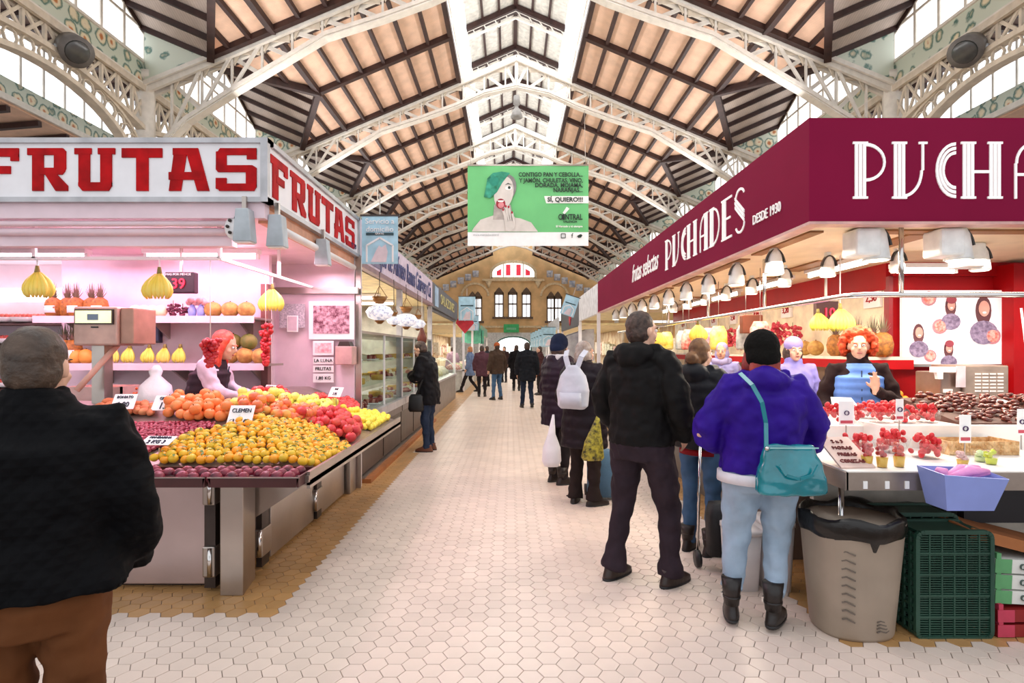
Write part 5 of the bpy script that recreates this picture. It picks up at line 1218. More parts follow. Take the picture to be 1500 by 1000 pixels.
fproto('clem2', 'clementine', mat('clementine_yellow', 'f0b41c', .45, col2='d2b836', vs=5, bump=.15, bs=120), .031, (1, 1, .9), grn_st, leafm, True)
fproto('date', 'date', mat('red_date_skin', '8f2437', .3, col2='c2556a', vs=14), .014, (1, 1, 2.1))
fproto('orange', 'orange', mat('orange_skin', 'f0742a', .45, col2='f6a060', vs=3, bump=.2, bs=110), .042, (1, 1, .93), grn_st, None, True)
fproto('potato', 'sweet_potato', mat('sweet_potato_skin', 'c46a40', .7, col2='e39a6a', vs=6), .03, (1, 1, 1.7), wob=.15)
fproto('apple', 'apple', mat('pink_apple_skin', 'dc5a44', .4, col2='eeb04e', vs=5), .042, (1, 1, .92), brn_st, None, True)
fproto('pome', 'pomegranate', mat('pomegranate_skin', 'c41830', .4, col2='e0604e', vs=4), .043, (1, 1, .95), mat('pomegranate_crown', 'b84a40', .6), None, True)
fproto('lemon', 'lemon', mat('lemon_skin', 'f7dc34', .4, col2='f3e873', vs=4, bump=.15, bs=120), .031, (1, 1, 1.35))
fproto('pear', 'green_apple', mat('green_yellow_skin', 'dbe05a', .4, col2='f2e98a', vs=4), .041, (1, 1, .95), brn_st, None, True)
fproto('tomato', 'tomato', mat('tomato_skin', 'cf1c28', .25, col2='e0473a', vs=3, coat=.4), .036, (1, 1, .82), grn_st, None, True)
fproto('straw', 'strawberry', mat('strawberry_skin', 'c4101a', .4, col2='e03a40', vs=30), .02, (1, 1, 1.25), None, None)
fproto('ddate', 'dark_date', mat('dark_date_skin', '4a1c16', .25, col2='8a4030', vs=18, coat=.4), .013, (1, 1, 2.0))
def hs(x, y): return .80 + max(0, min(.34 * (y - 3.52), .42 * (-1.27 - x), .38))
def inv(px, py):
    best = None
    for k in range(300):
        Y = 3.3 + k * .01; x = wx(px, Y); z = wz(py, Y); d = abs(z - hs(x, Y) - .04)
        if best is None or d < best[0]: best = (d, x, Y)
    return best[1:]
def inside(p, poly):
    c = False; x, y = p
    for (x0, y0), (x1, y1) in zip(poly, poly[1:] + poly[:1]):
        if (y0 > y) != (y1 > y) and x < (x1 - x0) * (y - y0) / (y1 - y0) + x0: c = not c
    return c
def heap(key, pxpoly, label, cat, group, sp=1.75, cap=300, layers=1, keys=None, flat=False):
    me, pa, name, r, st = FP[key]; poly = [inv(*p) for p in pxpoly]; xs_ = [p[0] for p in poly]; ys_ = [p[1] for p in poly]; n = 0
    s = r * sp * (1.15 if st[2] > 1.5 else 1)
    for L in range(layers):
        y = min(ys_) + L * s * .5; row = 0
        while y < max(ys_):
            x = min(xs_) + (s / 2 if row % 2 else 0) + L * s * .5
            while x < max(xs_):
                if n < cap and inside((x, y), poly) and (L == 0 or fr.random() < .55):
                    k = fr.choice(keys) if keys else key
                    o = fput(k, x + fr.uniform(-.4, .4) * r, y + fr.uniform(-.4, .4) * r, hs(x, y) + r * .9 + L * r * 1.3 - .028 + fr.uniform(0, .55) * r, label, cat, group, fr.uniform(.88, 1.1))
                    if st[2] > 1.2: o.rotation_euler = (PI / 2 + fr.uniform(-.3, .3), 0, fr.uniform(-.8, .8) if flat else fr.uniform(0, 6))
                    n += 1
                x += s
            y += s * .87; row += 1
# plums in the trays
for i in range(90):
    x = -3.3 + (i % 30) * .069 + fr.uniform(-.01, .01); y = 3.33 + (i // 30) * .085 + fr.uniform(-.012, .012)
    if fr.random() < .16 or x > -1.28: continue
    if -2.8 < x < -2.28: fput('lemon', x, y, .805 + .01, 'yellow lemon in the dark tray beside the old man', 'lemon', 'lemons in the dark tray', fr.uniform(.9, 1.2)).rotation_euler.x = 1.5; continue
    fput('plum', x, y, .803, 'dark red plum in the front trays of the left counter', 'plum', 'plums in the front trays', fr.uniform(.9, 1.08))
heap('clem', [(222, 668), (452, 676), (515, 648), (470, 618), (405, 606), (345, 612), (300, 622), (245, 645)], 'yellow-orange clementine in the big pile on the left counter', 'clementine', 'clementines in the big pile', 1.85, 300, keys=['clem', 'clem2', 'clem2'])
heap('date', [(150, 606), (232, 598), (305, 602), (318, 612), (240, 640), (205, 655), (150, 655)], 'glossy red-purple date in the long heap on the left counter', 'date', 'red dates on the left counter', 2.0, 300, flat=True)
heap('orange', [(232, 600), (262, 580), (330, 580), (345, 600), (300, 610)], 'large orange at the back middle of the left counter', 'orange', 'large oranges on the left counter', 1.8, 60, layers=2)
heap('potato', [(120, 600), (150, 582), (225, 584), (232, 598)], 'brown-orange sweet potato behind the red dates', 'sweet potato', 'sweet potatoes on the left counter', 1.7, 60)
heap('apple', [(345, 608), (352, 592), (430, 592), (466, 602), (470, 614), (405, 604)], 'pink and yellow apple in the middle of the left counter', 'apple', 'pink apples on the left counter', 1.8, 70, layers=2)
heap('pome', [(430, 606), (480, 604), (500, 598), (532, 624), (515, 640), (470, 620)], 'bright red pomegranate near the aisle edge of the left counter', 'pomegranate', 'pomegranates on the left counter', 1.8, 70, layers=2)
heap('lemon', [(500, 596), (540, 596), (573, 606), (535, 624)], 'yellow lemon at the far aisle end of the left counter', 'lemon', 'lemons at the far aisle end', 1.9, 90, layers=2, flat=True)
heap('pear', [(335, 592), (345, 580), (400, 578), (470, 588), (500, 596), (470, 604), (430, 592)], 'yellow-green apple at the back of the left counter', 'apple', 'yellow-green apples on the left counter', 1.8, 90, layers=2)
heap('tomato', [(368, 580), (378, 572), (420, 572), (430, 582)], 'dark red tomato heap behind the yellow-green apples', 'tomato', 'tomatoes behind the yellow-green apples', 1.8, 40, layers=2)
heap('tomato', [(455, 584), (462, 574), (515, 582), (530, 594), (500, 596)], 'dark red tomato beside the white end post', 'tomato', 'tomatoes beside the end post', 1.8, 60, layers=2)
# price cards
def card(px, py, Y, w, h_, words, lab, rx=60, rz=0, grp=None, z=None):
    x = wx(px, Y); z = wz(py, Y) if z is None else z
    t = thing('price_card', lab, 'price card', (x, Y, z - h_ / 2), grp); M_ = Matrix.Translation((x, Y, z)) @ Euler((R(rx), 0, R(rz))).to_matrix().to_4x4()
    B().box(-w / 2, w / 2, -h_ / 2, h_ / 2, -.002, .002).xf(M_).build('card', paper, t)
    for i, (s_, sz) in enumerate(words):
        p = M_ @ Vector((0, h_ * (.28 - .5 * i), .004)); o = text(s_, sz, mat('blue_black_ink', '23243c', .7), t, p, (rx, 0, rz), sx=.85)
    B().bar((x, Y + .01, z - h_ / 2), (x, Y + .01, z - h_ / 2 - .08), .006).build('pin', steel, t)
card(352, 612, 4.15, .18, .2, [('CLEMEN', .045), ('1.50', .085)], 'white handwritten price card standing in the clementines')
card(246, 590, 4.35, .22, .13, [('GRANADA', .035), ('1.50', .08)], 'white price card behind the red dates reading 1.50', 55)
card(182, 588, 4.3, .16, .13, [('BONIATO', .03), ('1.80', .06)], 'lilac-white price card in the sweet potatoes', 55, 8)
card(162, 606, 4.0, .16, .12, [('DATIL', .035), ('4.95', .06)], 'small white price card at the left end of the red dates', 40, 5)
card(232, 645, 3.7, .2, .1, [('MANDARINA', .03), ('2 KG 3', .05)], 'flat pinkish price card between plum trays and clementines', 25, -5)
card(394, 572, 5.0, .12, .11, [('TOM', .03), ('2.50', .04)], 'small price card in the back tomatoes', 60, -25)
card(492, 574, 5.4, .16, .1, [('RAF', .03), ('3.95', .04)], 'small price card in the tomatoes beside the end post', 60, -30)
# orange tray divider and white bag, crate behind
t = thing('carrot_crate', 'shallow crate of orange produce behind the counter under the scale', 'crate', (wx(155, 4.9), 4.9, .95))
for a in (0, 1): B().box(wx(112, 4.9), wx(195, 4.9), 4.75 + .3 * a, 4.77 + .3 * a, 1.12, 1.24).build('side_board', mat('pink_crate_board', 'd9b0a8', .6), t)
for px in (112, 193): B().box(wx(px, 4.9), wx(px + 2, 4.9), 4.75, 5.07, 1.12, 1.24).build('end_board', mat('pink_crate_board', 'd9b0a8'), t)
B().box(wx(112, 4.9), wx(195, 4.9), 4.75, 5.07, 1.1, 1.12).build('crate_floor', mat('pink_crate_board', 'd9b0a8'), t); B().box(wx(140, 4.9), wx(150, 4.9), 4.85, 4.95, 0, 1.1).build('stand', steel, t)
fproto('carrot', 'carrot', mat('carrot_skin', 'ea6a2a', .5), .018, (1, 1, 3.4))
for i in range(26): fput('carrot', wx(118, 4.9) + fr.uniform(0, .42), 4.8 + fr.uniform(0, .22), 1.15 + fr.uniform(0, .08), 'orange carrot in the shallow crate under the scale', 'carrot', 'carrots in the shallow crate').rotation_euler = (1.5, 0, fr.uniform(1.2, 1.9))
t = thing('white_bag', 'white knotted plastic bag standing behind the price cards', 'bag', (wx(228, 4.75), 4.75, 1.0)); x = wx(228, 4.75)
B().loft([(x, 4.75, .98, .12, .08), (x, 4.75, 1.08, .15, .1), (x, 4.75, 1.25, .12, .08), (x, 4.75, 1.33, .04, .03), (x, 4.75, 1.37, .055, .03), (x + .01, 4.75, 1.42, .02, .02)], 18, p=2.6).build('bag_film', mat('white_bag_film', 'f6f2f4', .35, bump=.7, bs=12, var=.05), t)
t = thing('wooden_pole', 'pale wooden pole leaning over the left counter', 'pole', (wx(118, 4.4), 4.4, 1.1)); B().tube([(wx(112, 4.4), 4.4, wz(572, 4.4)), (wx(146, 4.4), 4.6, wz(505, 4.5))], .022, 10).build('shaft', mat('pale_pink_wood', 'dca998', .6), t)
# bananas
ban_m = mat('banana_skin', 'f5cf3c', .45, col2='f9e07a', vs=5); ban_g = mat('banana_green_skin', 'd9d54a', .45, col2='f2e26a', vs=5)
def bananas(x, y, z, lab, n=9, s=1.0, m=ban_m, hang=None, grp=None, spread_=1.0, rz=0):
    t = thing('banana_bunch', lab, 'bananas', (x, y, z - .2 * s), grp)
    for i in range(n):
        a = (i - (n - 1) / 2) * .27 * spread_ + rz; rr = .02 * s; lay = i % 2
        dx, dy = math.sin(a), -math.cos(a) * .55
        pts = []
        for k in range(7):
            u_ = k / 6; rad = (.015 + .085 * math.sin(u_ * 2.3)) * s + lay * .01; zz_ = -.02 - .2 * u_ + .03 * u_ * u_
            pts.append((x + dx * rad, y + dy * rad, z + zz_ * s))
        B().tube(pts, [.008 * s, .015 * s, rr, rr * 1.05, rr, .014 * s, .005 * s], 8).build('banana', m, t)
    B().tube([(x, y, z + .03 * s), (x, y, z - .03 * s)], [.012, .022], 8).build('stalk', mat('banana_stalk', '8a7a3a', .6), t)
    if hang: B().tube([(x, y, z), (x, y, hang)], .006, 6).build('cord', white_p, t)
    return t
bananas(wx(58, 4.3), 4.28, wz(396, 4.3), 'yellow banana bunch hanging at the upper left of the fruit stall', 8, 1.1, hang=2.23, rz=.5)
bananas(wx(236, 4.3), 4.28, wz(398, 4.3), 'fat yellow banana bunch hanging in the middle of the fruit stall', 9, 1.1, hang=2.23)
bananas(RXL, 5.25, wz(421, 5.25), 'greenish-yellow banana bunch hanging from the aisle-side rail', 9, 1.15, ban_g, hang=2.23)
for i, (px, m_) in enumerate(((160, ban_m), (183, ban_g), (212, ban_g), (235, ban_m), (258, ban_g))):
    t = bananas(wx(px, 5.35), 5.42, 1.58, 'yellow banana hand lying on the lower shelf, position %s' % ['at the far left', 'second from left', 'in the middle', 'fourth from left', 'nearest the red-haired vendor'][i], 6, .8, m_)
# melons, papaya, pineapples
mel = mat('netted_melon', 'a8743c', .7, col2='d0a85a', vs=18, bump=.5, bs=40); mel2 = mat('green_melon', '5f6a2c', .6, col2='8a7a3c', vs=14)
def ballthing(name, lab, cat, x, y, z, r, m, st=(1, 1, 1), grp=None, sticker=None, rot=(0, 0, 0)):
    me = fruit_mesh(name, m, r, st, .03, 18, 12); o = bpy.data.objects.new(name, me); COL.objects.link(o); o.location = (x, y, z); o.rotation_euler = rot; tag(o, lab, cat, grp)
    B().tube([(0, 0, r * st[2] * .95), (.005, 0, r * st[2] * 1.08)], r * .08, 6).build('stem', brn_st, o, world=False)
    if sticker: B().slab([(-r * .35, -r * .96, -r * .2), (r * .25, -r * .96, -r * .3), (r * .3, -r * .93, r * .3), (-r * .3, -r * .93, r * .35)], .004).build('sticker', paper, o, world=False)
    return o
for i, px in enumerate((312, 337, 361)): ballthing('melon', ['left netted brown melon on the upper shelf', 'middle netted brown melon on the upper shelf', 'right netted yellow-brown melon on the upper shelf'][i], 'melon', wx(px, 5.45), 5.45, 1.855 + .078, .078, mel, (1.05, 1, .98))
for i, (px, z_, m_, st_) in enumerate(((337, 1.5, mel, None), (359, 1.5, mel, None), (381, 1.49, mel, None), (340, 1.63, mel2, 1), (363, 1.63, mel2, None))):
    ballthing('melon', ['brown melon at the left of the lower shelf stack', 'big brown melon in the middle of the lower shelf stack', 'brown melon at the right of the lower shelf stack', 'green melon with white sticker on top of the stack', 'green melon on top of the stack next to the red string'][i], 'melon', wx(px, 5.4), 5.4 if z_ < 1.6 else 5.42, z_ - .005, .078, m_, grp=None, sticker=st_)
pine_b = mat('pineapple_skin', 'b8752e', .6, col2='7a4a1e', vs=30, bump=.8, bs=50); pine_l = mat('pineapple_leaf', '6a7a52', .6, col2='8a5a5c', vs=9)
def pineapple(x, y, z, lab, s=1.0, grp=None, white=False):
    t = thing('pineapple', lab, 'pineapple', (x, y, z), grp)
    B().loft([(x, y, z, .035 * s, .035 * s), (x, y, z + .03 * s, .06 * s, .06 * s), (x, y, z + .09 * s, .068 * s, .068 * s), (x, y, z + .15 * s, .055 * s, .055 * s), (x, y, z + .175 * s, .025 * s, .025 * s)], 14).build('fruit_body', pine_b, t)
    b = B()
    for i in range(20):
        a = i * 2.4; l = (.05 + .1 * (i / 20)) * s; o_ = .06 * s * (1 - i / 24); c, q = math.cos(a), math.sin(a); zb_ = z + .165 * s
        b.slab([(x + c * .012 - q * .01, y + q * .012 + c * .01, zb_), (x + c * .012 + q * .01, y + q * .012 - c * .01, zb_), (x + c * o_, y + q * o_, zb_ + l)], .002)
    b.build('leaf_crown', pine_l, t)
    if white: B().loft([(x, y - .03 * s, z + .04 * s, .05 * s, .035 * s), (x, y - .03 * s, z + .1 * s, .052 * s, .04 * s)], 12).build('paper_collar', paper, t)
    return t
for i, px in enumerate((82, 98, 115, 133, 150)): pineapple(wx(px, 5.45), 5.42 + .04 * (i % 2), 1.855, ['pineapple with paper collar at the left end of the upper shelf', 'second pineapple on the upper shelf of the left stall', 'middle pineapple on the upper shelf of the left stall', 'fourth pineapple on the upper shelf of the left stall', 'thin dark pineapple right of the others on the upper shelf'][i], 1.1, None, i % 2 == 0)
for i, px in enumerate((92, 104)): pineapple(wx(px, 5.4), 5.42, 1.415, ['green pineapple on the lower shelf behind the old man', 'pineapple beside the papayas on the lower shelf'][i], 1.3, None, i == 1)
pap = mat('papaya_skin', 'e8862e', .5, col2='f0a850', vs=4)
for i, px in enumerate((112, 126)): ballthing('papaya', ['orange papaya on the lower shelf, left one', 'orange papaya on the lower shelf, right one'][i], 'papaya', wx(px, 5.4), 5.4, 1.415 + .07, .065, pap, (1, 1, 1.1), rot=(0, 0, i))
man_ = mat('pale_mango', 'f0c69a', .5, col2='f7e0b8', vs=5)
for i, px in enumerate((204, 216, 228, 240)): ballthing('mango', ['pale mango at the left of the heap under the banana bunch', 'pale mango second in the heap under the banana bunch', 'pale mango third in the heap under the banana bunch', 'pale mango at the right of the heap under the banana bunch'][i], 'mango', wx(px, 5.45), 5.4, 1.855 + .06, .058, man_, (1, 1, 1.05), rot=(1.2, 0, i))
grp_m = mat('dark_grape_skin', '5a2038', .3, col2='8a3a55', vs=9)
def cluster(x, y, z, w, hh, n, m, lab, cat='grapes', name='grape_cluster', r=.012, grp=None, string=None):
    t = thing(name, lab, cat, (x, y, z - hh), grp); b = B()
    for i in range(n):
        u_ = fr.random(); a = fr.uniform(0, 6.28); rad = w * (1 - u_ * .7) * fr.random() ** .5
        b.ball((x + rad * math.cos(a), y + rad * .7 * math.sin(a), z - hh * u_), r, 7, 5)
    tag(b.build('berries', m, t), kind='stuff'); B().tube([(x, y, z - .02), (x, y, z + .04 if not string else string)], .004, 5).build('cord' if string else 'stalk', white_p if string else grn_st, t)
    return t
cluster(wx(252, 5.4), 5.42, 1.98, .09, .11, 60, grp_m, 'dark purple grapes lying on the upper shelf'); cluster(wx(266, 5.4), 5.42, 1.95, .07, .08, 40, grp_m, 'small dark grape bunch beside the blue bags')
for i, px in enumerate((280, 293)):
    t = thing('garlic_bag', ['lilac net bag with pinkish bulbs on the upper shelf, left one', 'lilac net bag with pinkish bulbs on the upper shelf, right one'][i], 'bag', (wx(px, 5.4), 5.42, 1.856)); x = wx(px, 5.4)
    B().loft([(x, 5.42, 1.856, .03, .03), (x, 5.42, 1.93, .04, .035), (x, 5.42, 1.98, .015, .015)], 12).build('blue_net', mat('lilac_blue_net', '9aa6e8', .5), t)
    for q in range(4): B().ball((x + .03 * math.cos(q * 1.6), 5.42 + .03 * math.sin(q * 1.6), 2.0 + .02 * (q % 2)), .03, 10, 7).build('bulb', mat('pink_garlic', 'e8a8a8', .5), t)
pep = mat('red_pepper_skin', 'b4101f', .35, col2='d83a40', vs=12)
cluster(wx(308, 4.3), 4.3, wz(497, 4.3), .075, .2, 70, pep, 'bunch of red dried peppers hanging in front of the red-haired vendor', 'peppers', 'pepper_string', .02, None, 2.24)
cluster(wx(382, 5.0), 5.1, wz(475, 5.0), .06, .36, 90, pep, 'long string of small red onions hanging by the brown post', 'onions', 'onion_string', .019, None, 2.24)
for x_, y_, z_, k in ((wx(308, 4.3), 4.3, wz(497, 4.3), 2), (wx(382, 5.0), 5.1, wz(470, 5.0), 9)):
    pass
# red packed fruit in the neighbour's rack: punnets
pun = mat('red_punnet', 'cf3a34', .4, col2='ef8a78', vs=26); pun2 = mat('dark_red_punnet', '8f2a30', .4, col2='d9605a', vs=26)
pt = thing('fruit_punnet', 'packed red fruit punnets on the tiered rack at the far left', 'punnet', (0, 0, 0), 'red punnets on the far left rack')
B().loft([(0, 0, 0, .09, .07), (0, 0, .05, .11, .085)], 4 * 4, p=5).build('tray', paper, pt, world=False); b = B()
for i in range(14): b.ball((-.08 + .04 * (i % 5), -.05 + .045 * (i // 5), .06), .026, 8, 6)
tag(b.build('berries', pun, pt, world=False), kind='stuff'); pi_ = 0
for z in (.9, 1.15, 1.4, 1.62, 1.85):
    for i in range(9):
        loc = (-6.4 + i * .23, 6.14, z + .0)
        if pi_ == 0: pt.location = loc
        else: copy_tree(pt, loc)
        pi_ += 1
# ---- right stall fruit
fproto('kumq', 'clementine', mat('small_orange_skin', 'f08a2a', .4, col2='f0b848', vs=4), .034)
def rowfruit(key, x0, x1, y0, y1, z, label, cat, group, layers=2, cap=300, sp=1.95):
    me, pa, name, r, st = FP[key]; s = r * sp; n = 0
    for L in range(layers):
        y = y0 + r + L * s / 2
        while y < y1 - r:
            x = x0 + r + L * s / 2
            while x < x1 - r - L * s / 2 + .001:
                if n < cap: fput(key, x + fr.uniform(-.1, .1) * r, y + fr.uniform(-.1, .1) * r, z + r + L * r * 1.4, label, cat, group, fr.uniform(.92, 1.05), parts=L == layers - 1); n += 1
                x += s
            y += s
rowfruit('kumq', 3.32, 3.85, 5.3, 5.75, 1.0, 'orange citrus heaped behind the curly-haired vendor', 'orange', 'oranges behind the curly-haired vendor', 3)
rowfruit('pear', 3.35, 3.85, 5.8, 6.3, 1.0, 'green-yellow fruit heaped on the lower right shelf', 'pear', 'green fruit on the lower right shelf', 3)
rowfruit('tomato', 3.35, 3.85, 6.35, 6.8, 1.0, 'red tomatoes on the lower right shelf', 'tomato', 'tomatoes on the lower right shelf', 3)
for i, (y0_, key, nm) in enumerate(((5.0, 'pome', 'red pomegranates'), (5.9, 'lemon', 'yellow lemons'), (6.8, 'apple', 'pink apples'), (7.7, 'orange', 'oranges'), (8.6, 'pear', 'green apples'), (9.5, 'tomato', 'tomatoes'))):
    rowfruit(key, 2.02, 2.44, y0_, y0_ + .75, 1.02, '%s in a block along the burgundy stall counter' % nm, nm.split()[-1][:-1] if nm.endswith('s') and not nm.endswith('oes') else 'tomato', '%s along the right counter' % nm, 2)
for i, (px, Y_) in enumerate(((1232, 6.0), (1262, 5.75), (1292, 5.6), (1205, 6.4))): pineapple(3.6, Y_ - .1, 1.48, ['pineapple above the vendor on the right shelf, second from the left', 'pineapple directly above the curly hair', 'pineapple nearest the red corner post', 'pineapple at the left of the shelf group'][i], 1.35)
for i, Y_ in enumerate((6.75, 7.0)): ballthing('melon', ['brown melon on the right shelf left of the pineapples', 'second brown melon further along the right shelf'][i], 'melon', 3.62, Y_, 1.48 + .09, .09, mel)
litm = mat('lychee_red', 'b8203a', .4, col2='e05a68', vs=20)
for i in range(9): cluster(3.62, 7.3 + .42 * i, 1.86 + .05 * (i % 2), .16, .3, 55, litm, 'heap of red lychees on their stalks on the right shelf', 'lychees', 'lychee_bunch', .026, 'lychee bunches on the right shelf')
bananas(3.1, 5.35, 1.95, 'large banana bunch above the curly-haired vendor, right one', 9, 1.2, ban_g); bananas(3.08, 5.7, 1.93, 'smaller banana bunch just left of the large one above the vendor', 8, 1.0, ban_g)
B().tube([(3.1, 5.35, 1.95), (3.1, 5.35, 2.44)], .006, 6).build('cord', white_p, [o for o in COL.objects if o.get('label', '').startswith('large banana bunch above')][0])
bananas(RL, 7.6, 1.9, 'yellow bananas hanging over the jeans woman in black', 9, 1.2, ban_m, hang=1.95); bananas(RL, 9.6, 1.86, 'yellow bananas hanging behind the head of the man in black', 8, 1.3, ban_m, hang=1.95)
t = thing('price_display', 'dark red electronic display reading 10 above the pineapples', 'display', (3.3, 5.6, 1.95))
B().box(wx(1196, 6.0), wx(1228, 6.0), 6.0, 6.06, wz(470, 6.0), wz(441, 6.0)).build('case', mat('dark_red_case', '4a1510', .4), t); text('10', .13, mat('red_led', 'ff2038'), t, (wx(1214, 6), 5.99, wz(458, 6)), (90, 0, 0)); B().bar((wx(1212, 6), 6.03, wz(441, 6)), (wx(1212, 6), 6.03, 2.44), .02).build('hanger', steel, t)
t = thing('price_display', 'brown upright scale display left of the lychees on the right stall', 'display', (2.9, 6.8, 1.6)); B().box(wx(1088, 6.6), wx(1118, 6.6), 6.6, 6.7, wz(488, 6.6), wz(461, 6.6)).build('case', mat('brown_case', '7a3a20', .5), t, bevel=.01); B().box(wx(1100, 6.6), wx(1104, 6.6), 6.62, 6.66, .9, wz(488, 6.6)).build('pole', steel, t)
# front of the right counter: bowls, cups, dates, cards
clear = glass_mat('clear_plastic', (.96, .96, .96), .16)
def bowl(x, y, z, r, h_, lab, key='straw', n=16, bn_=True):
    t = thing('clear_bowl', lab, 'bowl', (x, y, z)); B().loft([(x, y, z, r * .6, r * .6), (x, y, z + .004, r * .62, r * .62)], 20).build('bowl_base', clear, t)
    b = B(); n_ = 20; vs = []
    for k, (rr, zz_) in enumerate(((r * .62, 0), (r * .85, h_ * .5), (r, h_))): vs += [(x + rr * math.cos(2 * PI * i / n_), y + rr * math.sin(2 * PI * i / n_), z + zz_) for i in range(n_)]
    b.add(vs, [(k * n_ + i, k * n_ + (i + 1) % n_, (k + 1) * n_ + (i + 1) % n_, (k + 1) * n_ + i) for k in range(2) for i in range(n_)], True).build('bowl_wall', clear, t)
    for i in range(n):
        a = fr.uniform(0, 6.28); u_ = fr.random(); rr = r * .78 * math.sqrt(fr.random()) * (1 - u_ * .25)
        fput(key, x + rr * math.cos(a), y + rr * math.sin(a), z + .025 + u_ * (h_ + .015), 'red strawberry heaped in the clear bowls on the white counter', 'strawberry', 'strawberries in the clear bowls', fr.uniform(.68, .88))
bl = [(1256, 3.5, .9, 'clear bowl of strawberries at the left front of the white counter'), (1305, 3.6, .9, 'clear bowl of strawberries second from the left on the white counter'), (1356, 3.42, .9, 'large clear bowl of strawberries in the middle of the white counter')]
for px, Y, z_, lab in bl: bowl(wx(px, Y), Y, z_, .11, .1, lab, n=36)
for i, (px, Y) in enumerate(((1218, 3.95), (1250, 3.9), (1288, 3.92), (1325, 3.9), (1358, 3.92), (1268, 4.15), (1305, 4.15))):
    bowl(wx(px, Y), Y, 1.05, .1, .08, ['leftmost strawberry bowl on the raised step', 'second strawberry bowl on the raised step', 'third strawberry bowl on the raised step', 'fourth strawberry bowl on the raised step', 'fifth strawberry bowl on the raised step', 'strawberry bowl behind the second on the step', 'strawberry bowl behind the third on the step'][i], n=26)
cupc = [('straw_fill', 'd23a30'), ('mixed_fill', 'c8322c'), ('red_yellow_fill', 'd9482c'), ('pink_fill', 'e6b8b4'), ('pale_green_fill', 'dcecb0'), ('lime_fill', 'd6e03c')]
for i, (px, Y, hh) in enumerate(((1270, 3.16, .135), (1292, 3.14, .125), (1317, 3.15, .135), (1410, 3.2, .07), (1436, 3.3, .06), (1452, 3.22, .08))):
    x = wx(px, Y); t = thing('fruit_cup', ['plastic cup of strawberries and melon, left of the three front cups', 'plastic cup of red fruit in the middle of the three front cups', 'plastic cup of red and yellow fruit, right of the three front cups', 'low cup of pink fruit on the empty right part of the counter', 'low cup of pale green grapes further right on the counter', 'low cup of lime-yellow fruit near the blue basket'][i], 'cup', (x, Y, .9))
    B().loft([(x, Y, .9, .026, .026), (x, Y, .9 + hh, .038, .038)], 16).build('cup_wall', clear, t)
    b = B(); b.loft([(x, Y, .904, .023, .023), (x, Y, .9 + hh * .45, .029, .029)], 14); b.build('lower_fruit', mat('cup_yellow' if i < 4 else cupc[i][0], 'e8b83c' if i < 4 else cupc[i][1], .5), t)
    b = B()
    for q in range(12): b.ball((x + fr.uniform(-.018, .018), Y + fr.uniform(-.018, .018), .9 + hh * fr.uniform(.45, 1.0)), .012, 7, 5)
    tag(b.build('fruit_pieces', mat(cupc[i][0], cupc[i][1], .35), t), kind='stuff')
for i in range(260):
    x = fr.uniform(3.02, 4.1); y = fr.uniform(3.82, 4.36); z = 1.06 + .25 * (y - 3.82) + fr.uniform(0, .03)
    fput('ddate', x, y, z, 'glossy dark brown date in the heap on the raised step', 'date', 'dark dates on the raised step', fr.uniform(.9, 1.3)).rotation_euler = (PI / 2 + fr.uniform(-.4, .4), 0, fr.uniform(0, 3.1))
t = thing('date_slope', 'sloping tray under the dark dates', 'tray', (3.5, 4.1, 1.05)); B().prism([(3.8, 1.05), (4.38, 1.05), (4.38, 1.18), (3.8, 1.06)], 'x', 3.0, 4.15).build('tray_body', mat('dark_brown_tray', '5a3428', .6), t)
wk = mat('wicker', 'e8c898', .7, col2='b8864e', vs=30, bump=.6, bs=60)
t = thing('wicker_basket', 'long shallow wicker basket in front of the dark dates', 'basket', (3.0, 3.6, .9))
x0, x1 = wx(1392, 3.5), wx(1492, 3.5)
for j in range(4):
    z = .915 + j * .02; b = B()
    for i in range(26): b.bar((x0 + (x1 - x0) * i / 26, 3.5 + .006 * (-1) ** (i + j), z), (x0 + (x1 - x0) * (i + 1) / 26, 3.5 - .006 * (-1) ** (i + j), z), .008, .018)
    b.build('weave_row', wk, t)
B().box(x0, x1, 3.5, 3.72, .9, .91).build('basket_floor', wk, t); B().box(x0, x1, 3.71, 3.72, .9, .98).build('back_side', wk, t)
for x in (x0, x1): B().box(x - .006, x + .006, 3.5, 3.72, .9, .985).build('end_side', wk, t)
def tagcard(px, py, Y, lab, hh=.12, ww_=.05):
    x, z = wx(px, Y), wz(py, Y); t = thing('price_tag', lab, 'price card', (x, Y, z - hh / 2)); B().box(x - ww_ / 2, x + ww_ / 2, Y, Y + .003, z - hh / 2, z + hh / 2).build('card', paper, t)
    text('O', .045, mat('purple_ink', '4a2a5a', .6), t, (x, Y - .003, z), (90, 0, 0)); B().box(x - ww_ * .4, x + ww_ * .4, Y - .003, Y, z - hh * .42, z - hh * .3).build('red_band', mat('red_tag_band', 'c84a5a', .6), t); B().box(x - .003, x + .003, Y + .003, Y + .008, .9, z).build('pin', steel, t)
tagcard(1414, 628, 3.45, 'tall white tag with purple ring standing in the wicker basket', .17, .07); tagcard(1240, 605, 3.75, 'white tag standing among the left strawberry bowls', .16, .1); tagcard(1318, 600, 3.7, 'narrow white tag between the strawberry bowls', .14, .05); tagcard(1497, 618, 3.7, 'pink-white tag cut by the right frame edge', .17, .06)
pb = [(1368, 3.95, .3), (1408, 3.95, .12)]
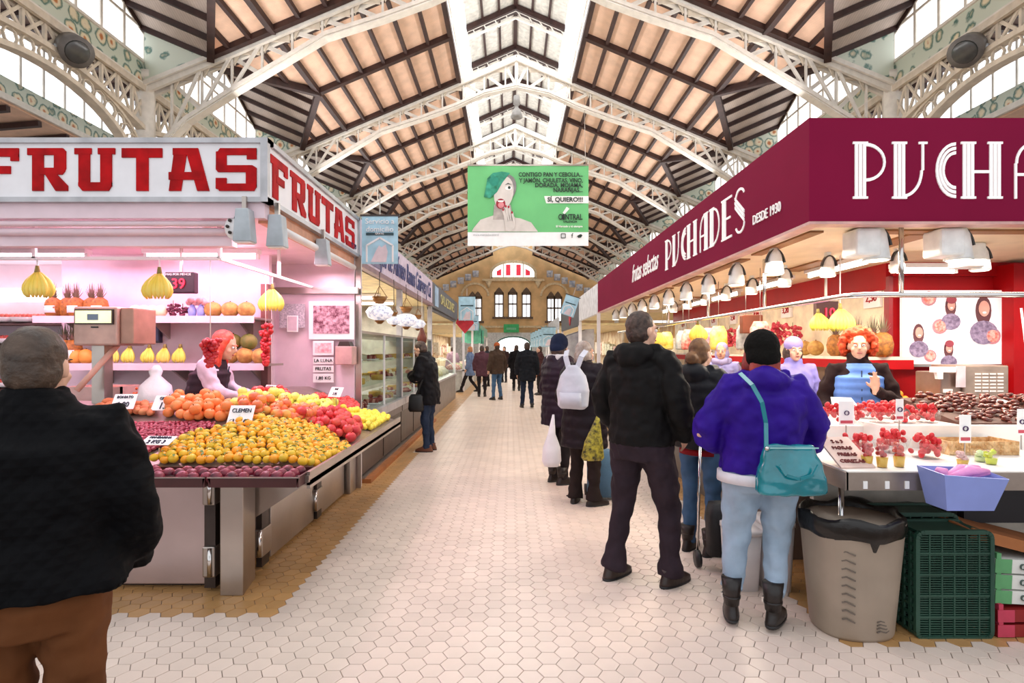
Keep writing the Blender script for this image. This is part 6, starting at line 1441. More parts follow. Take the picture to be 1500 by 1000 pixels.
for i, (px, py, Y, w_) in enumerate(((1385, 595, 4.3, .42), (1440, 592, 4.3, .14), (1478, 595, 4.2, .16), (1240, 592, 4.1, .2))):
    x, z = wx(px, Y), wz(py, Y); t = thing('paper_sheet', ['long white paper sheet lying behind the dates', 'small white paper in front of the machine', 'tilted white paper at the right edge of the dates', 'white wrapping paper at the back left of the strawberries'][i], 'paper', (x, Y, z - .03))
    B().slab([(x - w_ / 2, Y, z - .03), (x + w_ / 2, Y, z - .035), (x + w_ / 2 - .02, Y + .08, z + .04), (x - w_ / 2 + .03, Y + .08, z + .045)], .003).build('sheet', paper, t)
# ================================================================ PEOPLE
def quilt_mat(name, col, sc=26, st=.8):
    m = mat(name, col, .8, var=.05, spec=.15); N = m.node_tree.nodes; L = m.node_tree.links; b = N['Principled BSDF']
    tc = N.new('ShaderNodeTexCoord'); hs_ = []
    for sgn in (1, -1):
        mp = N.new('ShaderNodeMapping'); mp.inputs['Rotation'].default_value = (0, R(45 * sgn), 0); L.new(tc.outputs['Object'], mp.inputs[0])
        w = N.new('ShaderNodeTexWave'); w.inputs['Scale'].default_value = sc / 6.28; w.wave_profile = 'SIN'; L.new(mp.outputs[0], w.inputs[0]); hs_.append(w)
    mi = N.new('ShaderNodeMath'); mi.operation = 'MINIMUM'; L.new(hs_[0].outputs['Fac'], mi.inputs[0]); L.new(hs_[1].outputs['Fac'], mi.inputs[1])
    bp = N.new('ShaderNodeBump'); bp.inputs['Strength'].default_value = st; bp.inputs['Distance'].default_value = .008; L.new(mi.outputs[0], bp.inputs['Height']); L.new(bp.outputs[0], b.inputs['Normal'])
    return m
def cloth(name, col, rough=.8, b=.5, bs=9, var=.14): return mat(name, col, rough, var=var, vs=5, bump=b, bs=bs, spec=.15)
fold_tex = bpy.data.textures.new('fold_clouds', 'CLOUDS'); fold_tex.noise_scale = .11; fold_tex.noise_depth = 2
fine_tex = bpy.data.textures.new('fine_folds', 'STUCCI'); fine_tex.noise_scale = .07; fine_tex.turbulence = 3
hair_tex = bpy.data.textures.new('hair_clouds', 'CLOUDS'); hair_tex.noise_scale = .03; hair_tex.noise_depth = 2
def soften(o, vox, smooth=4, disp=0.0, tex=None):
    m = o.modifiers.new('remesh', 'REMESH'); m.mode = 'VOXEL'; m.voxel_size = vox; m.use_smooth_shade = True
    s = o.modifiers.new('smooth', 'SMOOTH'); s.iterations = smooth; s.factor = .6
    if disp:
        d = o.modifiers.new('folds', 'DISPLACE'); d.texture = tex or fold_tex; d.strength = disp; d.mid_level = .5; d.texture_coords = 'LOCAL'
        if tex is None:
            d = o.modifiers.new('fine_folds', 'DISPLACE'); d.texture = fine_tex; d.strength = disp * .8; d.mid_level = .5; d.texture_coords = 'LOCAL'
    return o
def lerp(a, b, t): return Vector(a).lerp(Vector(b), t)
skin = mat('skin_light', 'dfae94', .5, var=.06, vs=8); skin_d = mat('skin_warm', 'c98d70', .5, var=.06, vs=8)
def hand(b, w, d, nrm, s=1.0, curl=.5, side=1):
    """palm from wrist w along d, palm normal nrm, five fingers"""
    d = Vector(d).normalized(); n = Vector(nrm); n = (n - d * n.dot(d)).normalized(); x = d.cross(n).normalized() * side; w = Vector(w)
    b.tube([w - d * .03 * s, w + d * .02 * s, w + d * .055 * s, w + d * .085 * s], [(.026 * s, .02 * s), (.034 * s, .016 * s), (.04 * s, .015 * s), (.038 * s, .012 * s)], 12) if False else None
    b.ball(w + d * .045 * s, (.038 * s, .05 * s, .016 * s), 14, 8, M=Matrix((x, d, n)).transposed())
    b.tube([w - d * .04 * s, w + d * .02 * s], [.025 * s, .024 * s], 10)
    for i, (off, ln) in enumerate(((-.028, .066), (-.0095, .076), (.0095, .07), (.027, .055))):
        p = w + d * .08 * s + x * off * s; dd = d.copy(); pts = [p - d * .02 * s, p]
        for k in range(3):
            a = curl * (.35 + .45 * k) if not isinstance(curl, (list, tuple)) else curl[i] * (.35 + .45 * k)
            dd = (d * math.cos(a) + n * math.sin(a) + x * off * 2).normalized(); p = p + dd * ln * s * (.42, .32, .26)[k]; pts.append(p.copy())
        b.tube(pts, [.0095 * s, .0095 * s, .009 * s, .0085 * s, .007 * s], 8)
    p = w + d * .025 * s - x * .03 * s
    b.tube([w + d * .01 * s - x * .012 * s, p, p + (d * .6 - x * .75 + n * .3).normalized() * .032 * s, p + (d * .85 - x * .55 + n * .5).normalized() * .058 * s], [.013 * s, .012 * s, .0105 * s, .008 * s], 8)
def person(label, x, y, H, face, J=None, wear=None, lean=0.0, vox=.009, group=None, z=0.0, yaw=0, pitch=0, build=1.0, shrug=0):
    s = H / 1.75; J = J or {}; wear = wear or {}; bw_ = build
    root = thing('person', label, 'person', (x, y, z), group, rz=R(face))
    D_ = dict(hipL=(-.09, 0, .93), hipR=(.09, 0, .93), kneeL=(-.10, .03, .5), kneeR=(.10, .03, .5), ankL=(-.10, 0, .09), ankR=(.10, 0, .09),
              shL=(-.175, 0, 1.43), shR=(.175, 0, 1.43), elL=(-.25, -.03, 1.15), elR=(.25, -.03, 1.15), wrL=(-.26, .07, .9), wrR=(.26, .07, .9), head=(0, .02, 1.625), handL=None, handR=None, footL=8, footR=-8, curlL=.6, curlR=.6)
    D_.update(J)
    def P(v):
        v = Vector(v); k = max(0, v.z - .95); return Vector((v.x, v.y + lean * k, v.z - abs(lean) * k * .25 * abs(lean))) * s
    q = {k: (P(v) if isinstance(v, tuple) and len(v) == 3 and k[:4] not in ('hand',) else v) for k, v in D_.items()}
    hc = q['head']; HR_ = Euler((R(pitch), 0, R(yaw))).to_matrix()
    def H_(v): return hc + HR_ @ (Vector(v) * s)
    def ring(c, rx, ry): v = P(c); return (v.x, v.y, v.z, rx * s * bw_, ry * s * bw_)
    body = B()
    body.loft([ring((0, 0, .86), .14, .1), ring((0, 0, .95), .15, .105), ring((0, 0, 1.1), .125, .09), ring((0, 0, 1.28), .145, .1), ring((0, 0, 1.4), .155, .085), ring((0, 0, 1.46), .1, .06), ring((0, .0, 1.5), .055, .055)], 18)
    nb = P((0, 0, 1.46)); body.tube([nb, nb.lerp(hc, .5), H_((0, -.015, -.03))], [.06 * s, .054 * s, .052 * s], 12)
    for S_ in 'LR':
        body.tube([P((0, 0, 1.41)).lerp(q['sh' + S_], .4), q['sh' + S_], q['sh' + S_].lerp(q['el' + S_], .5), q['el' + S_], q['el' + S_].lerp(q['wr' + S_], .4), q['wr' + S_]], [.05 * s, .052 * s, .044 * s, .036 * s, .036 * s, .024 * s], 10)
        body.tube([q['hip' + S_], q['hip' + S_].lerp(q['knee' + S_], .5), q['knee' + S_], q['knee' + S_].lerp(q['ank' + S_], .35), q['ank' + S_]], [.078 * s, .068 * s, .048 * s, .048 * s, .03 * s], 10)
        a = R(D_['foot' + S_]); fd = Vector((-math.sin(a), math.cos(a), 0)); an = q['ank' + S_]
        body.tube([an, an + Vector((0, 0, -.045 * s)), an + fd * .13 * s + Vector((0, 0, -.06 * s))], [.03 * s, .035 * s, .025 * s], 8)
        d = (q['wr' + S_] - q['el' + S_]).normalized(); hd = q['hand' + S_]
        hand(body, q['wr' + S_], hd[0] if hd else d, hd[1] if hd else Vector((1 if S_ == 'L' else -1, .2, 0)), s, D_['curl' + S_], 1 if S_ == 'L' else -1)
    MM = HR_
    body.ball(H_((0, -.005, .025)), (.073 * s, .09 * s, .098 * s), 20, 14, M=MM).ball(H_((0, .03, -.045)), (.056 * s, .062 * s, .07 * s), 18, 12, M=MM)
    body.ball(H_((0, .07, -.09)), (.024 * s, .02 * s, .02 * s), 10, 8, M=MM)
    body.tube([H_((0, .085, .02)), H_((0, .108, -.022)), H_((0, .088, -.034))], [.008 * s, .015 * s, .011 * s], 8)
    for sx in (-1, 1):
        body.ball(H_((sx * .076, 0, -.005)), (.009 * s, .02 * s, .032 * s), 10, 8, M=MM); body.ball(H_((sx * .04, .062, -.03)), (.022 * s, .02 * s, .022 * s), 10, 8, M=MM)
        body.ball(H_((sx * .03, .082, .03)), (.022 * s, .01 * s, .008 * s), 8, 6, M=MM)
    soften(body.build('body', wear.get('skin', skin), root, world=False), vox, 2)
    if wear.get('face', True):
        for sx in (-1, 1):
            B().ball(H_((sx * .031, .083, .006)), .011 * s, 12, 8).build('eye', white_p, root, world=False); B().ball(H_((sx * .031, .0925, .006)), .0048 * s, 8, 6).build('pupil', mat('dark_pupil', '2a1a14', .2), root, world=False)
            B().ball(H_((sx * .032, .092, .026)), (.017 * s, .004 * s, .0035 * s), 8, 6, M=MM).build('eyebrow', wear.get('hairmat', mat('brown_hair', '3c2a22', .6)), root, world=False)
        B().ball(H_((0, .094, -.058)), (.022 * s, .008 * s, .007 * s), 12, 8, M=MM).build('mouth', mat('lip_pink', 'b5605a', .5), root, world=False)
    # trousers
    tm = wear.get('trousers', (cloth('dark_cloth', '2a2426'), 1.0)); b = B(); k = tm[1]
    b.loft([ring((0, 0, .80), .15 * k, .11 * k), ring((0, -.01, .9), .165 * k, .125 * k), ring((0, 0, 1.0), .15 * k, .11 * k), ring((0, 0, 1.04), .14 * k, .1 * k)], 20)
    for S_ in 'LR':
        h0, kn, an = q['hip' + S_], q['knee' + S_], q['ank' + S_]
        b.tube([h0 + Vector((0, 0, .02)), h0.lerp(kn, .3), h0.lerp(kn, .7), kn, kn.lerp(an, .3), kn.lerp(an, .7), an + Vector((0, 0, tm[2] if len(tm) > 2 else -.03))], [.09 * s * k, .09 * s * k, .075 * s * k, .066 * s * k ** .8, .062 * s * k ** .7, .055 * s * k ** .6, (.056 if len(tm) < 4 else tm[3]) * s * k], 14)
    soften(b.build('trousers', tm[0], root, world=False), max(.010, vox), 2, .024)
    # shoes
    sm_, shaft = wear.get('shoes', (mat('dark_leather', '251a16', .4, bump=.2), 0))
    for S_ in 'LR':
        an = q['ank' + S_]; a = R(D_['foot' + S_]); M_ = Matrix.Translation((an.x, an.y, an.z - .09 * s)) @ Matrix.Rotation(a, 4, 'Z') @ Matrix.Scale(s, 4)
        b = B().loft([(0, .045, .0, .042, .135), (0, .045, .02, .046, .14), (0, .045, .035, .045, .138), (0, .03, .06, .042, .11), (0, .0, .085, .038, .07), (0, -.02, .11, .042, .052)], 20, p=2.4)
        if shaft: b.loft([(0, -.02, .09, .044, .055), (0, -.02, .09 + shaft * .5, .052, .06), (0, -.02, .09 + shaft, .06, .068)], 18)
        b.xf(M_); sh_ = b.build('boot' if shaft else 'shoe', sm_, root, world=False)
        B().loft([(0, .045, -.004, .046, .14), (0, .045, .014, .048, .143)], 20, p=2.4).xf(M_).build('sole', wear.get('sole', black_p), sh_, world=False)
        if shaft:
            B().loft([(0, -.02, .13, .052, .06), (0, -.02, .145, .053, .061)], 18).xf(M_).build('strap', sm_, sh_, world=False); B().box(-.062, -.05, -.03, 0, .122, .152).xf(M_).build('buckle', chrome, sh_, world=False)
    # jacket
    if 'jacket' in wear:
        jm, bulk, hem = wear['jacket'][:3]; puf = wear.get('puffer', 0); flare = wear.get('flare', 0)
        prof = [(hem, .172 + flare, .128 + flare * .6), (.93, .172 + flare * .4, .128), (1.1, .158, .118), (1.28, .178, .132), (1.38, .183, .118), (1.45, .135, .088), (1.5, .082, .078), (1.535, .076, .076)]
        prof = sorted([p_ for p_ in prof if p_[0] >= hem])
        b = B()
        def pr(zz):
            for (z0_, a0, c0), (z1_, a1, c1) in zip(prof, prof[1:]):
                if z0_ <= zz <= z1_: t_ = (zz - z0_) / (z1_ - z0_); return a0 + (a1 - a0) * t_, c0 + (c1 - c0) * t_
            return prof[-1][1:]
        if puf:
            zs_ = [hem + i * .018 for i in range(int((1.53 - hem) / .018) + 1)]
            rg_ = [ring((0, 0, zz), pr(zz)[0] + bulk * (1 if zz < 1.4 else .5) + .010 * abs(math.sin(zz * PI / puf)), pr(zz)[1] + bulk + .010 * abs(math.sin(zz * PI / puf))) for zz in zs_]
        else: rg_ = [ring((0, 0, zz), a0 + bulk * (1 if zz < 1.42 else .45), c0 + bulk * (1 if zz < 1.42 else .45)) for zz, a0, c0 in prof]
        b.loft(rg_, 26, p=2.2)
        for S_ in 'LR':
            sh_, el, wr = q['sh' + S_], q['el' + S_], q['wr' + S_]; n_ = 18 if puf else 5; pts = []; rr = []
            for i in range(n_ + 1):
                t_ = i / n_; pts.append(sh_.lerp(el, t_ * 2) if t_ < .5 else el.lerp(wr, (t_ - .5) * 2)); w_ = .07 - .026 * t_ + bulk * .7
                rr.append((w_ + (.008 * abs(math.sin(t_ * 9)) if puf else 0)) * s)
            b.tube([P((0, 0, 1.4)).lerp(sh_, .5)] + pts, [rr[0]] + rr, 14)
        if wear.get('hood'):
            c = P((0, -.10, 1.47)); b.ball(c, (.135 * s, .085 * s, .09 * s), 18, 12); b.tube([P((-.12, -.06, 1.5)), P((-.1, .05, 1.5)), P((0, .09, 1.47)), P((.1, .05, 1.5)), P((.12, -.06, 1.5))], .045 * s, 10)
        else: b.loft([ring((0, .0, 1.5), .08, .085), ring((0, .0, 1.56), .078, .082)], 18)
        soften(b.build('jacket', jm, root, world=False), max(.010, vox), 1 if puf else 2, .014 if puf else .028)
    if 'vest' in wear:
        b = B(); vz = [.84 + i * .02 for i in range(33)]
        b.loft([ring((0, 0, zz), (.19 if zz < 1.36 else .17 - (zz - 1.36) * .6) + .009 * abs(math.sin(zz * 45)), (.145 if zz < 1.36 else .125 - (zz - 1.36) * .3) + .009 * abs(math.sin(zz * 45))) for zz in vz], 26, p=2.3)
        soften(b.build('padded_vest', wear['vest'], root, world=False), max(.009, vox), 1)
        B().bar(P((0, .152, .9)), P((0, .14, 1.42)), .008).build('zip', mat('dark_zip', '22304a', .5), root, world=False)
    if 'hem' in wear:
        B().loft([ring((0, 0, wear['hem'][1]), .182 * k, .142 * k), ring((0, 0, wear['hem'][1] + .06), .18 * k, .14 * k)], 24).build('shirt_hem', wear['hem'][0], root, world=False)
    # hair
    hm = wear.get('hairmat', mat('brown_hair', '3c2a22', .6)); st_ = wear.get('hair', 'short'); b = B()
    b.ball(H_((0, -.022, .045)), (.082 * s, .095 * s, .092 * s), 22, 14, M=MM); b.ball(H_((0, -.035, .0)), (.08 * s, .078 * s, .095 * s), 22, 14, M=MM)
    if st_ == 'long': b.tube([H_((0, -.05, .02)), H_((0, -.075, -.1)), H_((0, -.06, -.22)), H_((0, -.05, -.34))], [(.08 * s, .06 * s), (.095 * s, .05 * s), (.1 * s, .045 * s), (.06 * s, .03 * s)], 14); [b.tube([H_((sx * .06, .01, .06)), H_((sx * .085, 0, -.06)), H_((sx * .08, .02, -.2)), H_((sx * .07, .02, -.3))], [.03 * s, .034 * s, .03 * s, .012 * s], 10) for sx in (-1, 1)]
    if st_ == 'bun': b.ball(H_((.01, -.13, -.03)), .055 * s, 14, 10); b.ball(H_((.0, -.09, -.06)), .06 * s, 12, 8)
    if st_ == 'bob': b.ball(H_((0, -.03, -.03)), (.098 * s, .095 * s, .11 * s), 20, 12, M=MM)
    if st_ == 'curly':
        for i in range(150):
            a = i * 2.4; u_ = 1 - 1.62 * (i / 150); rr = math.sqrt(max(0, 1 - u_ * u_)); v = Vector((rr * math.cos(a), rr * math.sin(a), u_))
            if v.y > .42 and v.z < .72: continue
            b.ball(H_((v.x * .125, v.y * .125 - .03, v.z * .135 + .015)), .028 * s, 8, 6)
    if st_ != 'none':
        o = b.build('hair', hm, root, world=False); soften(o, .009 if vox < .015 else vox, 1, .035 if st_ == 'curly' else .009, hair_tex)
    if 'beanie' in wear:
        b = B().ball(H_((0, -.015, .055)), (.104 * s, .113 * s, .115 * s), 22, 14, M=MM).ball(H_((0, -.04, -.0)), (.102 * s, .095 * s, .1 * s), 22, 14, M=MM)
        soften(b.build('knitted_hat', wear['beanie'], root, world=False), .01, 2, .008, hair_tex)
    if 'cap' in wear:
        B().ball(H_((0, -.012, .06)), (.09 * s, .105 * s, .09 * s), 20, 12, M=MM).build('cap', wear['cap'], root, world=False)
    if 'scarf' in wear: soften(B().tube([P((-.09, .06, 1.5)), P((-.1, -.07, 1.5)), P((.1, -.07, 1.5)), P((.09, .06, 1.5)), P((0, .09, 1.48)), P((-.09, .06, 1.5))], .045 * s, 10).build('scarf', wear['scarf'], root, world=False), .01, 2, .015)
    return root
jeans_l = cloth('light_blue_jeans', '9fb2c6', .85, .5, 12, .12); jeans_b = cloth('blue_jeans', '4a688a', .85); jeans_d = cloth('dark_indigo_jeans', '2f3a50', .85); jeans_p = cloth('dark_plum_jeans', '33282f', .85)
hair_dk = mat('dark_brown_hair', '2e201b', .55, col2='5a443a', vs=30, bump=.5, bs=60); hair_old = mat('thin_grey_brown_hair', '30241d', .5, col2='5c483a', vs=14, bump=.5, bs=60)
hair_red = mat('bright_red_hair', 'c8281e', .5, col2='e85a40', vs=20, bump=.5, bs=50); hair_or = mat('orange_curly_hair', 'e0501c', .6, col2='b83a14', vs=16, bump=.8, bs=40); hair_gr = mat('silver_grey_hair', 'b0a49c', .6, col2='8a7468', vs=20)
black_j = cloth('black_quilt', '0e0d10'); 
p1 = person('older man in black quilted jacket and brown trousers, back turned, at the left edge', -1.40, 1.68, 1.61, 20, dict(elR=(.27, .0, 1.13), wrR=(.22, .16, .95), elL=(-.30, .02, 1.13), wrL=(-.2, .2, .95), ankL=(-.12, 0, .09), ankR=(.12, 0, .09)),
   dict(jacket=(quilt_mat('black_quilted_fabric', '050508', 60, .4), .04, .93), flare=.035, trousers=(cloth('brown_corduroy', '6e4326', .8), 1.12), hair='short', hairmat=hair_old), yaw=-10, build=1.08)
p2 = person('red-haired vendor in a dark vest and pale sleeves bending over the left counter', -2.66, 4.86, 1.74, -82, dict(elR=(.24, .16, 1.2), wrR=(.2, .40, 1.16), elL=(-.22, .14, 1.2), wrL=(-.1, .38, 1.15), head=(0, .06, 1.6)),
   dict(jacket=(cloth('pale_lilac_sleeve', 'd9c3d6'), .0, .9), vest=cloth('dark_plum_vest', '3a2a34', .6), hair='long', hairmat=hair_red), lean=.22, pitch=-16)
p3 = person('man in a black jacket and blue jeans reading at the deli glass case', -1.25, 8.72, 1.70, 78, dict(elR=(.2, .1, 1.12), wrR=(.02, .25, 1.22), elL=(-.24, .1, 1.12), wrL=(-.05, .25, 1.2), head=(0, .07, 1.6)),
   dict(jacket=(cloth('black_anorak', '17161a', .6), .04, .74), trousers=(jeans_d, 1.02), shoes=(mat('tan_brown_leather', '6e3d26', .5), 0), hairmat=hair_dk), lean=.12, pitch=-22)
p4 = person('woman in a grey-blue coat striding across the aisle far on the left', -1.45, 20.4, 1.66, 75, dict(ankL=(-.08, .34, .12), kneeL=(-.09, .2, .5), ankR=(.08, -.28, .14), kneeR=(.09, .02, .5)),
   dict(jacket=(cloth('grey_blue_coat', '6f82a4'), .03, .66), flare=.03, hair='bob', hairmat=mat('light_ginger_hair', 'b5784a', .6)), vox=.014)
p5 = person('man in a brown jacket and jeans standing mid aisle on the left', -.42, 17.6, 1.76, 35, dict(ankL=(-.14, 0, .09), ankR=(.16, .02, .09)), dict(jacket=(cloth('brown_olive_jacket', '4a3a30'), .05, .8), trousers=(jeans_b, 1.0), cap=cloth('orange_brown_cap', 'b5623a')), vox=.014)
p6 = person('man all in dark clothes walking away down the centre of the aisle', .44, 15.2, 1.74, 4, dict(ankL=(-.13, .06, .09), ankR=(.12, -.12, .12)), dict(jacket=(cloth('dark_slate_coat', '1c1f26'), .06, .72), trousers=(cloth('navy_trousers', '232c40'), 1.05)), vox=.014)
p7 = person('person in a long black coat behind the dark-clothed walking man', .22, 21.5, 1.72, 0, None, dict(jacket=(cloth('long_black_coat', '141216'), .05, .45), flare=.03, hairmat=hair_dk), vox=.016)
p8 = person('woman in a dark purple padded coat and navy knitted hat carrying a white bag', .56, 6.62, 1.70, -60, dict(elL=(-.28, .02, 1.12), wrL=(-.26, .1, .86)),
   dict(jacket=(cloth('dark_purple_puffer', '2c1f2c', .5), .055, .70), puffer=.085, trousers=(cloth('dark_cloth', '2a2426'), .95), beanie=cloth('navy_knit', '1f2740'), hair='bob', hairmat=hair_dk, scarf=cloth('pale_grey_scarf', 'd2ccd0'), shoes=(mat('dark_leather', '251a16'), .12)), yaw=10)
p9 = person('grey-haired woman in a long black padded coat wearing a pale backpack', .74, 5.72, 1.63, -38, dict(elL=(-.29, .03, 1.12), wrL=(-.2, .2, 1.0), elR=(.29, .03, 1.12), wrR=(.2, .2, 1.0), footL=20, footR=-30, ankL=(-.12, 0, .09), ankR=(.12, 0, .09)),
   dict(jacket=(cloth('long_black_puffer', '221a20', .5), .05, .62), puffer=.12, flare=.02, trousers=(cloth('black_brown_trousers', '2a201e'), 1.25, -.03, .075), hair='bob', hairmat=hair_gr), yaw=-20, build=1.05)
p11 = person('tall man in black hooded jacket and dark jeans in the middle of the queue', .87, 3.80, 1.80, -42, dict(elR=(.29, -.03, 1.15), wrR=(.24, .12, .96), elL=(-.29, -.02, 1.15), wrL=(-.24, .14, .96), ankL=(-.17, -.06, .09), kneeL=(-.15, .04, .5), ankR=(.17, .08, .09), kneeR=(.15, .1, .5), footR=-12, footL=-6),
   dict(jacket=(cloth('black_softshell', '161414', .7), .035, .90), hood=True, trousers=(jeans_p, 1.24, -.03, .07), shoes=(mat('dark_brown_boot_leather', '2c1c16', .35, bump=.3), 0), hair='short', hairmat=hair_dk), yaw=-26, build=1.04)
p12 = person('woman in dark padded jacket with red hem and blue jeans at the counter', 1.45, 4.36, 1.63, -48, dict(elR=(.25, .08, 1.16), wrR=(.12, .3, 1.15), elL=(-.26, .06, 1.14), wrL=(-.18, .25, 1.05)),
   dict(jacket=(cloth('charcoal_puffer', '222226', .5), .035, .86), puffer=.11, hood=True, hem=(cloth('deep_red_hem', '8a1a22'), .81), trousers=(jeans_b, .95), hair='bun', hairmat=mat('chestnut_hair', '5a3a24', .6, col2='8a6038', vs=20), shoes=(mat('dark_leather', '251a16'), .12)), yaw=-8)
p13 = person('woman in a bright purple hooded jacket, black knitted hat and light jeans', 1.45, 3.28, 1.63, -6, dict(elR=(.36, .02, 1.13), wrR=(.14, .24, 1.03), elL=(-.36, .02, 1.13), wrL=(-.14, .24, 1.03), ankL=(-.2, -.06, .12), kneeL=(-.15, .02, .52), ankR=(.03, -.12, .12), kneeR=(.09, .0, .52), hipL=(-.1, 0, .93), hipR=(.1, 0, .93), footL=-12, footR=-34),
   dict(jacket=(cloth('bright_purple_shell', '32128c', .6, .4), .05, .92), hood=True, hem=(cloth('white_shirt', 'efeaf2'), .855), trousers=(jeans_l, 1.32, .08, .05), beanie=cloth('black_knit', '141210', .9, .9, 40), hair='long', hairmat=mat('dark_red_hair', '7a1c1c', .5, col2='a83020', vs=20), shoes=(mat('black_boot_leather', '1c1412', .4, bump=.3), .16)), build=1.12)
p14 = person('curly orange-haired vendor in a blue padded vest gesturing behind the strawberries', 2.90, 4.75, 1.70, 160, dict(elL=(-.29, .06, 1.13), wrL=(-.07, .27, 1.27), handL=((.05, .1, 1), (.3, .9, 0)), curlL=[1.4, .1, .15, 1.5], elR=(.27, .0, 1.14), wrR=(.2, .22, 1.05)),
   dict(jacket=(cloth('dark_brown_sleeve', '2a1a1a'), .0, .9), vest=cloth('cornflower_blue_vest', '6a8fd8', .5), hair='curly', hairmat=hair_or), pitch=0, yaw=-6)
p15 = person('vendor in a lilac tunic and cap partly hidden behind the purple jacket', 2.78, 5.6, 1.66, 175, None, dict(jacket=(cloth('lilac_tunic', '8f86cc'), .01, .8), cap=cloth('lilac_cap', 'a89ad8'), hair='bob', hairmat=hair_dk))
p16 = person('vendor in a pale lavender headscarf bending further along the right stall', 2.75, 7.4, 1.64, 150, None, dict(jacket=(cloth('lavender_tunic', 'a9a6dd'), .01, .8), scarf=cloth('lavender_scarf', 'b8b2e0'), hair='bob', hairmat=cloth('lavender_headscarf', 'b5b0e4')))
for i, (x_, y_, h_, c_, lb) in enumerate(((-.95, 18.8, 1.68, '5a3a44', 'person in a plum coat partly behind the man in brown'), (-1.0, 24, 1.7, '2c3038', 'person in dark grey coat beyond the grey-blue coat woman'), (1.0, 19.5, 1.66, '4a2c2c', 'person in brown-red coat at the far right stalls'), (-.3, 27, 1.7, '3a2a2a', 'person in dark red-brown coat far down the aisle'), (.9, 30, 1.72, '20242c', 'person in navy coat far down the aisle on the right'), (.3, 34, 1.68, '4a3030', 'person in maroon coat near the far entrance'), (-.9, 37, 1.7, '2a2a30', 'person in grey coat near the far left stalls'), (-3.0, 14.3, 1.62, '2a2226', 'dark-haired vendor behind the curved glass case'), (-2.3, 22.5, 1.66, 'c8a8b8', 'vendor in pale pink at the far left stall'))):
    person(lb, x_, y_, h_, (i * 50) % 180, None, dict(jacket=(cloth('coat_' + c_, c_), .04, .7), hairmat=hair_dk, face=False), vox=.02)

# ---------------------------------------------------------------- bags and trolleys
teal = mat('teal_patent_leather', '0e7f8c', .15, var=.15, vs=6, bump=.5, bs=9, coat=.8)
t = thing('handbag', 'shiny teal handbag on a long strap behind the purple jacket', 'handbag', (1.54, 3.0, .78))
bx0 = 1.475; b = B().loft([(bx0, 2.99, .79, .15, .06), (bx0, 2.99, .80, .18, .075), (bx0, 2.99, .88, .175, .075), (bx0 - .005, 2.99, .98, .15, .05), (bx0 - .01, 2.99, 1.04, .13, .025), (bx0 - .01, 2.99, 1.05, .12, .015)], 28, p=3.4)
soften(b.build('bag_body', teal, t), .008, 2, .02)
B().path([(bx0 - .1, 2.905, .96), (bx0 - .07, 2.90, .91), (bx0, 2.9, .89), (bx0 + .07, 2.90, .91), (bx0 + .1, 2.905, .96)], .014, .012, up=(0, 1, 0)).build('handle', teal, t)
B().bar((bx0 - .13, 2.945, 1.04), (bx0 + .12, 2.945, 1.04), .006).build('zip', mat('pale_zip', '9fd0d0', .4), t)
B().path([(bx0 - .14, 2.97, 1.03), (1.36, 3.03, 1.16), (1.335, 3.02, 1.27), (1.30, 3.06, 1.36), (1.27, 3.15, 1.42)], .022, .006, up=(0, -1, 0)).build('strap', teal, t)
B().ball((bx0 - .14, 2.96, 1.035), .012, 10, 8).build('strap_ring', chrome, t)
wb = mat('pale_grey_nylon', 'c9cbd6', .6, var=.05, bump=.3, bs=12)
t = thing('backpack', 'pale grey backpack on the grey-haired woman', 'backpack', (.6, 5.47, .98), rz=R(-28))
soften(B().loft([(0, 0, .0, .12, .05), (0, 0, .03, .155, .075), (0, 0, .18, .165, .085), (0, 0, .32, .125, .06), (0, 0, .42, .05, .025)], 24, p=2.6).build('pack_body', wb, t, world=False), .01, 3, .01)
B().loft([(0, -.065, .03, .11, .03), (0, -.07, .16, .11, .03)], 18, p=3).build('front_pocket', wb, t, world=False)
for sx in (-1, 1): B().path([(sx * .04, -.005, .38), (sx * .08, .01, .5), (sx * .1, .09, .56)], .05, .012, up=(0, 1, 0)).build('strap', wb, t, world=False)
t = thing('plastic_bag', 'white plastic carrier bag held low by the woman in the navy hat', 'bag', (.46, 6.35, .2)); wbm = mat('white_carrier_film', 'eeeaf0', .35, bump=.6, bs=14, var=.05)
x = wx(808, 6.4); B().loft([(x, 6.4, .24, .08, .06), (x, 6.4, .3, .11, .075), (x, 6.4, .45, .1, .06), (x, 6.4, .6, .045, .03), (x + .02, 6.4, .82, .012, .012)], 18, p=2.4).build('bag_film', wbm, t)
leo = mat('yellow_black_print', 'b5a838', .5, col2='1c1a14', vs=32)
t = thing('handbag', 'black and yellow patterned bag hanging by the grey-haired woman', 'handbag', (.84, 5.4, .48)); x = wx(868, 5.4)
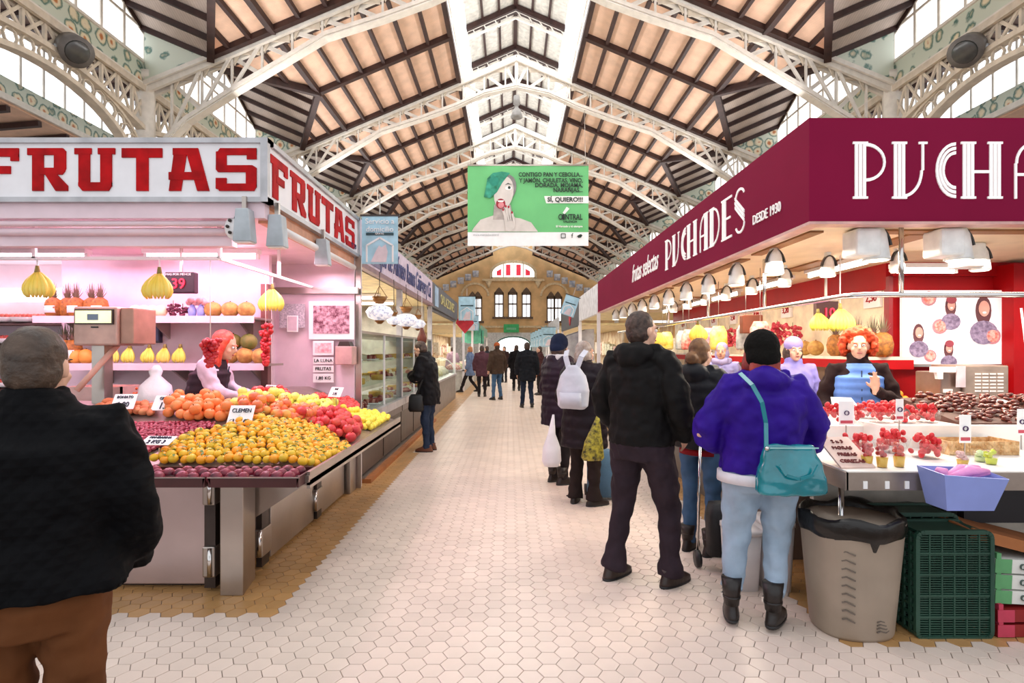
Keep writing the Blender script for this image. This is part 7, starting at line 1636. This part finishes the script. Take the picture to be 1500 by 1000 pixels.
B().loft([(x, 5.4, .5, .09, .04), (x, 5.4, .53, .11, .055), (x + .01, 5.4, .68, .085, .045), (x + .04, 5.4, .86, .03, .02), (x + .06, 5.4, .95, .012, .01)], 18, p=2.5).build('bag_body', leo, t)
t = thing('shopping_trolley', 'round-shouldered blue fabric trolley behind the grey-haired woman', 'trolley', (.95, 5.95, 0)); x = wx(884, 5.95); trb = mat('dusty_blue_fabric', '4f7390', .7, bump=.2)
B().loft([(x, 5.95, .03, .15, .11), (x, 5.95, .05, .17, .13), (x, 5.95, .35, .17, .13), (x, 5.95, .48, .13, .1), (x, 5.95, .51, .06, .05)], 24, p=3).build('trolley_body', trb, t)
B().path([(x - .1, 6.08, .05), (x - .1, 6.1, .85), (x + .1, 6.1, .85), (x + .1, 6.08, .05)], .02).build('handle_frame', black_p, t)
for sx in (-1, 1): B().tube([(x + sx * .15, 6.08, .06), (x + sx * .18, 6.08, .06)], .06, 16).build('wheel', black_p, t)
t = thing('shopping_trolley', 'black folding shopping trolley between the two jeans women', 'trolley', (1.5, 4.1, 0)); x = 1.47
B().loft([(x, 3.98, .12, .09, .07), (x, 3.98, .4, .1, .08), (x, 3.98, .48, .08, .06)], 20, p=3.5).build('trolley_body', mat('black_trolley_fabric', '17161a', .6, bump=.3), t)
for sx in (-1, 1): B().tube([(x + sx * .13, 4.08, .05), (x + sx * .1, 4.1, .95)], .01, 8).build('frame_tube', chrome, t); B().tube([(x + sx * .12, 4.06, .06), (x + sx * .15, 4.06, .06)], .06, 14).build('wheel', black_p, t)
B().tube([(x - .1, 4.1, .95), (x + .1, 4.1, .95)], .012, 8).build('handle', black_p, t)
t = thing('dark_shoulder_bag', 'small black bag at the hip of the man reading at the deli', 'bag', (-1.42, 8.6, .75)); B().loft([(-1.42, 8.55, .62, .1, .05), (-1.42, 8.55, .66, .12, .06), (-1.42, 8.55, .84, .11, .05), (-1.42, 8.55, .88, .08, .03)], 18, p=3).build('bag_body', black_p, t); B().path([(-1.42, 8.55, .87), (-1.3, 8.53, 1.15), (-1.22, 8.58, 1.42)], .025, .006, up=(0, -1, 0)).build('strap', black_p, t)
